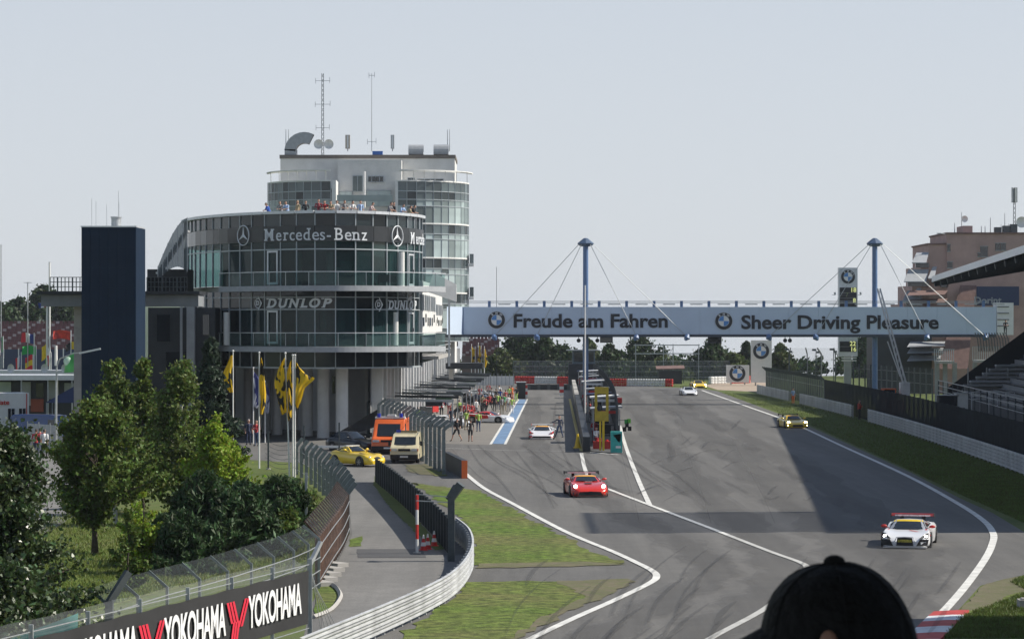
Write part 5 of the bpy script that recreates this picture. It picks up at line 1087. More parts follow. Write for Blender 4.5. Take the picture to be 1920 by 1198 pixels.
# weeds at the feet of barriers and on the grass islands
rng = np.random.default_rng(5); cs, rs = [], []
def scatter(pl, n, sd):
    r = random.Random(sd); xs_ = [p[0] for p in pl]; ys_ = [p[1] for p in pl]; out = []
    while len(out) < n:
        x, y = r.uniform(min(xs_), max(xs_)), r.uniform(min(ys_), max(ys_)); ins = False; j = len(pl)-1
        for i in range(len(pl)):
            if (pl[i][1] > y) != (pl[j][1] > y) and x < (pl[j][0]-pl[i][0])*(y-pl[i][1])/(pl[j][1]-pl[i][1]) + pl[i][0]: ins = not ins
            j = i
        if ins: out.append((x, y))
    return out
def grass_blades(name, pl, n, h, m, sd, label):
    pts = np.array([tuple(P(x, y)) for x, y in scatter(pl, n, sd)]); rg = np.random.default_rng(sd); k = len(pts); a = rg.uniform(0, math.pi, k); hh = h*(.5+rg.random(k)); w = .016
    dx, dy = np.cos(a)*w, np.sin(a)*w; lean = rg.normal(size=(k, 2))*h*.5; z = np.full(k, .02)
    v = np.stack([np.stack([pts[:,0]-dx, pts[:,1]-dy, z], 1), np.stack([pts[:,0]+dx, pts[:,1]+dy, z], 1), np.stack([pts[:,0]+lean[:,0]+dx*.3, pts[:,1]+lean[:,1]+dy*.3, z+hh], 1), np.stack([pts[:,0]+lean[:,0]-dx*.3, pts[:,1]+lean[:,1]-dy*.3, z+hh], 1)], 1).reshape(-1, 3)
    tag(link(name, np_mesh(name, v, m)), label, 'grass', kind='stuff')
L_blade = leaf_mat('grass_blade', (.13, .175, .035), .25, .3); L_blade2 = leaf_mat('verge_blade', (.10, .14, .03), .4, .3)
grass_blades('verge_grass', [(1348,736),(1425,741),(1640,795),(1800,850),(1930,896),(1930,985),(1810,932),(1700,880),(1490,784)], 60000, .09, L_blade2, 3, 'rough grass between the track and the right guard rail')
grass_blades('lawn_grass', [(120,965),(330,958),(560,905),(640,962),(640,1005),(560,1058),(300,1108),(60,1178),(0,1178),(0,1000)], 50000, .09, L_blade, 4, 'park lawn grass beneath the trees')
grass_blades('infield_grass', [(1930,1079),(1895,1092),(1930,1110),(1872,1132),(1800,1160),(1770,1198),(1930,1198)], 14000, .09, L_blade2, 6, 'patchy grass in the bottom right corner')
# ------------------------------------------------------------------ cars
def lerp_stations(st, y):
    for a, c in zip(st, st[1:]):
        if a[0] <= y <= c[0]:
            t = (y-a[0])/(c[0]-a[0]); t = t*t*(3-2*t)*.5 + t*.5; return [a[i]+(c[i]-a[i])*t for i in range(len(a))]
    return list(st[-1] if y > st[-1][0] else st[0])
def section(w, zb, zs, zc, y):
    """body cross-section, bottom to top centre, half-width w, shoulder zs, centre zc"""
    h = zs-zb; half = [(w*.86, zb), (w*.97, zb+.06), (w, zb+h*.35), (w*.995, zb+h*.62), (w*.965, zb+h*.86), (w*.88, zs), (w*.72, zs*.45+zc*.55+.01), (w*.45, zc+.005), (0, zc+.012)]
    R = [(x, y, z) for x, z in half]; return R + [(-x, y, z) for x, z in half[-2::-1]]
def wheel(parent, x, y, r, wd, side, spin=0):
    wn_ = link('wheel', None, parent, (x, y, r)); q = MB()
    q.tube([(-wd/2,0,0),(-wd/2+.03,0,0),(wd/2-.03,0,0),(wd/2,0,0)], [r*.9,r,r,r*.9], 20); auto_smooth(q.build('tyre', M_black, wn_))
    q = MB(); s = side; q.cyl((s*(wd/2-.02),0,0),(s*(wd/2+.006),0,0), r*.62, 18); 
    q.build('rim', M_dark, wn_); q = MB()
    for k in range(6):
        a = 2*math.pi*k/6; q.bar((s*(wd/2+.015),0,0),(s*(wd/2+.015), r*.6*math.cos(a), r*.6*math.sin(a)), r*.16, .025, up=(1,0,0))
    q.cyl((s*(wd/2+.0),0,0),(s*(wd/2+.03),0,0), r*.16, 10); q.build('spokes', M_rim, wn_)
def car(name, label, loc, rz, st, cab, L, W, paint, wheels=((.95,.33),(3.55,.34)), roof=None, band=None, extra=None, group=None, cat='race car'):
    """st: stations (y, half width, bottom, shoulder, centre); cab: (y windscreen base, y roof front, y roof rear, y tail, base half width, roof half width, roof z). Front at y=0, facing -Y"""
    c = thing(name, label, cat, loc, rz, group); c.scale = (1, 1, .88 if cat == 'race car' else 1); q = MB(); ys = [st[0][0] + (st[-1][0]-st[0][0])*(1-math.cos(math.pi*k/22))/2*.5 + (st[-1][0]-st[0][0])*k/22*.5 for k in range(23)]
    rows = []
    for y in ys: s = lerp_stations(st, y); rows.append(section(s[1], s[2], s[3], s[4], y-L/2))
    q.grid([r[::-1] for r in rows]); q.add(rows[0], [tuple(range(len(rows[0])))]); q.add(rows[-1], [tuple(range(len(rows[0])-1, -1, -1))]); auto_smooth(q.build('body', paint, c), 50)
    yb, y1, y2, yt, wb, wr, zr = cab; zb0 = lerp_stations(st, yb)[4]; zt0 = lerp_stations(st, yt)[4]
    prof = []
    def cabsec(y, z, wbot, wtop, zbase): 
        return [(wbot, y-L/2, zbase-.03), (wbot-.02, y-L/2, zbase+.06), (wtop+.04, y-L/2, z-.07), (wtop-.05, y-L/2, z-.01), (0, y-L/2, z+.015), (-wtop+.05, y-L/2, z-.01), (-wtop-.04, y-L/2, z-.07), (-wbot+.02, y-L/2, zbase+.06), (-wbot, y-L/2, zbase-.03)]
    cr = []
    for t in (0, .33, .66, 1): cr.append(cabsec(yb+(y1-yb)*t, zb0+.02+(zr-zb0-.02)*(t**.9), wb, wb*.97+(wr-wb*.97)*t if t > 0 else wb*.97, zb0))
    for t in (.5, 1): cr.append(cabsec(y1+(y2-y1)*t, zr + (.015 if t == .5 else -.01), wb, wr, lerp_stations(st, y1+(y2-y1)*t)[4]))
    for t in (.35, .7, 1): cr.append(cabsec(y2+(yt-y2)*t, zr+(zt0+.03-zr)*t**1.15, wb*(1-.1*t), wr*(1-.1*t)+(wb*.85-wr)*t*.4, lerp_stations(st, y2+(yt-y2)*t)[4]))
    q = MB(); q.grid([r[::-1] for r in cr]); auto_smooth(q.build('cabin', roof or paint, c), 60)
    # windscreen, side windows a hair proud
    def scr(t0, t1, o, wk=1.0):
        R = []
        for t in (t0, (t0+t1)/2, t1):
            y = yb+(y1-yb)*t - L/2 - o; z = zb0+.02+(zr-zb0-.02)*(t**.9) + o*.6; w = (wb*.97+(wr-wb*.97)*t)*1.0*wk; R.append([(w*u, y + .10*abs(u)**2*wb, z-.03*abs(u)**3) for u in (1,.6,.2,-.2,-.6,-1)])
        return R
    q = MB(); q.grid([r for r in scr(.03, .80 if band else .95, .035)]); auto_smooth(q.build('windscreen', M_carglass, c))
    if band: q = MB(); q.grid(scr(.80, 1.0, .037)); q.build('sun_strip', band, c)
    for s in (-1, 1):
        q = MB(); o = .015; zbm = (zb0+zt0)/2
        q.add([(s*(wb-.01+o), yb+.35-L/2, zbm+.05), (s*(wb-.01+o), y2+.5-L/2, zbm+.07), (s*(wr+.05+o), y2+.05-L/2, zr-.09), (s*(wr+.05+o), y1+.1-L/2, zr-.10)], [(0,1,2,3) if s > 0 else (3,2,1,0)]); q.build('side_window', M_carglass, c)
        q = MB(); q.sphere((s*(W/2-.02), yb+.28-L/2, zb0+.14), .1, 8, 6, (1.3,.6,.75)); q.bar((s*(wb-.05), yb+.28-L/2, zb0+.06), (s*(W/2-.05), yb+.28-L/2, zb0+.12), .03); auto_smooth(q.build('mirror', extra.get('mirror', paint) if extra else paint, c))
        for wy, r in wheels:
            q = MB(); sw = lerp_stations(st, wy)[1]; q.cyl((s*(sw-.12), wy-L/2, r+.0), (s*(sw+.004), wy-L/2, r), r+.055, 20); q.build('wheel_arch', M_black, c)
            wheel(c, s*(sw-.122), wy-L/2, r, .25, s)
    return c
def wing(c, y, z, w, m, em=None, chord=.32, base=.9, txt=None):
    e = link('rear_wing', None, c, (0, y, 0)); q = MB(); q.box((0,0,z), (w, chord, .035)); q.box((0,.1,z+.06), (w*.99,.1,.03)); q.build('plane', m, e)
    for s in (-1, 1):
        q = MB(); q.box((s*w/2,0,z+.0), (.02, chord+.1, .2)); q.build('end_plate', em or M_black, e)
        q = MB(); q.bar((s*.45,0,base-.15), (s*.45,0,z), .03, .15, up=(1,0,0)); q.build('strut', M_black, e)
    if txt:
        q = MB(); q.box((0,-chord/2-.005,z+.0), (w*.82,.012,.07)); q.build('text_strip', txt, e)
def patch(c, pts, m, nm, sym=True):
    for s in ((1,-1) if sym else (1,)):
        q = MB(); k_ = 1 if min(p[1] for p in pts) < -.9 else 0; v = [(s*x, y-.05*k_, z+.014*k_) for x, y, z in pts]; q.add(v, [tuple(range(len(v))) if s > 0 else tuple(range(len(v)-1,-1,-1))]); q.build(nm, m, c)
def lamp(c, x, y, z, r, m, nm='headlight', sz=(1,.5,1)):
    for s in (-1, 1): q = MB(); q.sphere((s*x, y, z), r, 10, 7, sz); auto_smooth(q.build(nm, m, c))
GT = [(0,.66,.10,.34,.32),(.10,.84,.08,.50,.47),(.35,.95,.07,.62,.58),(.75,1.0,.07,.76,.68),(1.2,1.0,.07,.80,.74),(1.55,.98,.08,.80,.80),(2.3,.96,.08,.84,.86),(3.0,1.0,.08,.90,.92),(3.6,1.02,.09,.94,.96),(4.1,1.0,.14,.92,.93),(4.42,.93,.22,.86,.88)]
# white mid-engined coupe
a_loc = P(1720,1029); a_loc.y += 2.2
au = car('white_race_car', 'white and silver race car with thin red rear wing nearing the camera', a_loc, math.radians(-13), GT, (1.35,2.05,2.75,3.75,.80,.56,1.17), 4.42, 2.0, M_white_car, band=M_yellow, roof=mat('silver_roof', (.42,.43,.46), .3, .3, coat=.6), extra={'mirror': M_red})
wing(au, 1.95, 1.22, 1.78, M_red, M_black, txt=mat('wing_text', (.75,.55,.55), .5, var=.5, scale=14))
patch(au, [(.34,-2.225,.14),(.30,-2.20,.50),(0,-2.20,.52),(-.30,-2.20,.50),(-.34,-2.225,.14)], M_black, 'grille', False)
q = MB(); q.tube([(.34,-2.23,.13),(.42,-2.2,.3),(.34,-2.19,.53),(0,-2.19,.55),(-.34,-2.19,.53),(-.42,-2.2,.3),(-.34,-2.23,.13)], .022, 5); q.build('grille_frame', M_alu, au)
patch(au, [(.46,-2.24,.13),(.90,-2.10,.15),(.95,-2.0,.42),(.60,-2.19,.44)], M_black, 'intake')
patch(au, [(.55,-2.17,.45),(.92,-1.96,.46),(.93,-1.78,.70),(.80,-1.86,.68)], M_dark, 'lamp_surround'); lamp(au, .80, -1.98, .55, .09, M_lamp)
patch(au, [(.42,-2.24,.28),(.84,-2.09,.30),(.84,-2.09,.325),(.42,-2.24,.305)], M_alu, 'intake_bar'); patch(au, [(.28,-2.24,.30),(.28,-2.24,.42),(-.28,-2.24,.42),(-.28,-2.24,.30)], mat('race_plate', (.35,.30,.04), .5, var=.8, scale=9), 'race_plate', False)
patch(au, [(.05,-1.0,.745),(.42,-1.25,.725),(.50,-1.22,.725),(.14,-.97,.75)], M_red, 'bonnet_stripe', False)
patch(au, [(.70,-.86,.80),(.84,-.9,.78),(1.0,-1.3,.62),(.99,-1.6,.55),(.93,-1.5,.66)], M_red, 'wing_stripe')
q = MB(); q.box((0,-2.12,.075),(1.75,.35,.03)); q.build('splitter', M_alu, au)
# red front-engined coupe
RC = [(0,.60,.12,.34,.36),(.12,.84,.08,.48,.50),(.45,.97,.07,.66,.64),(.9,1.0,.07,.82,.74),(1.4,.99,.07,.84,.80),(1.9,.97,.08,.84,.86),(2.6,.97,.08,.88,.90),(3.2,1.0,.09,.93,.94),(3.8,1.02,.10,.95,.97),(4.25,.98,.16,.93,.95),(4.46,.92,.24,.90,.92)]
r_loc = P(1100,933); r_loc.y += 2.2
rc = car('red_race_car', 'red race car with black rear wing leaving the pit lane', r_loc, math.radians(5), RC, (1.75,2.4,2.95,3.9,.78,.54,1.17), 4.46, 2.0, M_red_car, band=mat('amber_strip', (.75,.36,.02), .5), roof=M_red_car)
wing(rc, 2.05, 1.24, 1.85, M_black, M_black, txt=M_white)
patch(rc, [(.66,-2.24,.13),(.56,-2.22,.34),(0,-2.24,.37),(-.56,-2.22,.34),(-.66,-2.24,.13)], M_black, 'grille', False); patch(rc, [(.66,-2.16,.15),(.90,-2.02,.17),(.90,-2.0,.30),(.68,-2.14,.30)], M_dark, 'intake')
patch(rc, [(.60,-1.93,.62),(.86,-1.78,.64),(.90,-1.62,.76),(.74,-1.70,.74)], M_dark, 'lamp_surround'); lamp(rc, .74, -1.88, .66, .10, M_lamp)
patch(rc, [(.16,-1.3,.775),(-.16,-1.3,.775),(-.22,-1.0,.80),(.22,-1.0,.80)], M_black, 'bonnet_vent', False); patch(rc, [(.3,-.55,.855),(-.1,-.55,.865),(-.1,-.5,.87),(.3,-.5,.86)], M_white, 'bonnet_text', False)
q = MB(); q.box((0,-2.15,.07),(1.8,.35,.03)); q.build('splitter', M_black, rc)
# yellow coupe at the shadow's edge and the far pair
def gt(name, label, px, py, rz, paint, lm, band=None, wingm=M_black, s=1.0, W=2.0):
    l = P(px, py); l.y += 2.2; c = car(name, label, l, rz, GT if paint is not M_white_car else RC, (1.55,2.2,2.85,3.8,.79,.57,1.20), 4.42, 2.0, paint, band=band); wing(c, 1.95, 1.24, 1.7, wingm)
    patch(c, [(.5,-2.22,.15),(.42,-2.20,.36),(-.42,-2.20,.36),(-.5,-2.22,.15)], M_black, 'grille', False); patch(c, [(.55,-2.15,.18),(.86,-2.02,.2),(.86,-2.0,.34),(.57,-2.13,.34)], M_dark, 'intake')
    if lm: lamp(c, .76, -1.95, .58, .13, lm); lamp(c, .82, -2.08, .30, .07, lm, 'driving_light')
    else: lamp(c, .76, -1.92, .60, .12, M_lens)
    q = MB(); q.box((0,-2.12,.07),(1.7,.3,.03)); q.build('splitter', M_black, c); return c
gt('yellow_race_car', 'yellow race car with blazing headlights at the edge of the shadow', 1491, 803, math.radians(6), M_yellow_car, M_lamp_y, band=mat('amber_strip', (.75,.36,.02), .5))
gt('yellow_race_car', 'tiny yellow race car with lit headlights furthest up the straight', 1311, 728, math.radians(4), M_yellow_car, M_lamp_y)
gt('white_race_car', 'small white race car just ahead of the far yellow one', 1293, 742, math.radians(2), M_white_car, None)
# wedge-shaped white and red car in the pit lane
l = P(1017,824); l.y += 2.2
lb = car('wedge_race_car', 'low white and red wedge-shaped race car driving down the pit lane', l, math.radians(-2), [(0,.72,.10,.28,.30),(.12,.90,.08,.40,.42),(.5,.98,.07,.58,.54),(1.1,1.0,.07,.76,.72),(1.8,.98,.08,.82,.84),(3.0,1.0,.09,.90,.92),(3.9,1.02,.10,.92,.94),(4.5,.96,.2,.9,.92)], (1.2,2.1,2.7,4.0,.84,.58,1.13), 4.5, 2.04, M_white_car, roof=M_white_car, band=mat('amber_strip', (.75,.36,.02), .5))
wing(lb, 2.05, 1.16, 1.8, M_white, M_red); patch(lb, [(.75,-2.27,.14),(.68,-2.25,.30),(-.68,-2.25,.30),(-.75,-2.27,.14)], M_black, 'grille', False)
patch(lb, [(.62,-2.10,.50),(.92,-1.90,.50),(.95,-1.45,.70),(.82,-1.6,.66)], M_red, 'red_flank'); patch(lb, [(.72,-2.19,.34),(.95,-2.02,.34),(.98,-1.9,.18),(.80,-2.22,.16)], M_red, 'red_corner'); patch(lb, [(.60,-2.02,.545),(.86,-1.9,.55),(.88,-1.75,.62),(.72,-1.8,.62)], M_dark, 'headlight')
q = MB(); q.box((0,-2.15,.07),(1.8,.35,.03)); q.build('splitter', M_white, lb)
# yellow long-nosed coupe by the vans
WS = [(0,.45,.20,.40,.44),(.10,.66,.16,.58,.58),(.35,.78,.15,.70,.68),(.8,.88,.15,.82,.76),(1.3,.88,.16,.82,.84),(1.9,.86,.16,.84,.90),(2.6,.86,.16,.90,.94),(3.2,.92,.17,.96,.96),(3.7,.92,.2,.92,.92),(4.1,.78,.28,.78,.80),(4.23,.6,.34,.66,.68)]
l = P(668,875); l.y += 1.2
ws = car('yellow_sports_car', 'rounded yellow sports car with light bar parked beside the vans', l, math.radians(42), WS, (1.95,2.5,2.95,3.9,.70,.52,1.24), 4.23, 1.86, M_yellow_car, wheels=((.85,.33),(3.3,.33)), cat='car')
q = MB(); q.sphere((0,-2.02,.46),.26,14,8,(1.25,.25,.8)); auto_smooth(q.build('grille', M_black, ws)); lamp(ws, .52, -1.93, .58, .12, M_lens); lamp(ws, .50, -2.0, .36, .07, M_lens, 'fog_light')
q = MB(); q.box((0,.55,1.28),(1.1,.22,.07)); q.build('light_bar', M_alu, ws); q = MB(); q.box((0,-2.1,.36),(.5,.02,.11)); q.build('number_plate', M_white, ws); patch(ws, [(.4,-1.3,.80),(.5,-1.28,.80),(.5,-.7,.86),(.38,-.7,.87)], M_black, 'bonnet_vent')
# red and white car stopped by its garage, silver cars further along, dark car behind the lorry
l = P(918,793); l.y += 1.0
pk = car('parked_race_car', 'red and white race car stopped across the pit apron among mechanics', l, math.radians(68), GT, (1.45,2.1,2.75,3.75,.80,.56,1.18), 4.42, 2.0, M_white_car, roof=M_red_car, cat='race car'); wing(pk, 1.95, 1.22, 1.7, M_red)
patch(pk, [(1.012,-.3,.5),(1.012,1.7,.35),(1.03,1.7,.93),(1.0,-.2,.82)], M_red, 'red_flank'); lamp(pk, .8, -1.97, .56, .1, M_lens)
for px, py, rz, pm, lab in ((898,746,70,M_silver_car,'silver race car parked in the far pit boxes'),(868,742,75,mat('blue_car_paint', (.04,.12,.4), .3, coat=.8),'blue race car parked beyond the silver one'),(905,757,66,M_dark_car,'dark race car in the pit box behind the red and white one'),(836,800,80,M_white_car,'white race car half hidden behind the bent fence posts')):
    l = P(px, py); c = car('parked_race_car', lab, l, math.radians(rz), GT, (1.45,2.1,2.75,3.75,.80,.56,1.18), 4.42, 2.0, pm); wing(c, 1.95, 1.2, 1.7, M_black); lamp(c, .8, -1.97, .56, .1, M_lens)
l = P(662,845); car('dark_car', 'black car half hidden behind the yellow sports car', l, math.radians(50), WS, (1.5,2.2,3.2,4.0,.74,.56,1.38), 4.23, 1.8, M_dark_car, wheels=((.85,.32),(3.3,.32)), cat='car')
# ------------------------------------------------------------------ vans
def van(name, label, loc, rz, W, Hh, L, paint, low, nose, scr0, scr1, bumper, lights, cat='van'):
    """flat-fronted van: nose = bonnet height, scr0/scr1 = windscreen z range"""
    c = thing(name, label, cat, loc, rz); w = W/2; q = MB(); prof = [(-.05,.32),(-.08,.55),(-.02,nose*.86),(.18,nose),(.34,scr0),(.95,scr1),(1.15,Hh-.05),(1.7,Hh),(L-.15,Hh),(L,Hh-.15),(L+.02,.35)]
    rows = []
    for x in (-1, -.97, -.86, 0, .86, .97, 1):
        k = abs(x); rows.append([(x*w*(1-.10*max(0, (z-nose)/(Hh-nose))), y+(.10 if k == 1 else .03 if k > .9 else 0), z-(.06 if k == 1 and z > nose else 0)) for y, z in prof])
    q.grid(rows); q.add(rows[0], [tuple(range(len(prof)))]); q.add(rows[-1], [tuple(range(len(prof)-1,-1,-1))]); auto_smooth(q.build('body', paint, c), 45)
    f = lambda z: .34 + (z-scr0)/(scr1-scr0)*.61; o = .03
    q = MB(); q.grid([[(u*w*(.94-.07*(z-scr0)/(Hh-nose)), f(z)-o+.08*abs(u)**3, z+.02) for u in (1,.6,0,-.6,-1)] for z in (scr0+.03, (scr0+scr1)/2, scr1-.03)]); q.build('windscreen', M_carglass, c)
    for s in (-1, 1):
        q = MB(); q.add([(s*(w*.955+.012), 1.05, scr0+.04),(s*(w*.955+.012), 1.95, scr0+.04),(s*(w*.915+.012), 1.95, scr1-.02),(s*(w*.915+.012), 1.25, scr1-.02)], [(0,1,2,3) if s > 0 else (3,2,1,0)]); q.build('side_window', M_carglass, c)
        q = MB(); q.box((s*(w+.12), .75, scr0+.12),(.14,.1,.3)); q.bar((s*w*.95,.75,scr0+.05),(s*(w+.1),.75,scr0+.1),.03); q.build('mirror', M_black, c)
        for wy in (.85, L-.95): wheel(c, s*(w-.13), wy, .34, .24, s)
        q = MB(); q.box((s*w*.72,-.055,nose*.80),(.38*W/1.9,.1,.16)); q.build('headlight', M_lens, c)
        q = MB(); q.box((s*w*.93,-.03,nose*.80),(.1,.14,.15)); q.build('indicator', M_orange, c)
    q = MB(); q.box((0,-.10,.45),(W*.97,.2,.28)); q.build('bumper', bumper, c); q = MB(); q.box((0,-.06,nose*.80),(W*.42,.06,.15)); q.build('grille', M_black, c); q = MB(); q.box((0,-.21,.46),(.52,.02,.11)); q.build('number_plate', M_white, c)
    q = MB(); q.box((0,L/2,.34),(W*.9,L-.3,.2)); q.build('underbody', M_black, c)
    return c
l = P(758,869); v1 = van('cream_van', 'cream passenger van with roof light bar beside the bent fence', l, math.radians(-3), 1.86, 1.92, 4.7, M_beige, 0, 1.12, 1.16, 1.72, M_black, 1)
q = MB(); q.box((.05,1.5,2.03),(1.3,.3,.14)); q.build('light_bar', mat('amber_bar', (.22,.18,.10), .4), v1); q = MB(); q.box((-.5,1.5,2.05),(.3,.32,.16)); q.build('beacon', M_bluelight, v1)
l = P(727,852); v2 = van('orange_fire_van', 'tall bright orange rescue van with blue beacons on a white roof rack', l, math.radians(-4), 2.3, 2.45, 5.6, M_orange, 0, 1.18, 1.22, 2.12, M_black, 1)
q = MB(); q.box((0,1.6,2.52),(2.1,.5,.14)); q.box((.1,1.5,2.66),(.6,.4,.16)); q.build('roof_rack', M_white, v2)
for s in (-1,1): q = MB(); q.cyl((s*.78,1.35,2.55),(s*.78,1.35,2.82),.13,10); q.build('beacon', M_bluelight, v2)
tp_ = thing('tarpaulin_heap', 'black tarpaulin slung from the wall to the left of the orange van', 'tarpaulin', P(665,828)); q = MB()
q.grid([[(-1.6+i*.42, .1*math.sin(i+j), .15+ j*.32*(.3+i*.09) + i*.13) for i in range(9)] for j in range(5)]); q.build('cloth', M_black, tp_, True)
# ------------------------------------------------------------------ people
def person_mesh(pose, voxel=.022):
    """one continuous body from joint positions; material slots: skin, hair, shirt, trousers, shoes"""
    J = dict(hip=(0,0,.95), chest=(0,-.01,1.33), neck=(0,0,1.50), head=(0,-.02,1.65), sl=(-.19,0,1.42), sr=(.19,0,1.42), el=(-.25,.02,1.14), er=(.25,.02,1.14), hl=(-.25,-.08,.88), hr=(.25,-.08,.88),
             pl=(-.10,0,.92), pr=(.10,0,.92), kl=(-.11,-.02,.50), kr=(.11,-.02,.50), fl=(-.12,.03,.08), fr=(.12,.03,.08), tl=(-.14,-.16,.04), tr=(.14,-.16,.04)); J.update(pose.get('J', {}))
    J = {k: Vector(v) for k, v in J.items()}; q = MB(); shorts = pose.get('shorts', False)
    q.tube([J['hip']-Vector((0,0,.08)), J['hip'], J['hip'].lerp(J['chest'], .5), J['chest'], J['chest'].lerp(J['neck'], .55), J['neck']-Vector((0,0,.01))], [.145,.165,.150,.175,.155,.07], 12, squash=(1.0,.68))
    q.tube([J['neck']-Vector((0,0,.06)), J['head']-Vector((0,0,.05))], [.062,.055], 8); q.sphere(J['head'], .115, 12, 10, (.80,.95,1.12)); q.sphere(J['head']+Vector((0,-.11,-.015)), .02, 6, 5)
    for s in 'lr':
        q.tube([J['s'+s].lerp(J['chest'], .3), J['s'+s], J['s'+s].lerp(J['e'+s], .5), J['e'+s]], [.07,.068,.055,.044], 8); q.tube([J['e'+s], J['e'+s].lerp(J['h'+s], .4), J['h'+s]], [.044,.042,.030], 8)
        d = (J['h'+s]-J['e'+s]).normalized(); q.sphere(J['h'+s]+d*.07, .045, 8, 6, (.7,1,1.3)); q.tube([J['h'+s]+d*.02, J['h'+s]+d*.06+Vector((0,-.04,0))], [.018,.014], 5)
        q.tube([J['p'+s], J['p'+s].lerp(J['k'+s], .5), J['k'+s]], [.098,.085,.062], 8); q.tube([J['k'+s], J['k'+s].lerp(J['f'+s], .35), J['f'+s]], [.062,.058,.042], 8); q.tube([J['f'+s]+Vector((0,.05,-.02)), J['t'+s]], [.05,.038], 8)
    me = q.mesh('person'); ob = bpy.data.objects.new('tmp', me); C.objects.link(ob); md = ob.modifiers.new('r', 'REMESH'); md.mode = 'VOXEL'; md.voxel_size = voxel; sm = ob.modifiers.new('s', 'SMOOTH'); sm.iterations = 2; sm.factor = .5
    out = evalmesh(ob); C.objects.unlink(ob); bpy.data.objects.remove(ob)
    out.materials.clear(); mi = []
    segs = [('skin', J['neck'], J['head'], .13), ('shirt', J['hip'], J['chest'], 0), ('shirt', J['chest'], J['neck']-Vector((0,0,.05)), 0)]
    for s in 'lr':
        segs += [('shirt', J['s'+s], J['e'+s], 0), ('fore', J['e'+s], J['h'+s]+(J['h'+s]-J['e'+s])*.35, 0), ('tr', J['p'+s], J['k'+s], 0), ('shin', J['k'+s], J['f'+s], 0), ('shoe', J['f'+s]-Vector((0,0,.04)), J['t'+s], 0)]
    idx = {'skin': 0, 'hair': 1, 'shirt': 2, 'tr': 3, 'shoe': 4, 'fore': 2 if pose.get('long') else 0, 'shin': 0 if shorts else 3}
    for p in out.polygons:
        c = p.center; best, bd = 'shirt', 9
        for nm, a, b, _ in segs:
            ab = b-a; t = max(0, min(1, (c-a).dot(ab)/max(1e-9, ab.length_squared))); d = (c-(a+ab*t)).length
            if nm == 'shirt' and a == J['hip']: d -= .05
            if d < bd: best, bd = nm, d
        if best == 'skin' and (c.z > J['head'].z+.045 or (c.y > J['head'].y+.02 and c.z > J['head'].z-.05)): best = 'hair'
        if best == 'shirt' and c.z < J['hip'].z-.03: best = 'tr'
        mi.append(idx[best])
    for m in (M_skin, M_hair, M_white, M_navy, M_shoe): out.materials.append(m)
    out.polygons.foreach_set('material_index', mi); out.polygons.foreach_set('use_smooth', [True]*len(out.polygons)); return out
POSES = {
 'stand': {}, 'shorts': {'shorts': True},
 'walk': {'J': dict(kl=(-.10,-.20,.53), fl=(-.10,-.12,.10), tl=(-.11,-.32,.07), kr=(.10,.06,.50), fr=(.10,.36,.12), tr=(.10,.22,.03), el=(-.26,.14,1.17), hl=(-.24,.10,.92), er=(.26,-.10,1.16), hr=(.24,-.26,.98))},
 'walkside': {'shorts': True, 'J': dict(kl=(-.30,-.02,.52), fl=(-.42,.0,.10), tl=(-.58,-.05,.04), kr=(.16,0,.52), fr=(.38,.02,.12), tr=(.26,-.1,.03), hl=(-.16,-.22,1.0), hr=(.2,-.2,1.0))},
 'stride': {'long': True, 'J': dict(kl=(-.20,-.02,.50), fl=(-.32,.0,.08), tl=(-.46,-.06,.04), kr=(.16,0,.50), fr=(.30,.02,.08), tr=(.22,-.1,.03), el=(-.42,-.02,1.28), hl=(-.66,-.06,1.2))},
 'lean': {'J': dict(chest=(0,-.12,1.28), neck=(0,-.18,1.44), head=(0,-.24,1.57), sl=(-.19,-.14,1.36), sr=(.19,-.14,1.36), el=(-.27,-.26,1.12), er=(.27,-.26,1.12), hl=(-.10,-.42,1.08), hr=(.12,-.42,1.08))},
 'arms': {'long': True, 'J': dict(el=(-.27,-.06,1.15), er=(.27,-.06,1.15), hl=(.02,-.22,1.20), hr=(-.02,-.24,1.13))},
 'raise': {'long': True, 'J': dict(er=(.33,-.15,1.35), hr=(.22,-.3,1.58), el=(-.27,-.1,1.15), hl=(-.12,-.3,1.05))},
 'stoop': {'long': True, 'J': dict(chest=(0,-.26,1.20), neck=(0,-.36,1.30), head=(0,-.46,1.38), sl=(-.19,-.30,1.25), sr=(.19,-.30,1.25), el=(-.24,-.38,.98), er=(.24,-.38,.98), hl=(-.15,-.50,.75), hr=(.15,-.50,.75))},
 'sit': {'long': True, 'J': dict(hip=(0,0,.62), chest=(0,-.02,1.0), neck=(0,-.02,1.18), head=(0,-.04,1.32), sl=(-.19,0,1.10), sr=(.19,0,1.10), el=(-.25,-.08,.84), er=(.25,-.08,.84), hl=(-.15,-.34,.80), hr=(.15,-.34,.80), pl=(-.1,0,.60), pr=(.1,0,.60), kl=(-.12,-.44,.58), kr=(.12,-.44,.58), fl=(-.12,-.46,.10), fr=(.12,-.46,.10), tl=(-.13,-.66,.05), tr=(.13,-.66,.05))},
}
PM = {k: person_mesh(v) for k, v in POSES.items()}
WHITE, BLACK, RED, BLUE, NAVY, GREY, HIVIS, KHAKI, ORANGE, LBLUE, GREEN = cloth(.68,.68,.68), cloth(.015,.015,.018), cloth(.36,.03,.035), cloth(.03,.10,.42), cloth(.02,.03,.07), cloth(.22,.22,.23), cloth(.34,.52,.10), cloth(.34,.28,.18), cloth(.72,.16,.03), cloth(.35,.48,.70), cloth(.04,.28,.10)
JEANS = cloth(.05,.08,.16); BLOND = mat('fair_hair', (.30,.20,.09), .6); GREYH = mat('grey_hair', (.30,.29,.28), .6)
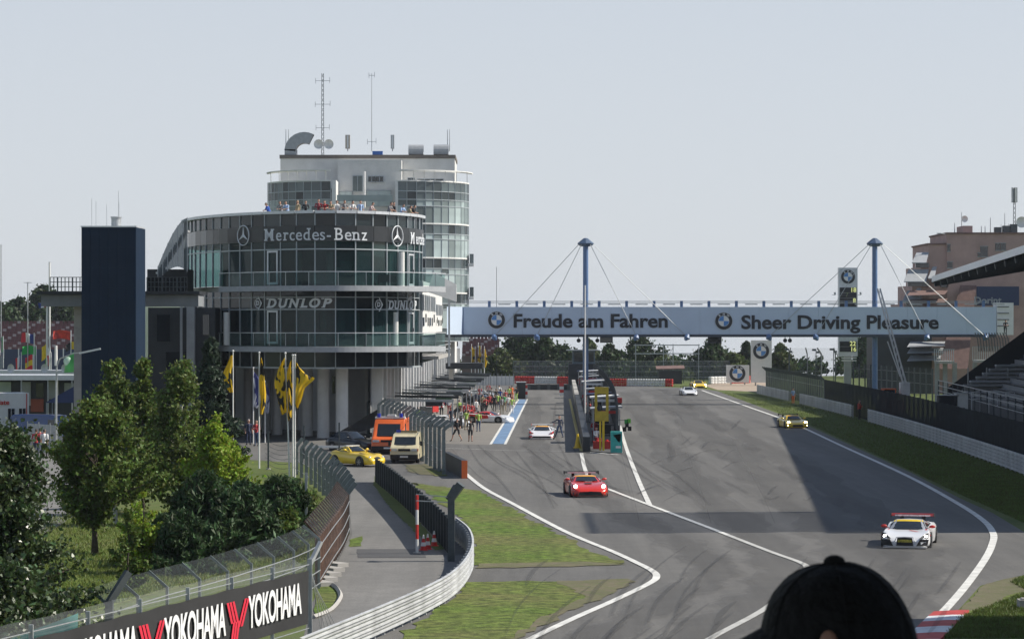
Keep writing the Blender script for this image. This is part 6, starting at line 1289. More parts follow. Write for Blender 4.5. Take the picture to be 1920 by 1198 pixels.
def person(label, loc, pose, shirt, tr, rz=0, s=1.0, hair=None, shoe=None, group=None):
    o = tag(link('person', PM[pose], None, loc, (0,0,math.radians(rz)), (s,s,s)), label, 'person', group)
    for i, m in ((1, hair or M_hair), (2, shirt), (3, tr), (4, shoe or M_shoe)): o.material_slots[i].link = 'OBJECT'; o.material_slots[i].material = m
    return o
# along the roof parapet
roofz = zs_top - .78
RP = [(493,'lean',BLUE,JEANS,'person in a blue shirt at the left end of the roof parapet'),(518,'lean',GREY,JEANS,'person in grey second from the left on the roof parapet'),(530,'lean',LBLUE,JEANS,'person in pale blue leaning third from the left on the roof'),(549,'stand',KHAKI,NAVY,'fair person in a tan shirt on the roof parapet'),(566,'arms',BLACK,BLACK,'person in black standing left of the roof centre'),(596,'arms',cloth(.22,.03,.04),JEANS,'person in maroon left of the roof centre'),(608,'lean',RED,JEANS,'person in red leaning on the roof parapet'),(621,'lean',KHAKI,NAVY,'person in brown leaning beside the one in red on the roof'),
      (636,'stand',WHITE,JEANS,'person in a white shirt right of the one in brown on the roof'),(648,'lean',GREY,JEANS,'person in grey in the middle of the roof parapet'),(667,'lean',WHITE,NAVY,'person in a white top with red trim leaning on the roof'),(684,'stand',LBLUE,JEANS,'tall person in a light blue shirt on the roof'),(705,'lean',cloth(.5,.4,.38),JEANS,'person in pink alone right of the tall one on the roof'),(741,'lean',GREY,JEANS,'person in grey near the right end of the roof parapet'),(751,'stand',BLACK,JEANS,'person in black near the right end of the roof'),(766,'lean',LBLUE,JEANS,'person in pale blue near the right end of the roof'),(779,'lean',KHAKI,JEANS,'person in tan second from the right end of the roof'),(786,'lean',BLACK,JEANS,'person in black at the right end of the roof parapet')]
for k, (px, ps, sh, tr, lab) in enumerate(RP):
    p, a = on_curve(min(px, 788), -.62); person(lab, (p.x, p.y, roofz), ps, sh, tr, math.degrees(a)+((k*37) % 50)-25, 1.0+.02*((k*7) % 4), BLOND if px in (549,) else None, group='people on the round building roof')
# pit lane and apron (px, py feet)
PL = [(857,827,'walkside',BLACK,BLACK,10,'person in black shirt and shorts striding on the pit apron'),(882,828,'shorts',BLACK,BLACK,175,'person in black shorts walking away on the pit apron'),(874,806,'stand',HIVIS,KHAKI,150,'person in a hi-vis vest behind the two in shorts'),(897,809,'stand',HIVIS,JEANS,190,'person in yellow vest and jeans beside the red and white car'),(864,803,'arms',GREY,BLACK,60,'person in grey behind the striding one'),(846,801,'stand',NAVY,NAVY,40,'person in navy by the bent fence post'),
      (868,790,'arms',RED,BLACK,160,'mechanic in red overalls, left of three'),(876,788,'arms',RED,RED,180,'mechanic in red overalls, middle of three'),(885,790,'stand',RED,RED,200,'mechanic in red overalls, right of three'),(893,781,'stand',WHITE,GREY,220,'person in white behind the red mechanics'),(903,780,'stoop',BLACK,BLACK,120,'person in black stooping by the pit box'),(911,776,'walk',RED,BLACK,200,'person in red and black walking between the pit boxes'),(918,769,'stride',RED,BLACK,0,'person in red jacket striding near the far pit boxes'),
      (927,771,'stand',BLACK,BLACK,150,'person in black at the left of the pit lane group'),(934,768,'stand',HIVIS,NAVY,170,'person with hi-vis top in the pit lane group'),(941,776,'arms',GREY,KHAKI,190,'person in grey facing away in the pit lane group'),(946,770,'stand',GREEN,KHAKI,180,'person in a green cap top in the pit lane group'),(953,772,'stand',WHITE,GREY,200,'person in white trousers in the pit lane group'),(960,776,'walk',HIVIS,WHITE,180,'marshal in bright vest and white trousers at the edge of the blue strip'),(955,752,'stand',HIVIS,NAVY,170,'marshal in vest behind the pit lane group'),(960,750,'raise',ORANGE,ORANGE,190,'person in orange overalls at the far end of the group'),(968,752,'stand',BLACK,HIVIS,200,'person in black and yellow by the far barrier'),
      (1049,820,'stride',NAVY,JEANS,-15,'man in dark clothes stepping across the pit lane beside the wedge car'),(783,800,'raise',HIVIS,WHITE,150,'person with yellow cap behind the bent fence posts'),(872,733,'stand',NAVY,BLACK,150,'person by the white wall at the far garages'),(888,731,'stand',GREY,BLACK,190,'person in grey by the far white wall')]
PL += [(880,757,'stand',WHITE,NAVY,150,'person in white among the far pit boxes'),(889,761,'stoop',NAVY,NAVY,60,'person in navy bending over a wheel in the far pit boxes'),(900,752,'arms',RED,RED,200,'person in red further down the pit boxes'),(922,755,'stand',GREY,BLACK,170,'person in grey left of the far hi-vis marshal'),(930,757,'arms',BLACK,GREY,160,'person in black and grey behind the pit lane group'),(938,758,'stand',BLUE,NAVY,190,'person in blue behind the pit lane group'),(948,760,'stand',RED,BLACK,180,'person in a red top inside the pit lane group'),
       (861,783,'stand',HIVIS,BLACK,200,'marshal in vest left of the red mechanics'),(853,790,'stoop',BLACK,BLACK,100,'mechanic in black crouching near the bent fence'),(905,771,'stand',KHAKI,BLACK,150,'person in tan beside the red and white car'),(842,777,'stand',WHITE,RED,160,'person in white and red at the near garages'),(828,781,'arms',RED,BLACK,180,'person in red beside the near gantry legs'),(936,749,'walk',WHITE,JEANS,180,'person in white walking at the far end of the pit lane'),(916,745,'stand',RED,NAVY,170,'person in red beside the silver car')]
for k, (px, py, ps, sh, tr, rz, lab) in enumerate(PL): person(lab, P(px, py), ps, sh, tr, rz, 1.0+.015*((k*5) % 5), group='people along the pit lane')
# others
person('marshal in orange trousers standing in the gap of the right guard rail', P(1487,757), 'stand', LBLUE, ORANGE, 30, 1.02); person('marshal in red and black standing at the post by the right guard rail', P(1611,786), 'arms', cloth(.42,.06,.04), BLACK, 70, 1.05)
person('person in a red top walking away on the park road', P(68,858), 'stand', RED, NAVY, 185, 1.12); person('person in dark red between two others on the park road', P(75,854), 'stand', cloth(.25,.05,.06), JEANS, 180, 1.08); person('person with a white top and blue rucksack on the park road', P(83,859), 'walk', WHITE, BLACK, 175, 1.13)
person('person in dark clothes under the round building behind the flags', P(466,834), 'stand', NAVY, NAVY, 20, 1.1, GREYH); person('person in a red top under the round building behind the flags', P(481,836), 'arms', RED, JEANS, -20, 1.1)
# ------------------------------------------------------------------ foreground spectator in a black cap, seen from behind, face turned to the left
fg_s = 3.4/F
FGY = 3.30; hc = D(1578, 1272, FGY)       # head centre
fp = thing('person', 'spectator in a black peaked cap in the foreground at the bottom', 'person', (hc.x, FGY, 7.35))
o_ = Vector(fp.location); H0 = hc - o_
q = MB(); q.sphere(H0+Vector((0,.0,-.02)), .105, 20, 16, (.80,.98,1.2)); q.tube([H0+Vector((.01,-.03,-.26)), H0+Vector((0,-.01,-.08))], [.062,.058], 12)
hz = H0.z; b0 = Vector((.02,-.04,0))
q.tube([b0+Vector((0,0,.50)), b0+Vector((0,0,.60)), b0+Vector((0,0,.80)), b0+Vector((0,.02,hz-.36)), b0+Vector((0,.02,hz-.25)), b0+Vector((0,.01,hz-.19))], [.17,.18,.17,.20,.15,.06], 14, squash=(1.05,.66))
for s in (-1, 1):
    sh = b0+Vector((s*.19,.01,hz-.33)); el = b0+Vector((s*.27,.08,hz-.62)); hd = b0+Vector((s*.12,.36,hz-.62)); q.tube([b0+Vector((s*.08,0,hz-.30)), sh, sh.lerp(el,.5), el], [.07,.075,.058,.046], 10); q.tube([el, hd], [.045,.032], 10); q.sphere(hd+Vector((-s*.02,.05,0)), .042, 8, 6)
    for k in range(4): q.tube([hd+Vector((s*(.03-.02*k),.07,.0)), hd+Vector((s*(.03-.02*k),.12,-.01)), hd+Vector((s*(.025-.02*k)-s*.01,.13,-.045))], [.011,.010,.008], 6)
    q.tube([hd+Vector((-s*.03,.03,.01)), hd+Vector((-s*.06,.07,.02))], [.013,.010], 6)
    q.tube([b0+Vector((s*.1,.0,.52)), b0+Vector((s*.12,.44,.53))], [.10,.07], 10); q.tube([b0+Vector((s*.12,.44,.53)), b0+Vector((s*.12,.46,.10))], [.07,.045], 10); q.tube([b0+Vector((s*.12,.42,.05)), b0+Vector((s*.13,.66,.04))], [.05,.04], 8)
ear = H0+Vector((.012,-.09,-.055)); q.sphere(ear+Vector((-.005,.012,-.012)), .030, 10, 8, (.75,.5,1.15)); q.sphere(H0+Vector((-.085,.03,-.06)), .022, 8, 6)
me = q.mesh('body'); ob = bpy.data.objects.new('tmp', me); C.objects.link(ob); md = ob.modifiers.new('r', 'REMESH'); md.mode = 'VOXEL'; md.voxel_size = .008; sm = ob.modifiers.new('s', 'SMOOTH'); sm.iterations = 3; sm.factor = .5
bme = evalmesh(ob); C.objects.unlink(ob); bpy.data.objects.remove(ob); bme.materials.clear()
for m in (M_skin, BLACK, JEANS): bme.materials.append(m)
bme.polygons.foreach_set('material_index', [0 if p.center.z > hz-.2 or (p.center.y > .33 and p.center.z > .6) else (1 if p.center.z > .58 else 2) for p in bme.polygons]); bme.polygons.foreach_set('use_smooth', [True]*len(bme.polygons)); link('body', bme, fp)
# cap: six stitched panels, button, peak and band
M_cap = mat('black_cap_cloth', (.014,.014,.015), .9, var=.3, scale=30, bump=.4, bscale=60)
cc = H0 + Vector((.0,0,.015)); tiltm = Matrix.Rotation(math.radians(-4), 3, 'Y'); NP = 36
def cap_pt(u, a):
    r = .098; su = abs(math.sin(u))**.86; x = r*su*math.cos(a); y = r*1.08*su*math.sin(a); z = .128*math.cos(u)
    k = 1 - .018*abs(math.cos(3*a))**18*math.sin(u); x *= k; y *= k
    if x < 0: x *= 1 + .20*max(0, math.cos(u)) + .012*math.sin(9*z/.128)
    z += .0025*math.sin(3*a+1)*math.sin(2*u)
    return cc + tiltm @ Vector((x, y, z))
for pn in range(6):
    rows = [[cap_pt(.02+(1.68-.02)*i/12, 2*math.pi*(pn+.5)/6 + 2*math.pi*j/(6*8)) for j in range(9)] for i in range(13)]; q = MB(); q.grid(rows); auto_smooth(q.build('cap_panel', M_cap, fp))
for pn in range(6):
    q = MB(); q.tube([cap_pt(.06+(1.62-.06)*i/14, 2*math.pi*(pn+.5)/6)*1.0 for i in range(15)], .0016, 5); auto_smooth(q.build('cap_seam', M_cap, fp))
q = MB(); q.sphere(cc + Vector((-.028,-.100,.040)), .014, 10, 8, (.8,.5,1.2)); auto_smooth(q.build('ear', M_skin, fp))
q = MB(); q.sphere(cc + tiltm @ Vector((0,0,.130)), .0125, 12, 8, (1.1,1.1,.7)); auto_smooth(q.build('cap_button', M_cap, fp))
q = MB(); q.grid([[cap_pt(1.52+.17*i, 2*math.pi*j/NP) + Vector((0,0,-.004*i)) for j in range(NP)] for i in range(3)], True); auto_smooth(q.build('cap_band', M_cap, fp))
q = MB(); rows = []
for i in range(6):                          # peak pointing left, away and down
    t = i/5; rows.append([cc + tiltm @ (Vector((-.066 - .105*t*math.cos(v), .075*math.sin(v)*(1-.12*t), .068 - .047*t - .022*abs(math.sin(v))**2)) ) for v in [(-1.25 + 2.5*j/10) for j in range(11)]])
for th in (0, -.006): q.grid([[p+Vector((0,0,th)) for p in r] for r in (rows if th == 0 else rows[::-1])])
auto_smooth(q.build('cap_peak', M_cap, fp))
# ------------------------------------------------------------------ flags in front of the round building
def flag_mat(name, a, b, sc=1.4, th=.55):
    m = bpy.data.materials.new(name); m.use_nodes = True; n, l = m.node_tree.nodes, m.node_tree.links; bs = n['Principled BSDF']; bs.inputs['Roughness'].default_value = .75
    tc = n.new('ShaderNodeTexCoord'); mp = n.new('ShaderNodeMapping'); mp.inputs['Scale'].default_value = (2.2, 2.2, 1.0); l.new(tc.outputs['Object'], mp.inputs[0]); t = n.new('ShaderNodeTexNoise'); t.inputs['Scale'].default_value = sc; t.inputs['Detail'].default_value = 1; l.new(mp.outputs[0], t.inputs['Vector'])
    r = n.new('ShaderNodeValToRGB'); r.color_ramp.interpolation = 'CONSTANT'; r.color_ramp.elements[0].color = (*a, 1); r.color_ramp.elements[1].position = th; r.color_ramp.elements[1].color = (*b, 1); l.new(t.outputs['Fac'], r.inputs[0]); l.new(r.outputs[0], bs.inputs['Base Color'])
    tr = n.new('ShaderNodeBsdfTranslucent'); l.new(r.outputs[0], tr.inputs[0]); mx = n.new('ShaderNodeMixShader'); mx.inputs[0].default_value = .3; l.new(bs.outputs[0], mx.inputs[1]); l.new(tr.outputs[0], mx.inputs[2]); l.new(mx.outputs[0], n['Material Output'].inputs[0]); return m
M_flag = flag_mat('yellow_black_flag', (.80,.52,.015), (.02,.018,.015))
def limp_flag(px, py, ptop, pflag, wpx, side, label, seed, spread=0.0, group=None, cat='flag', m=None, name='flagpole', pr=.055, lean=0):
    b = P(px, py); s = F/b.y; h = (py-ptop)/s; t = thing(name, label, cat, b, 0, group); q = MB(); tp = Vector((lean/s,0,h)); q.cyl((0,0,0), tp, pr, 8, pr*.55); q.build('pole', M_white, t)
    q = MB(); q.sphere(tp, .07, 8, 6); q.build('finial', M_white, t); rr = random.Random(seed); top = h-.25; bot = (py-pflag)/s; rows = []; n = 16
    for i in range(n+1):
        v = i/n; z = top + (bot-top)*v; w = wpx/s*(.10+.95*math.sin(math.pi*(.08+.80*v))**1.2) + spread/s*max(0, 1-abs(v-.33)*4.0); row = []
        for j in range(9):
            u = j/8; row.append((tp.x*z/h + side*(.05+u*w) + .05*math.sin(7*v+seed), .16*math.sin(u*9+4*v+seed)*(.4+.6*v)+.06*math.cos(5*v), z - .28*u*math.sin(2.5*v+seed*.5)**2 - .35*u*(spread > 0)*max(0, 1-abs(v-.2)*3)))
        rows.append(row)
    q = MB(); q.grid(rows); q.build('cloth', m or M_flag, t, True); return t
limp_flag(437,880,658,736,17,-1,'yellow and black flag furthest left, partly behind the spruce',1,group='yellow flags by the access path')
limp_flag(486,878,661,776,11,1,'narrow furled yellow and black flag second from the left',2,group='yellow flags by the access path')
limp_flag(543,893,662,773,20,-1,'wide drooping yellow and black flag in the middle',3,group='yellow flags by the access path',lean=-8)
limp_flag(549,893,666,782,12,-1,'yellow and black flag hanging between the middle and right ones',4,group='yellow flags by the access path')
limp_flag(553,895,666,760,15,1,'yellow and black flag at the right blowing out to a point',5,22,group='yellow flags by the access path')
for k, (px, yt_) in enumerate(((884,646),(891,650),(897,643),(902,649),(908,650))): limp_flag(px,722,yt_,688,5,-1 if k % 2 else 1,'small yellow flag by the far garages, number %s from the left' % ('one','two','three','four','five')[k],11+k,group='yellow flags by the far garages',pr=.07)
M_banner2 = flag_mat('violet_white_banner', (.06,.07,.25), (.62,.64,.72), 1.0, .5)
for px, py, yt_, yb, w, lab in ((475,832,690,760,18,'purple and white banner flag under the round building'),(497,830,715,775,8,'slim pale banner right of the purple one'),(322,820,710,755,22,'white banner hanging before the dark wing, left'),(372,820,706,745,16,'pale blue banner before the dark wing, right'),(345,818,692,735,20,'blue banner before the dark wing, middle')): limp_flag(px,py,yt_,yb,w,1,lab,px,m=M_banner2,name='banner_pole',cat='banner',pr=.05)
# thin barbed strands and posts of the gap beside the flags
for px, py, h, lab in ((503,880,2.4,'dark gate post left of the middle flagpoles'),(570,862,2.3,'thin dark post below the round building columns, left'),(636,862,2.5,'thin dark post below the round building columns, right'),(574,998,2.6,'thin pale marker post beside the bent fence')):
    t = thing('slim_post', lab, 'post', P(px, py)); q = MB(); q.bar((0,0,0),(0,0,h),.1); q.build('shaft', M_fence if px != 574 else M_steel, t); q = MB(); q.cyl((0,0,0),(0,0,.08),.14,8); q.build('foot', M_conc, t)
t = thing('slack_wire_fence', 'slack wires strung across the gap beside the flagpoles', 'fence', P(520,880))
for k in range(7):
    a, c = P(497,880-k*0)+Vector((0,0,.2+.28*k)), P(546,892)+Vector((0,0,.2+.28*k)); q = MB(); q.tube([a.lerp(c, i/8)-Vector((0,0,.22*math.sin(math.pi*i/8))) for i in range(9)], .012, 4); q.build('wire', M_fence, t, world=True)
# dark side gate panels beside the yellow car
t = thing('boom_barrier', 'low grey boom beside the yellow sports car', 'barrier', P(620,858)); q = MB(); q.bar((-1.6,0,.75),(1.2,0,.75),.09,.16); q.build('boom', M_white, t); q = MB(); q.box((-1.2,.1,.4),(.25,.25,.8)); q.box((.9,.1,.4),(.15,.2,.8)); q.build('support', M_conc, t)
# end of the bent fence: dark board with orange edge
t = thing('wall_end_board', 'dark board wall with orange end face where the pit fence stops', 'barrier', P(866,896)); a, c = P(833,878), P(867,897); q = MB(); d = (c-a).normalized(); n = Vector((-d.y,d.x,0)); q.add([a,c,c+n*.3,a+n*.3]+[v+Vector((0,0,1.05)) for v in (a,c,c+n*.3,a+n*.3)],[(0,1,5,4),(1,2,6,5),(2,3,7,6),(3,0,4,7),(4,5,6,7)]); q.build('board', M_dark, t, world=True)
q = MB(); q.box(c+d*.05+n*.12+Vector((0,0,.53)),(.34,.08,1.06),0); q.build('end_face', M_orange, t, world=True)
# ------------------------------------------------------------------ pit wall and its stands
pa, pc = P(1093,848), P(1072,726); PWd = (pc-pa).normalized()
t = thing('pit_wall', 'long low concrete pit wall between pit lane and track', 'wall', pa); 
for k in range(24):
    a, c = pa.lerp(pc, k/24), pa.lerp(pc, (k+1)/24)-PWd*.05; q = MB(); q.add([a,a+Vector((.5,0,0)),c+Vector((.5,0,0)),c]+[v+Vector((0,0,1.1)) for v in (a,a+Vector((.5,0,0)),c+Vector((.5,0,0)),c)],[(0,1,5,4),(1,2,6,5),(2,3,7,6),(3,0,4,7),(4,5,6,7)]); q.build('wall_segment', M_dark if k < 14 else M_conc, t, world=True)
sheet('pit_wall_platform', [(1108,847),(1157,852),(1152,800),(1120,720),(1085,720)], .06, M_patch)
q = MB(); a = P(1083,840); t = thing('yellow_marker_post', 'yellow plastic marker at the near end of the pit wall', 'marker', a); q.tube([(0,0,0),(0,0,.2),(0,0,.7),(0,0,1.05)],[.26,.22,.12,.08],10); q.build('body', M_yellow, t); q = MB(); q.cyl((0,0,0),(0,0,.07),.34,10); q.build('base', M_yellow, t)
catch_fence('tall dark mesh fence on the track side of the pit wall', [(1157,838),(1150,790),(1135,752),(1118,728),(1105,715)], 3.3, 3.2, None, -1, M_screen, M_fence, wires=2, name='pit_wall_fence')
rr = random.Random(21)
for k in range(9):                         # timing stands with pale roofs
    f = .08 + k*.105; a = pa.lerp(pc, f) + Vector((1.9+.2*(k % 2),0,.06)); lab = 'timing stand on the pit wall, %s' % ('nearest, beside the yellow sign','second from the near end','third from the near end','fourth from the near end','fifth, near the middle','sixth from the near end','seventh from the near end','eighth from the near end','furthest away')[k]
    t = thing('timing_stand', lab, 'stand', a, 0, 'timing stands on the pit wall'); w, d, h = 2.0, 2.6, 2.5+.3*(k % 3 == 1)
    for sx in (-1,1):
        for sy in (-1,1): q = MB(); q.bar((sx*w/2,sy*d/2,0),(sx*w/2,sy*d/2,h),.08); q.build('leg', M_steel, t)
    q = MB(); q.add([(-w/2-.2,-d/2-.2,h),(w/2+.2,-d/2-.2,h+.15),(w/2+.2,d/2+.2,h+.15),(-w/2-.2,d/2+.2,h),(-w/2-.2,-d/2-.2,h+.12),(w/2+.2,-d/2-.2,h+.28),(w/2+.2,d/2+.2,h+.28),(-w/2-.2,d/2+.2,h+.12)],[(3,2,1,0),(4,5,6,7),(0,1,5,4),(1,2,6,5),(2,3,7,6),(3,0,4,7)]); q.build('roof', (M_awning, M_white, M_navy)[k % 3] if k else M_awning, t)
    q = MB(); q.box((0,.2,.5),(w*.85,d*.5,.08)); q.box((-.2,.5,.95),(w*.6,.1,.7)); q.build('desk', M_dark, t); q = MB(); q.box((0,-d/2-.14,h-.18),(w*.9,.05,.22)); q.build('valance', (M_red, M_white, M_dark)[k % 3], t)
    q = MB(); q.bb((w/2-.04,-d/2,.2),(w/2,d/2,1.3)); q.build('side_sheet', M_navy if k % 2 else M_awning, t)
    col = (RED, BLACK, GREY, NAVY)[k % 4]; person('crew member in %s on the %s timing stand' % (('red','black','grey','navy')[k % 4], ('nearest','second','third','fourth','fifth','sixth','seventh','eighth','furthest')[k]), a+Vector((-.9,-.6,.0)), ('arms','raise','stand','lean')[k % 4], col, BLACK if k % 2 else col, (200+k*40) % 360, 1.0, group='crew on the pit wall')
person('crew member in white crouched at the near end of the pit wall', P(1118,838)+Vector((0,0,.06)), 'sit', WHITE, RED, 30, 1.0, group='crew on the pit wall'); person('second crew member in red behind the yellow sign on the pit wall', P(1106,790)+Vector((0,0,.06)), 'raise', RED, BLACK, 200, 1.05, group='crew on the pit wall')
yb_ = P(1128,846); ys_ = thing('yellow_sign_frame', 'tall yellow signal frame at the near end of the pit wall', 'sign', yb_); s = F/yb_.y
q = MB(); q.bar((-.1,0,0),(-.1,0,2.2),.12); q.bar((.13,0,0),(.13,0,2.2),.16); q.build('post', M_yellow, ys_)
M_yd = mat('mustard_paint', (.50,.36,.03), .6); q = MB(); z0, z1, w = 2.15, 4.6, .5; q.box((0,0,z0+.36),(2*w,.12,.72)); q.box((0,0,z1-.25),(2*w,.12,.5)); q.box((-w+.1,0,(z0+z1)/2+.1),(.2,.12,z1-z0-1.2)); q.box((w-.1,0,(z0+z1)/2+.1),(.2,.12,z1-z0-1.2)); q.build('frame', M_yd, ys_)
q = MB(); q.sphere((-.15,.0,z0+.95),.22,10,8,(1,.6,1.1)); q.bar((-.15,0,z0+.7),(-.15,0,z0+.9),.1); q.build('signal_lamp', M_dark, ys_)
for px, lab in ((1120,'red plastic block left of the yellow sign post'),(1138,'red plastic block right of the yellow sign post')):
    t = thing('red_block', lab, 'barrier', P(px,843)+Vector((0,0,.06))); q = MB(); q.box((0,0,.28),(.62,.4,.55)); q.cyl((0,0,.55),(0,0,.68),.1,8); q.build('block', M_red, t)
tb = P(1156,850); t = thing('teal_cabinet', 'teal cabinet with white shield mark at the near end of the pit wall', 'cabinet', tb); q = MB(); q.box((0,.4,.78),(.8,.8,1.5)); q.build('case', M_teal, t); q = MB(); q.add([(-.25,-.01,1.3),(.3,-.01,1.38),(.3,-.01,1.0),(.2,-.01,.75)],[(0,1,2,3),(3,2,1,0)]); q.build('shield_mark', M_white, t); q = MB(); q.box((.12,-.01,.45),(.35,.02,.16)); q.build('label_mark', M_white, t); q = MB(); q.box((0,.4,.03),(.9,.9,.06)); q.build('plinth', M_conc, t)
t = thing('pit_board', 'green and black pit board held out over the track', 'sign', P(1160,842)+Vector((0,0,2.0))); q = MB(); q.bar((-.4,0,.1),(.5,0,.1),.04); q.build('handle', M_fence, t)
for x, z, m in ((.55,.0,M_green),(.75,.05,mat('lime_board', (.12,.5,.05), .6)),(.42,-.55,M_black),(.8,-.5,M_black),(.6,-.25,M_black)): q = MB(); q.box((x,0,z),(.26,.04,.32)); q.build('number_plate', m, t)
t = thing('red_signal_box', 'small red box on the outside of the pit wall fence', 'signal', P(1152,800)+Vector((.45,0,2.35))); q = MB(); q.box((0,0,0),(.45,.4,.45)); q.build('box', M_red, t); q = MB(); q.box((0,0,-.35),(.35,.3,.25)); q.bar((-.4,0,0),(-.2,0,0),.06); q.build('bracket', M_dark, t)
# gantry frames over the pit boxes
for k in range(12):
    f = 6 + k*11; g = GA + dirv*f; zz = 2.9; t = thing('pit_gantry', 'equipment gantry arm over the pit boxes, %s from the near end' % ('first','second','third','fourth','fifth','sixth','seventh','eighth','ninth','tenth','eleventh','twelfth')[k], 'gantry', (g.x, g.y, 0), 0, 'gantry arms over the pit boxes')
    q = MB(); q.bar((.2,0,zz),(6.2,0,zz-.1),.12,.22); q.bar((.2,0,zz+.35),(4.0,0,zz),.06); q.build('arm', (M_steel, M_dark, M_fence)[k % 3], t); q = MB(); q.bar((6.1,0,0),(6.1,0,zz),.10); q.build('leg', M_steel, t)
    q = MB(); q.box((4.6+.3*(k % 2),-.1,zz-.35),(1.4,.3,.35)); q.build('hose_box', (M_dark, mat('dark_green_box', (.03,.10,.03), .6), M_alu)[k % 3], t)
for k in range(8):
    g = GA + dirv*(5+k*13); t = thing('tool_trolley', 'tool trolley against the garage pillars, %s from the near end' % ('first','second','third','fourth','fifth','sixth','seventh','eighth')[k], 'trolley', (g.x+1.9, g.y+3, 0), .2*k, 'tool trolleys by the garages'); q = MB(); q.box((0,0,.62),(.8,1.1,.95)); q.build('cabinet', (M_red, M_alu, M_navy, M_dark)[k % 4], t); q = MB()
    for sx in (-.3,.3):
        for sy in (-.4,.4): q.cyl((sx-.04,sy,.08),(sx+.04,sy,.08),.08,8)
    q.build('castor', M_black, t); q = MB(); q.bar((-.35,-.6,1.05),(.35,-.6,1.05),.04); q.build('handle', M_steel, t)
# far end: white wall with fence, tyre barriers, marker boards
t = thing('far_white_wall', 'white wall topped by mesh at the far end of the garages', 'wall', P(905,722)); q = MB(); a, c = P(845,722), P(963,722); q.bb((a.x,a.y,0),(c.x,a.y+.3,1.35)); q.build('wall', M_white, t, world=True)
for k in range(17):
    x = a.x+(c.x-a.x)*k/16; q = MB(); q.bar((x,a.y-.05,0),(x,a.y-.05,1.7),.08); q.build('post', M_steel, t, world=True)
def tyre_row(label, pa_, pb_, cols, n, h=1.15):
    t = thing('tyre_barrier', label, 'tyre barrier', P(*pa_)); a, c = P(*pa_), P(*pb_)
    for k in range(n):
        p = a.lerp(c, (k+.5)/n); w = (c-a).length/n; q = MB(); 
        for z in (0,.38,.76): q.tube([(p.x,p.y,z+.02),(p.x,p.y,z+.1),(p.x,p.y,z+.3),(p.x,p.y,z+.37)],[w*.42,w*.5,w*.5,w*.42],8)
        q.build('tyre_stack', M_red if cols[k*len(cols)//n] == 'r' else M_white, t, world=True)
tyre_row('red and white tyre barrier at the end of the pit lane', (965,719), (1068,720), 'rrrrrwwwwwwrrrr', 22); tyre_row('red and white tyre barrier across the end of the straight', (1132,724), (1262,725), 'rrrrrwwwwwwoorr', 27); tyre_row('short white and red barrier before the gravel trap', (1330,720), (1405,718), 'wwwrrr', 12)
t = thing('dark_barrier', 'dark low barrier across the end of the pit lane', 'barrier', P(1030,731)); q = MB(); a, c = P(992,731), P(1066,731); q.bb((a.x,a.y,0),(c.x,a.y+.5,.75)); q.build('wall', M_dark, t, world=True)
for k in range(5): q = MB(); x = a.x+(c.x-a.x)*k/4; q.bb((x-.2,a.y-.15,0),(x+.2,a.y-.02,.8)); q.build('rib', M_fence, t, world=True)
for px, py, lab in ((985,746,'red and white marker board left of the pit lane end'),(1053,742,'red and white marker board right of the pit lane end')):
    t = thing('marker_board', lab, 'marker', P(px, py)); 
    for j in range(4): q = MB(); q.box((0,0,.2+.4*j),(.55,.12,.38)); q.build('stripe', M_red if j % 2 else M_white, t)
t = thing('pit_hut', 'dark hut with mesh sides beside the far end of the blue strip', 'hut', P(977,748)); q = MB(); q.box((0,1.5,1.0),(1.1,2.6,2.0)); q.build('case', M_dark, t); q = MB(); q.box((0,1.5,2.03),(1.3,2.8,.08)); q.build('roof', M_steel, t)
# fences and gantry in front of the far trees
cf = thing('far_catch_fence', 'very long distant catch fence before the trees', 'fence', (0, 418, 0))
for k in range(34):
    px = 962+k*12.3; p = D(px, 715, 416); q = MB(); q.bar((p.x,p.y,0),(p.x,p.y,3.4),.09); q.build('post', M_fence, cf, world=True)
for z in (.9,1.8,2.6,3.4): q = MB(); q.bar((XD(962,416),416,z),(XD(1368,416),416,z),.05); q.build('wire', M_steel, cf, world=True)
q = MB(); q.quad((XD(962,416),416.1,.2),(XD(1368,416),416.1,.2),(XD(1368,416),416.1,3.4),(XD(962,416),416.1,3.4)); q.build('mesh_panel', M_mesh_far, cf, world=True)
t = thing('steel_gantry', 'thin steel gantry frame in the gap between far trees', 'gantry', (XD(1250,426), 426, 0))
for px in (1192,1244,1262,1310): q = MB(); p = D(px,600,426); q.bar((p.x,p.y,0),(p.x,p.y,ZD(645,426)),.12); q.build('post', M_steel, t, world=True)
for y in (647,663): q = MB(); q.bar(D(1188,y,426),D(1312,y,426),.16); q.build('beam', M_steel, t, world=True)
q = MB(); q.bar(D(1244,681,426),D(1262,652,426),.07); q.bar(D(1262,681,426),D(1244,652,426),.07); q.build('brace', M_steel, t, world=True)
t = thing('marshal_hut', 'dark marshal post with parasol shapes before the far trees', 'hut', P(1258,724)); q = MB(); q.box((0,2,1.3),(3.4,2,2.0)); q.build('cabin', M_dark, t); q = MB(); q.add([(-2.1,.8,2.4),(2.1,.8,2.5),(2.1,3.2,2.9),(-2.1,3.2,2.8),(-2.1,.8,2.55),(2.1,.8,2.65),(2.1,3.2,3.05),(-2.1,3.2,2.95)],[(0,1,5,4),(4,5,6,7),(3,2,1,0),(1,2,6,5)]); q.build('roof', M_brick, t)
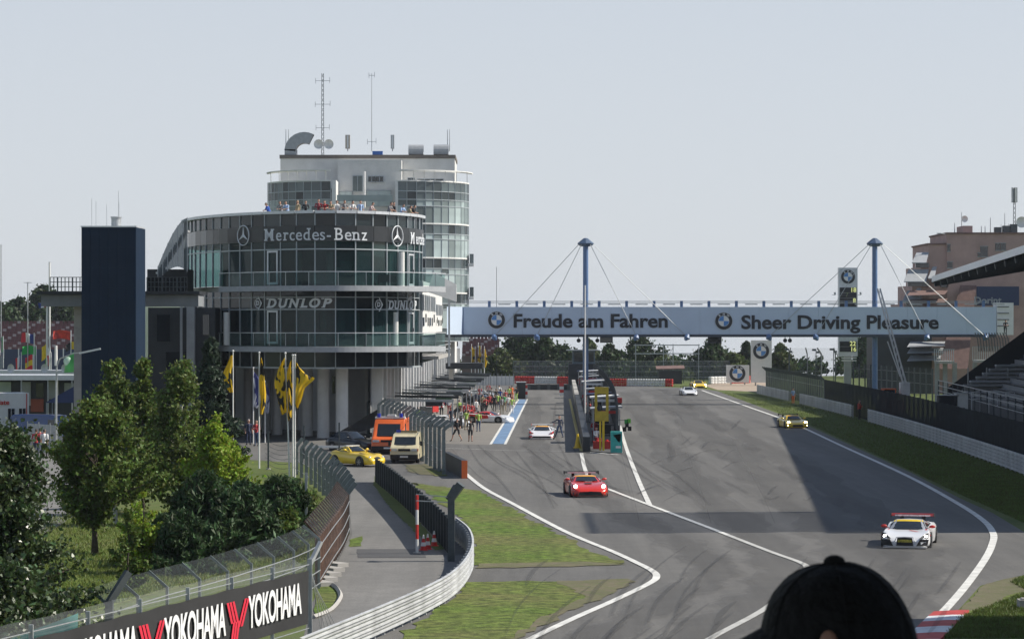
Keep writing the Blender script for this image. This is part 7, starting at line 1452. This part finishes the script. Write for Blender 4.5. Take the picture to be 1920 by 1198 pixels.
# black block beside the left mast behind the pit wall
t = thing('race_control_box', 'grey cabin stacked around the left bridge mast above the pit wall', 'cabin', P(1086,722)); q = MB(); q.bb((-1.6,0,0),(2.6,2.4,3.2)); q.build('wall', M_dark, t); q = MB(); q.bb((-1.0,.4,3.2),(2.4,2.2,5.2)); q.build('upper_room', mat('dim_blue', (.10,.14,.17), .6), t); q = MB(); q.bb((-.8,.36,3.5),(2.2,.39,4.9)); q.build('window', M_carglass, t); q = MB(); q.bb((-1.9,-.5,5.2),(2.9,2.6,5.35)); q.build('roof', M_steel, t)
# ------------------------------------------------------------------ lift boom by the right-hand mast
CB = P(1690,758); t = thing('crane_lorry', 'orange lorry crane with long white lattice boom by the right mast', 'crane', (XD(1672,250), 250, 0))
q = MB(); q.box((0,0,1.2),(2.4,2.2,1.6)); q.box((-.3,0,2.5),(1.2,1.6,1.2)); q.build('body', M_orange, t); q = MB(); q.box((-.3,-.82,2.6),(1.0,.04,.8)); q.build('window', M_carglass, t); q = MB(); q.box((1.2,0,3.0),(.9,.9,1.3)); q.build('bucket', M_white, t)
for x in (-.9,.9): q = MB(); q.cyl((x,-1.15,.5),(x,1.15,.5),.5,14); q.build('wheel', M_black, t)
for a, c, w in (((1694,722),(1645,541),.14),((1700,722),(1650,541),.14),((1688,706),(1664,640),.10)): q = MB(); q.bar(D(*a,249.5), D(*c,249.5), w); q.build('boom_rail', M_white, t, world=True)
for k in range(14):
    f0, f1 = k/14, (k+1)/14; a = D(1694+(1645-1694)*f0, 722+(541-722)*f0, 249.5); c = D(1700+(1650-1700)*f1, 722+(541-722)*f1, 249.5); q = MB(); q.bar(a, c, .05); q.build('lattice', M_alu, t, world=True)
# bent-top fence, lamps in the distance right of the boards
catch_fence('far catch fence with bent posts behind the scoreboard', [(1600,730),(1560,730),(1520,729),(1480,729)], 5.0, 2.6, (-.9,.8), 1, M_mesh_dense, M_fence, wires=3)
catch_fence('dark mesh fence below the scoreboard and crane', [(1760,752),(1700,745),(1640,738),(1600,734)], 3.8, 3.0, None, 1, M_mesh_dense, M_fence, wires=3, name='mesh_fence')
for px, yt_, lab in ((1479,655,'left floodlight pole above the far bent fence'),(1530,656,'middle floodlight pole above the far bent fence'),(1563,655,'right floodlight pole above the far bent fence')):
    t = thing('floodlight_pole', lab, 'floodlight', P(px,742)); h = (742-yt_)*t.location.y/F; q = MB(); q.bar((0,0,0),(0,0,h),.09); q.build('pole', M_fence, t); q = MB(); q.box((-.25,0,h),(.5,.3,.25)); q.box((.25,0,h-.3),(.35,.3,.25)); q.build('lamp_head', M_fence, t)
# ground-level clutter under the grandstand: railings and white steps
t = thing('white_bleachers', 'white stepped bleachers under the grandstand roof at the right edge', 'bleachers', (XD(1880,238), 238, 0))
for k in range(6): q = MB(); a = D(1808+k*12, 722-k*7.5, 238+k*.8); c = D(1960, 726-k*7.5, 238+k*.8); q.bb((a.x,a.y,a.z-.12),(c.x,a.y+.8,a.z+.05)); q.bb((a.x,a.y+.6,a.z-.5),(c.x,a.y+.66,a.z-.1)); q.build('step', M_grey_wall if k % 2 == 0 else M_awning, t, world=True)
for px in (1815,1850,1890,1930): q = MB(); a = D(px,700,240); q.bar((a.x,a.y,0),(a.x,a.y,5.2),.1); q.build('post', M_steel, t, world=True)
t = thing('tubular_railing', 'pale tubular railings in front of the white bleachers', 'railing', (XD(1870,226), 226, 0))
for y in (735,742,748): q = MB(); q.bar(D(1822,y,226),D(1960,y,226),.06); q.build('rail', M_alu, t, world=True)
for px in range(1822,1960,16): q = MB(); a = D(px,735,226); q.bar((a.x,a.y,0),a,.06); q.build('post', M_alu, t, world=True)
for k, (px, w, h, m, lab) in enumerate(((1802,1.0,2.2,M_white,'white kiosk box below the grandstand'),(1862,.6,2.3,M_awning,'grey cabinet below the grandstand'),(1776,1.6,2.0,M_dark,'dark shed left of the white kiosk'))):
    t = thing('kiosk', lab, 'kiosk', (XD(px,232), 232, 0)); q = MB(); q.box((0,0,h/2+.9),(w,1.2,h)); q.build('wall', m, t); q = MB(); q.box((0,0,.45),(w+.1,1.3,.9)); q.build('base', M_dark, t); q = MB(); q.box((0,0,h+.93),(w+.25,1.45,.06)); q.build('roof', M_steel, t)
person('spectator leaning on the balcony rail beside the right end of the bridge', D(1885,628,300), 'lean', BLACK, BLACK, 0, 1.0)
# ------------------------------------------------------------------ paddock on the left
M_seat = mat('red_seat', (.15,.06,.06), .7, var=.3, scale=.8); M_seat_w = mat('white_seat', (.40,.36,.35), .7)
def seat_stand(label, x0, x1, Y, y_top, y_bot, rows_):
    t = thing('seat_stand', label, 'grandstand', (XD((x0+x1)/2,Y), Y, 0)); zt_, zb_2 = ZD(y_top,Y), ZD(y_bot,Y)
    for r in range(rows_):
        f = r/(rows_-1); z = zb_2+(zt_-zb_2)*f; yy = Y + r*.8; xa, xb = XD(x0,Y), XD(x1,Y); q = MB(); q.bb((xa,yy,0),(xb,yy+.8,z-.3)); q.build('terrace_step', mat('brown_concrete', (.16,.11,.10), .85), t, world=True)
        q = MB(); n = int((xb-xa)/.62)
        for k in range(n): q.mi(0 if (k*2+r*3) % 5 else 1).box((xa+.31+k*.62, yy+.3, z-.1), (.5,.1,.38))
        tag(q.build('seat_row', [M_seat, M_seat_w], t, world=True), kind='stuff')
    return t
seat_stand('open grandstand of red and white seats behind the paddock', -60, 165, 420, 603, 652, 11); seat_stand('small block of reddish seats under the left end of the bridge', 866, 936, 455, 632, 664, 9)
blw = thing('blue_paddock_wall', 'blue hoarding along the foot of the red seats', 'hoarding', (XD(50,410), 410, 0)); q = MB(); q.bb((XD(-60,410),410,0),(XD(165,410),410.3,ZD(655,410))); q.build('board', M_navy, blw, world=True)
for k in range(8): q = MB(); x = XD(-50+k*28,410); q.bb((x,409.9,ZD(672,410)),(x+.15,410,ZD(653,410))); q.build('post', M_alu, blw, world=True)
hu = thing('hospitality_unit', 'long dark hospitality unit with pale flat roof in the paddock', 'hospitality unit', (XD(60,236), 236, 0)); Yh = 234
q = MB(); q.bb((XD(-40,Yh),Yh,0),(XD(163,Yh),Yh+5,ZD(715,Yh))); q.build('wall', M_dark, hu, world=True); q = MB(); q.bb((XD(-45,Yh),Yh-1.6,ZD(712,Yh)),(XD(166,Yh),Yh+5.5,ZD(703,Yh))); q.build('roof', M_alu, hu, world=True)
for px, y0, y1, w, m in ((8,716,735,26,M_tower_glass),(75,718,745,14,M_carglass),(50,716,760,16,M_awning),(100,714,748,22,M_grey_wall),(130,718,742,18,M_awning),(150,716,736,14,mat('rust_panel', (.30,.12,.05), .7)),(70,748,772,24,mat('dark_red_awning', (.28,.06,.03), .7))): q = MB(); q.bb((XD(px-w/2,Yh),Yh-.12,ZD(y1,Yh)),(XD(px+w/2,Yh),Yh-.02,ZD(y0,Yh))); q.build('panel', m, hu, world=True)
for px in (-5,40,90,135): q = MB(); q.bar((XD(px,Yh-1.5),Yh-1.5,0),(XD(px,Yh-1.5),Yh-1.5,ZD(712,Yh)),.1); q.build('awning_post', M_steel, hu, world=True)
rt = thing('roof_terrace', 'pale roof terrace wall behind the paddock flags', 'terrace', (XD(60,246),246,0)); q = MB(); q.bb((XD(-40,246),246,ZD(703,246)),(XD(160,246),249,ZD(694,246))); q.bb((XD(-40,246),247,0),(XD(160,246),249,ZD(703,246))); q.build('wall', M_alu, rt, world=True)
for k, (px, py) in enumerate(((21,690),(84,694),(122,691))):
    t = thing('satellite_dish', 'white satellite dish on the paddock roof, %s' % ('left','middle','right')[k], 'dish', D(px,700,244)); q = MB(); rows = []
    for a in range(5): u = a/4; rows.append([(.32*u*math.cos(2*math.pi*j/14), -.2*u*u, .45+.42*u*math.sin(2*math.pi*j/14)) for j in range(14)])
    q.grid(rows, True); q.build('reflector', M_white, t, True); q = MB(); q.bar((0,.1,-.2),(0,.02,.45),.06); q.build('stand', M_steel, t)
lr = thing('white_lorry', 'white lorry trailer with red lettering at the left edge', 'lorry', (XD(10,212), 212, 0)); q = MB(); q.bb((XD(-60,212),212,.9),(XD(55,212),214.5,ZD(737,212))); q.build('box_body', M_white, lr, world=True)
q = MB(); q.bb((XD(-60,212),212.1,.3),(XD(54,212),214.4,.95)); q.build('chassis', M_dark, lr, world=True)
for px in (15,22,36,43): q = MB(); q.bb((XD(px,212),211.93,ZD(787,212)),(XD(px+5,212),211.99,ZD(766,212))); q.build('window', M_carglass, lr, world=True)
for px in (-30,0,40): q = MB(); q.cyl((XD(px,212),212.0,.5),(XD(px,212),212.3,.5),.5,14); q.build('wheel', M_black, lr, world=True)
fit_text('Mobilplate', M_red, lr, -40, 17, 754, 211.95, 9, bold=.02); q = MB(); q.bb((XD(49.5,212),211.95,ZD(790,212)),(XD(51,212),211.985,ZD(738,212))); q.build('red_edge', M_red, lr, world=True)
lr.rotation_euler.z = math.radians(24)
# blue van, awning, corrugated fence, lamp post
bv = van('blue_van', 'blue van parked behind the corrugated fence in the paddock', (XD(150,208), 206, 0), math.radians(75), 1.9, 2.1, 5.0, mat('blue_van_paint', (.02,.07,.26), .35, coat=.6), 0, 1.12, 1.18, 1.75, M_black, 1)
aw = thing('blue_awning_tent', 'dark blue pointed awning tent beside the navy tower', 'tent', (XD(140,222), 222, 0)); q = MB(); q.add([(-2.2,-1.5,2.6),(2.2,-1.5,2.6),(2.2,1.5,2.6),(-2.2,1.5,2.6),(.6,0,4.3)],[(0,1,4),(1,2,4),(2,3,4),(3,0,4)]); q.build('canopy', M_navy, aw)
for sx in (-2.1,2.1):
    for sy in (-1.4,1.4): q = MB(); q.bar((sx,sy,0),(sx,sy,2.6),.07); q.build('pole', M_steel, aw)
fc = thing('corrugated_fence', 'grey corrugated fence behind the people on the park road', 'fence', P(90,848)); a, c = P(52,846), P(116,852)
for k in range(26): q = MB(); p = a.lerp(c, (k+.5)/26); q.box((p.x,p.y+.04*(k % 2),1.0),(.105,.05,2.0)); q.build('sheet_rib', M_steel, fc, world=True)
for k in range(4): q = MB(); p = a.lerp(c, k/3); q.bar((p.x,p.y-.06,0),(p.x,p.y-.06,2.15),.07); q.build('post', M_steel, fc, world=True)
lp = thing('street_lamp', 'tall grey street lamp with a long arm before the navy tower', 'street lamp', P(105,853)); s = F/lp.location.y; q = MB(); q.tube([(0,0,0),(0,0,3),(.05,0,6.2),(.3,0,6.7)],[.10,.085,.06,.05],8); q.build('pole', M_steel, lp); q = MB(); q.tube([(.3,0,6.7),(1.2,0,7.05),(1.7,0,7.1)],[.05,.04,.04],6); q.build('arm', M_steel, lp); q = MB(); q.box((2.35,0,7.22),(1.5,.3,.12),0,Matrix.Rotation(math.radians(-12),3,'Y')); q.build('lamp_head', M_alu, lp)
q = MB(); q.tube([(.0,0,6.2),(.0,0,7.6)],[.12,.09],8); q.build('upright_lamp', M_white, lp)
# flags on the paddock
def stripe_flag(px, py, ptop, w, h, cols, label, Y=262, horiz=False, seed=0, sag=0):
    b = D(px, py, Y); s = F/Y; t = thing('national_flag', label, 'flag', b); H_ = (py-ptop)/s; q = MB(); q.cyl((0,0,0),(0,0,H_),.05,6); q.build('pole', M_alu, t); W_, h_ = w/s, h/s; n = len(cols)
    for k, c in enumerate(cols):
        rows = []
        for i in range(7):
            v = i/6; row = []
            for j in range(7):
                u = j/6; uu, vv = ((k+u)/n, v) if not horiz else (u, (k+v)/n); row.append((-uu*W_*(1-.25*sag), .18*math.sin(uu*7+vv*3+seed)*uu, H_-.05-vv*h_ - sag*uu*h_*.8 - .08*math.sin(uu*5+seed)))
            rows.append(row)
        q = MB(); q.grid(rows); q.build('stripe', c, t, True)
cB, cW, cR, cG, cY, cK = cloth(.03,.05,.20), cloth(.7,.7,.7), cloth(.6,.03,.04), cloth(.03,.33,.07), cloth(.75,.52,.03), cloth(.02,.02,.02)
stripe_flag(64,695,624,24,18,(cB,cW,cR),'blue, white and red flag highest in the paddock',seed=1); stripe_flag(68,697,648,26,16,(cG,cG),'plain green flag under the blue, white and red one',seed=2); stripe_flag(62,700,664,15,30,(cR,cY,cR),'red and yellow flag hanging below the green one',horiz=True,seed=3,sag=.2); stripe_flag(6,690,630,10,28,(cG,cW,cR),'green, white and red flag at the left edge',seed=4,sag=.5); stripe_flag(40,700,660,13,22,(cB,cW,cR),'small drooping tricolour flag low in the paddock',seed=5,sag=.7); stripe_flag(88,698,640,12,26,(cY,cY),'yellow drooping flag beside the tall white pole',seed=6,sag=.6); stripe_flag(96,700,660,14,20,(cW,cR,cG),'white, red and green drooping flag beside the lamp',seed=7,sag=.7)
stripe_flag(133,690,619,33,16,(mat('red_orange_cloth', (.55,.05,.03), .7, var=.5, scale=2),),'red banner flag left of the navy tower',seed=8); stripe_flag(142,694,640,20,14,(cY,cK),'yellow and black flag above the green inflatable',seed=9,sag=.3); stripe_flag(88,575,566,16,10,(cR,cW,cB),'small red flag high on the tall white pole',Y=262,seed=10)
for px, yt_, lab in ((93,492,'tall white pole with small flag in the paddock'),(88,560,'second white pole left of the tall one'),(2,460,'very tall thin pole at the left picture edge'),(52,530,'thin pole with cross top left of the navy tower')):
    t = thing('paddock_pole', lab, 'pole', (XD(px,262),262,0)); h = ZD(yt_,262); q = MB(); q.cyl((0,0,0),(0,0,h),.09 if px > 80 else .05,8); q.build('shaft', M_white if px > 80 else M_steel, t); q = MB(); q.bar((-.4 if px == 52 else -.1,0,h),(.4 if px == 52 else .1,0,h),.05); q.build('tip', M_steel, t)
inf = thing('green_inflatable', 'glossy green inflatable blob against the navy tower', 'inflatable', D(143,697,240)); q = MB(); rows = []
for i in range(9):
    th = math.pi*i/16; rows.append([(1.15*math.cos(th)*math.cos(2*math.pi*j/20)*(1+.06*math.sin(3*2*math.pi*j/20+i)), .8*math.cos(th)*math.sin(2*math.pi*j/20), 1.9*math.sin(th)+.1*math.cos(2*math.pi*j/20)) for j in range(20)])
q.grid(rows, True); q.build('skin', mat('green_vinyl', (.04,.30,.05), .35, var=.3, scale=1.2), inf, True); q = MB(); q.sphere((-.7,-.45,.95),.38,10,8,(1,.5,1.1)); q.build('pale_patch', mat('pale_green_vinyl', (.35,.5,.38), .4), inf, True)
# small white block at the right edge of the infield
t = thing('concrete_block', 'small pale concrete block on the grass at the right edge', 'block', P(1918,1142)); q = MB(); q.box((.2,0,.16),(.7,.5,.32)); q.box((.2,0,.34),(.5,.3,.05)); q.build('block', M_conc, t)
# ------------------------------------------------------------------ thin haze
hz_ = MB(); hz_.bb((-1500,-300,-94),(1500,3500,48)); hm = bpy.data.materials.new('haze_air'); hm.use_nodes = True; n, l = hm.node_tree.nodes, hm.node_tree.links; n.remove(n['Principled BSDF'])
pv = n.new('ShaderNodeVolumePrincipled'); pv.inputs['Color'].default_value = (.80,.88,1,1); pv.inputs['Density'].default_value = .00009; pv.inputs['Anisotropy'].default_value = .2; l.new(pv.outputs[0], n['Material Output'].inputs['Volume'])
tag(hz_.build('haze', hm), kind='stuff')
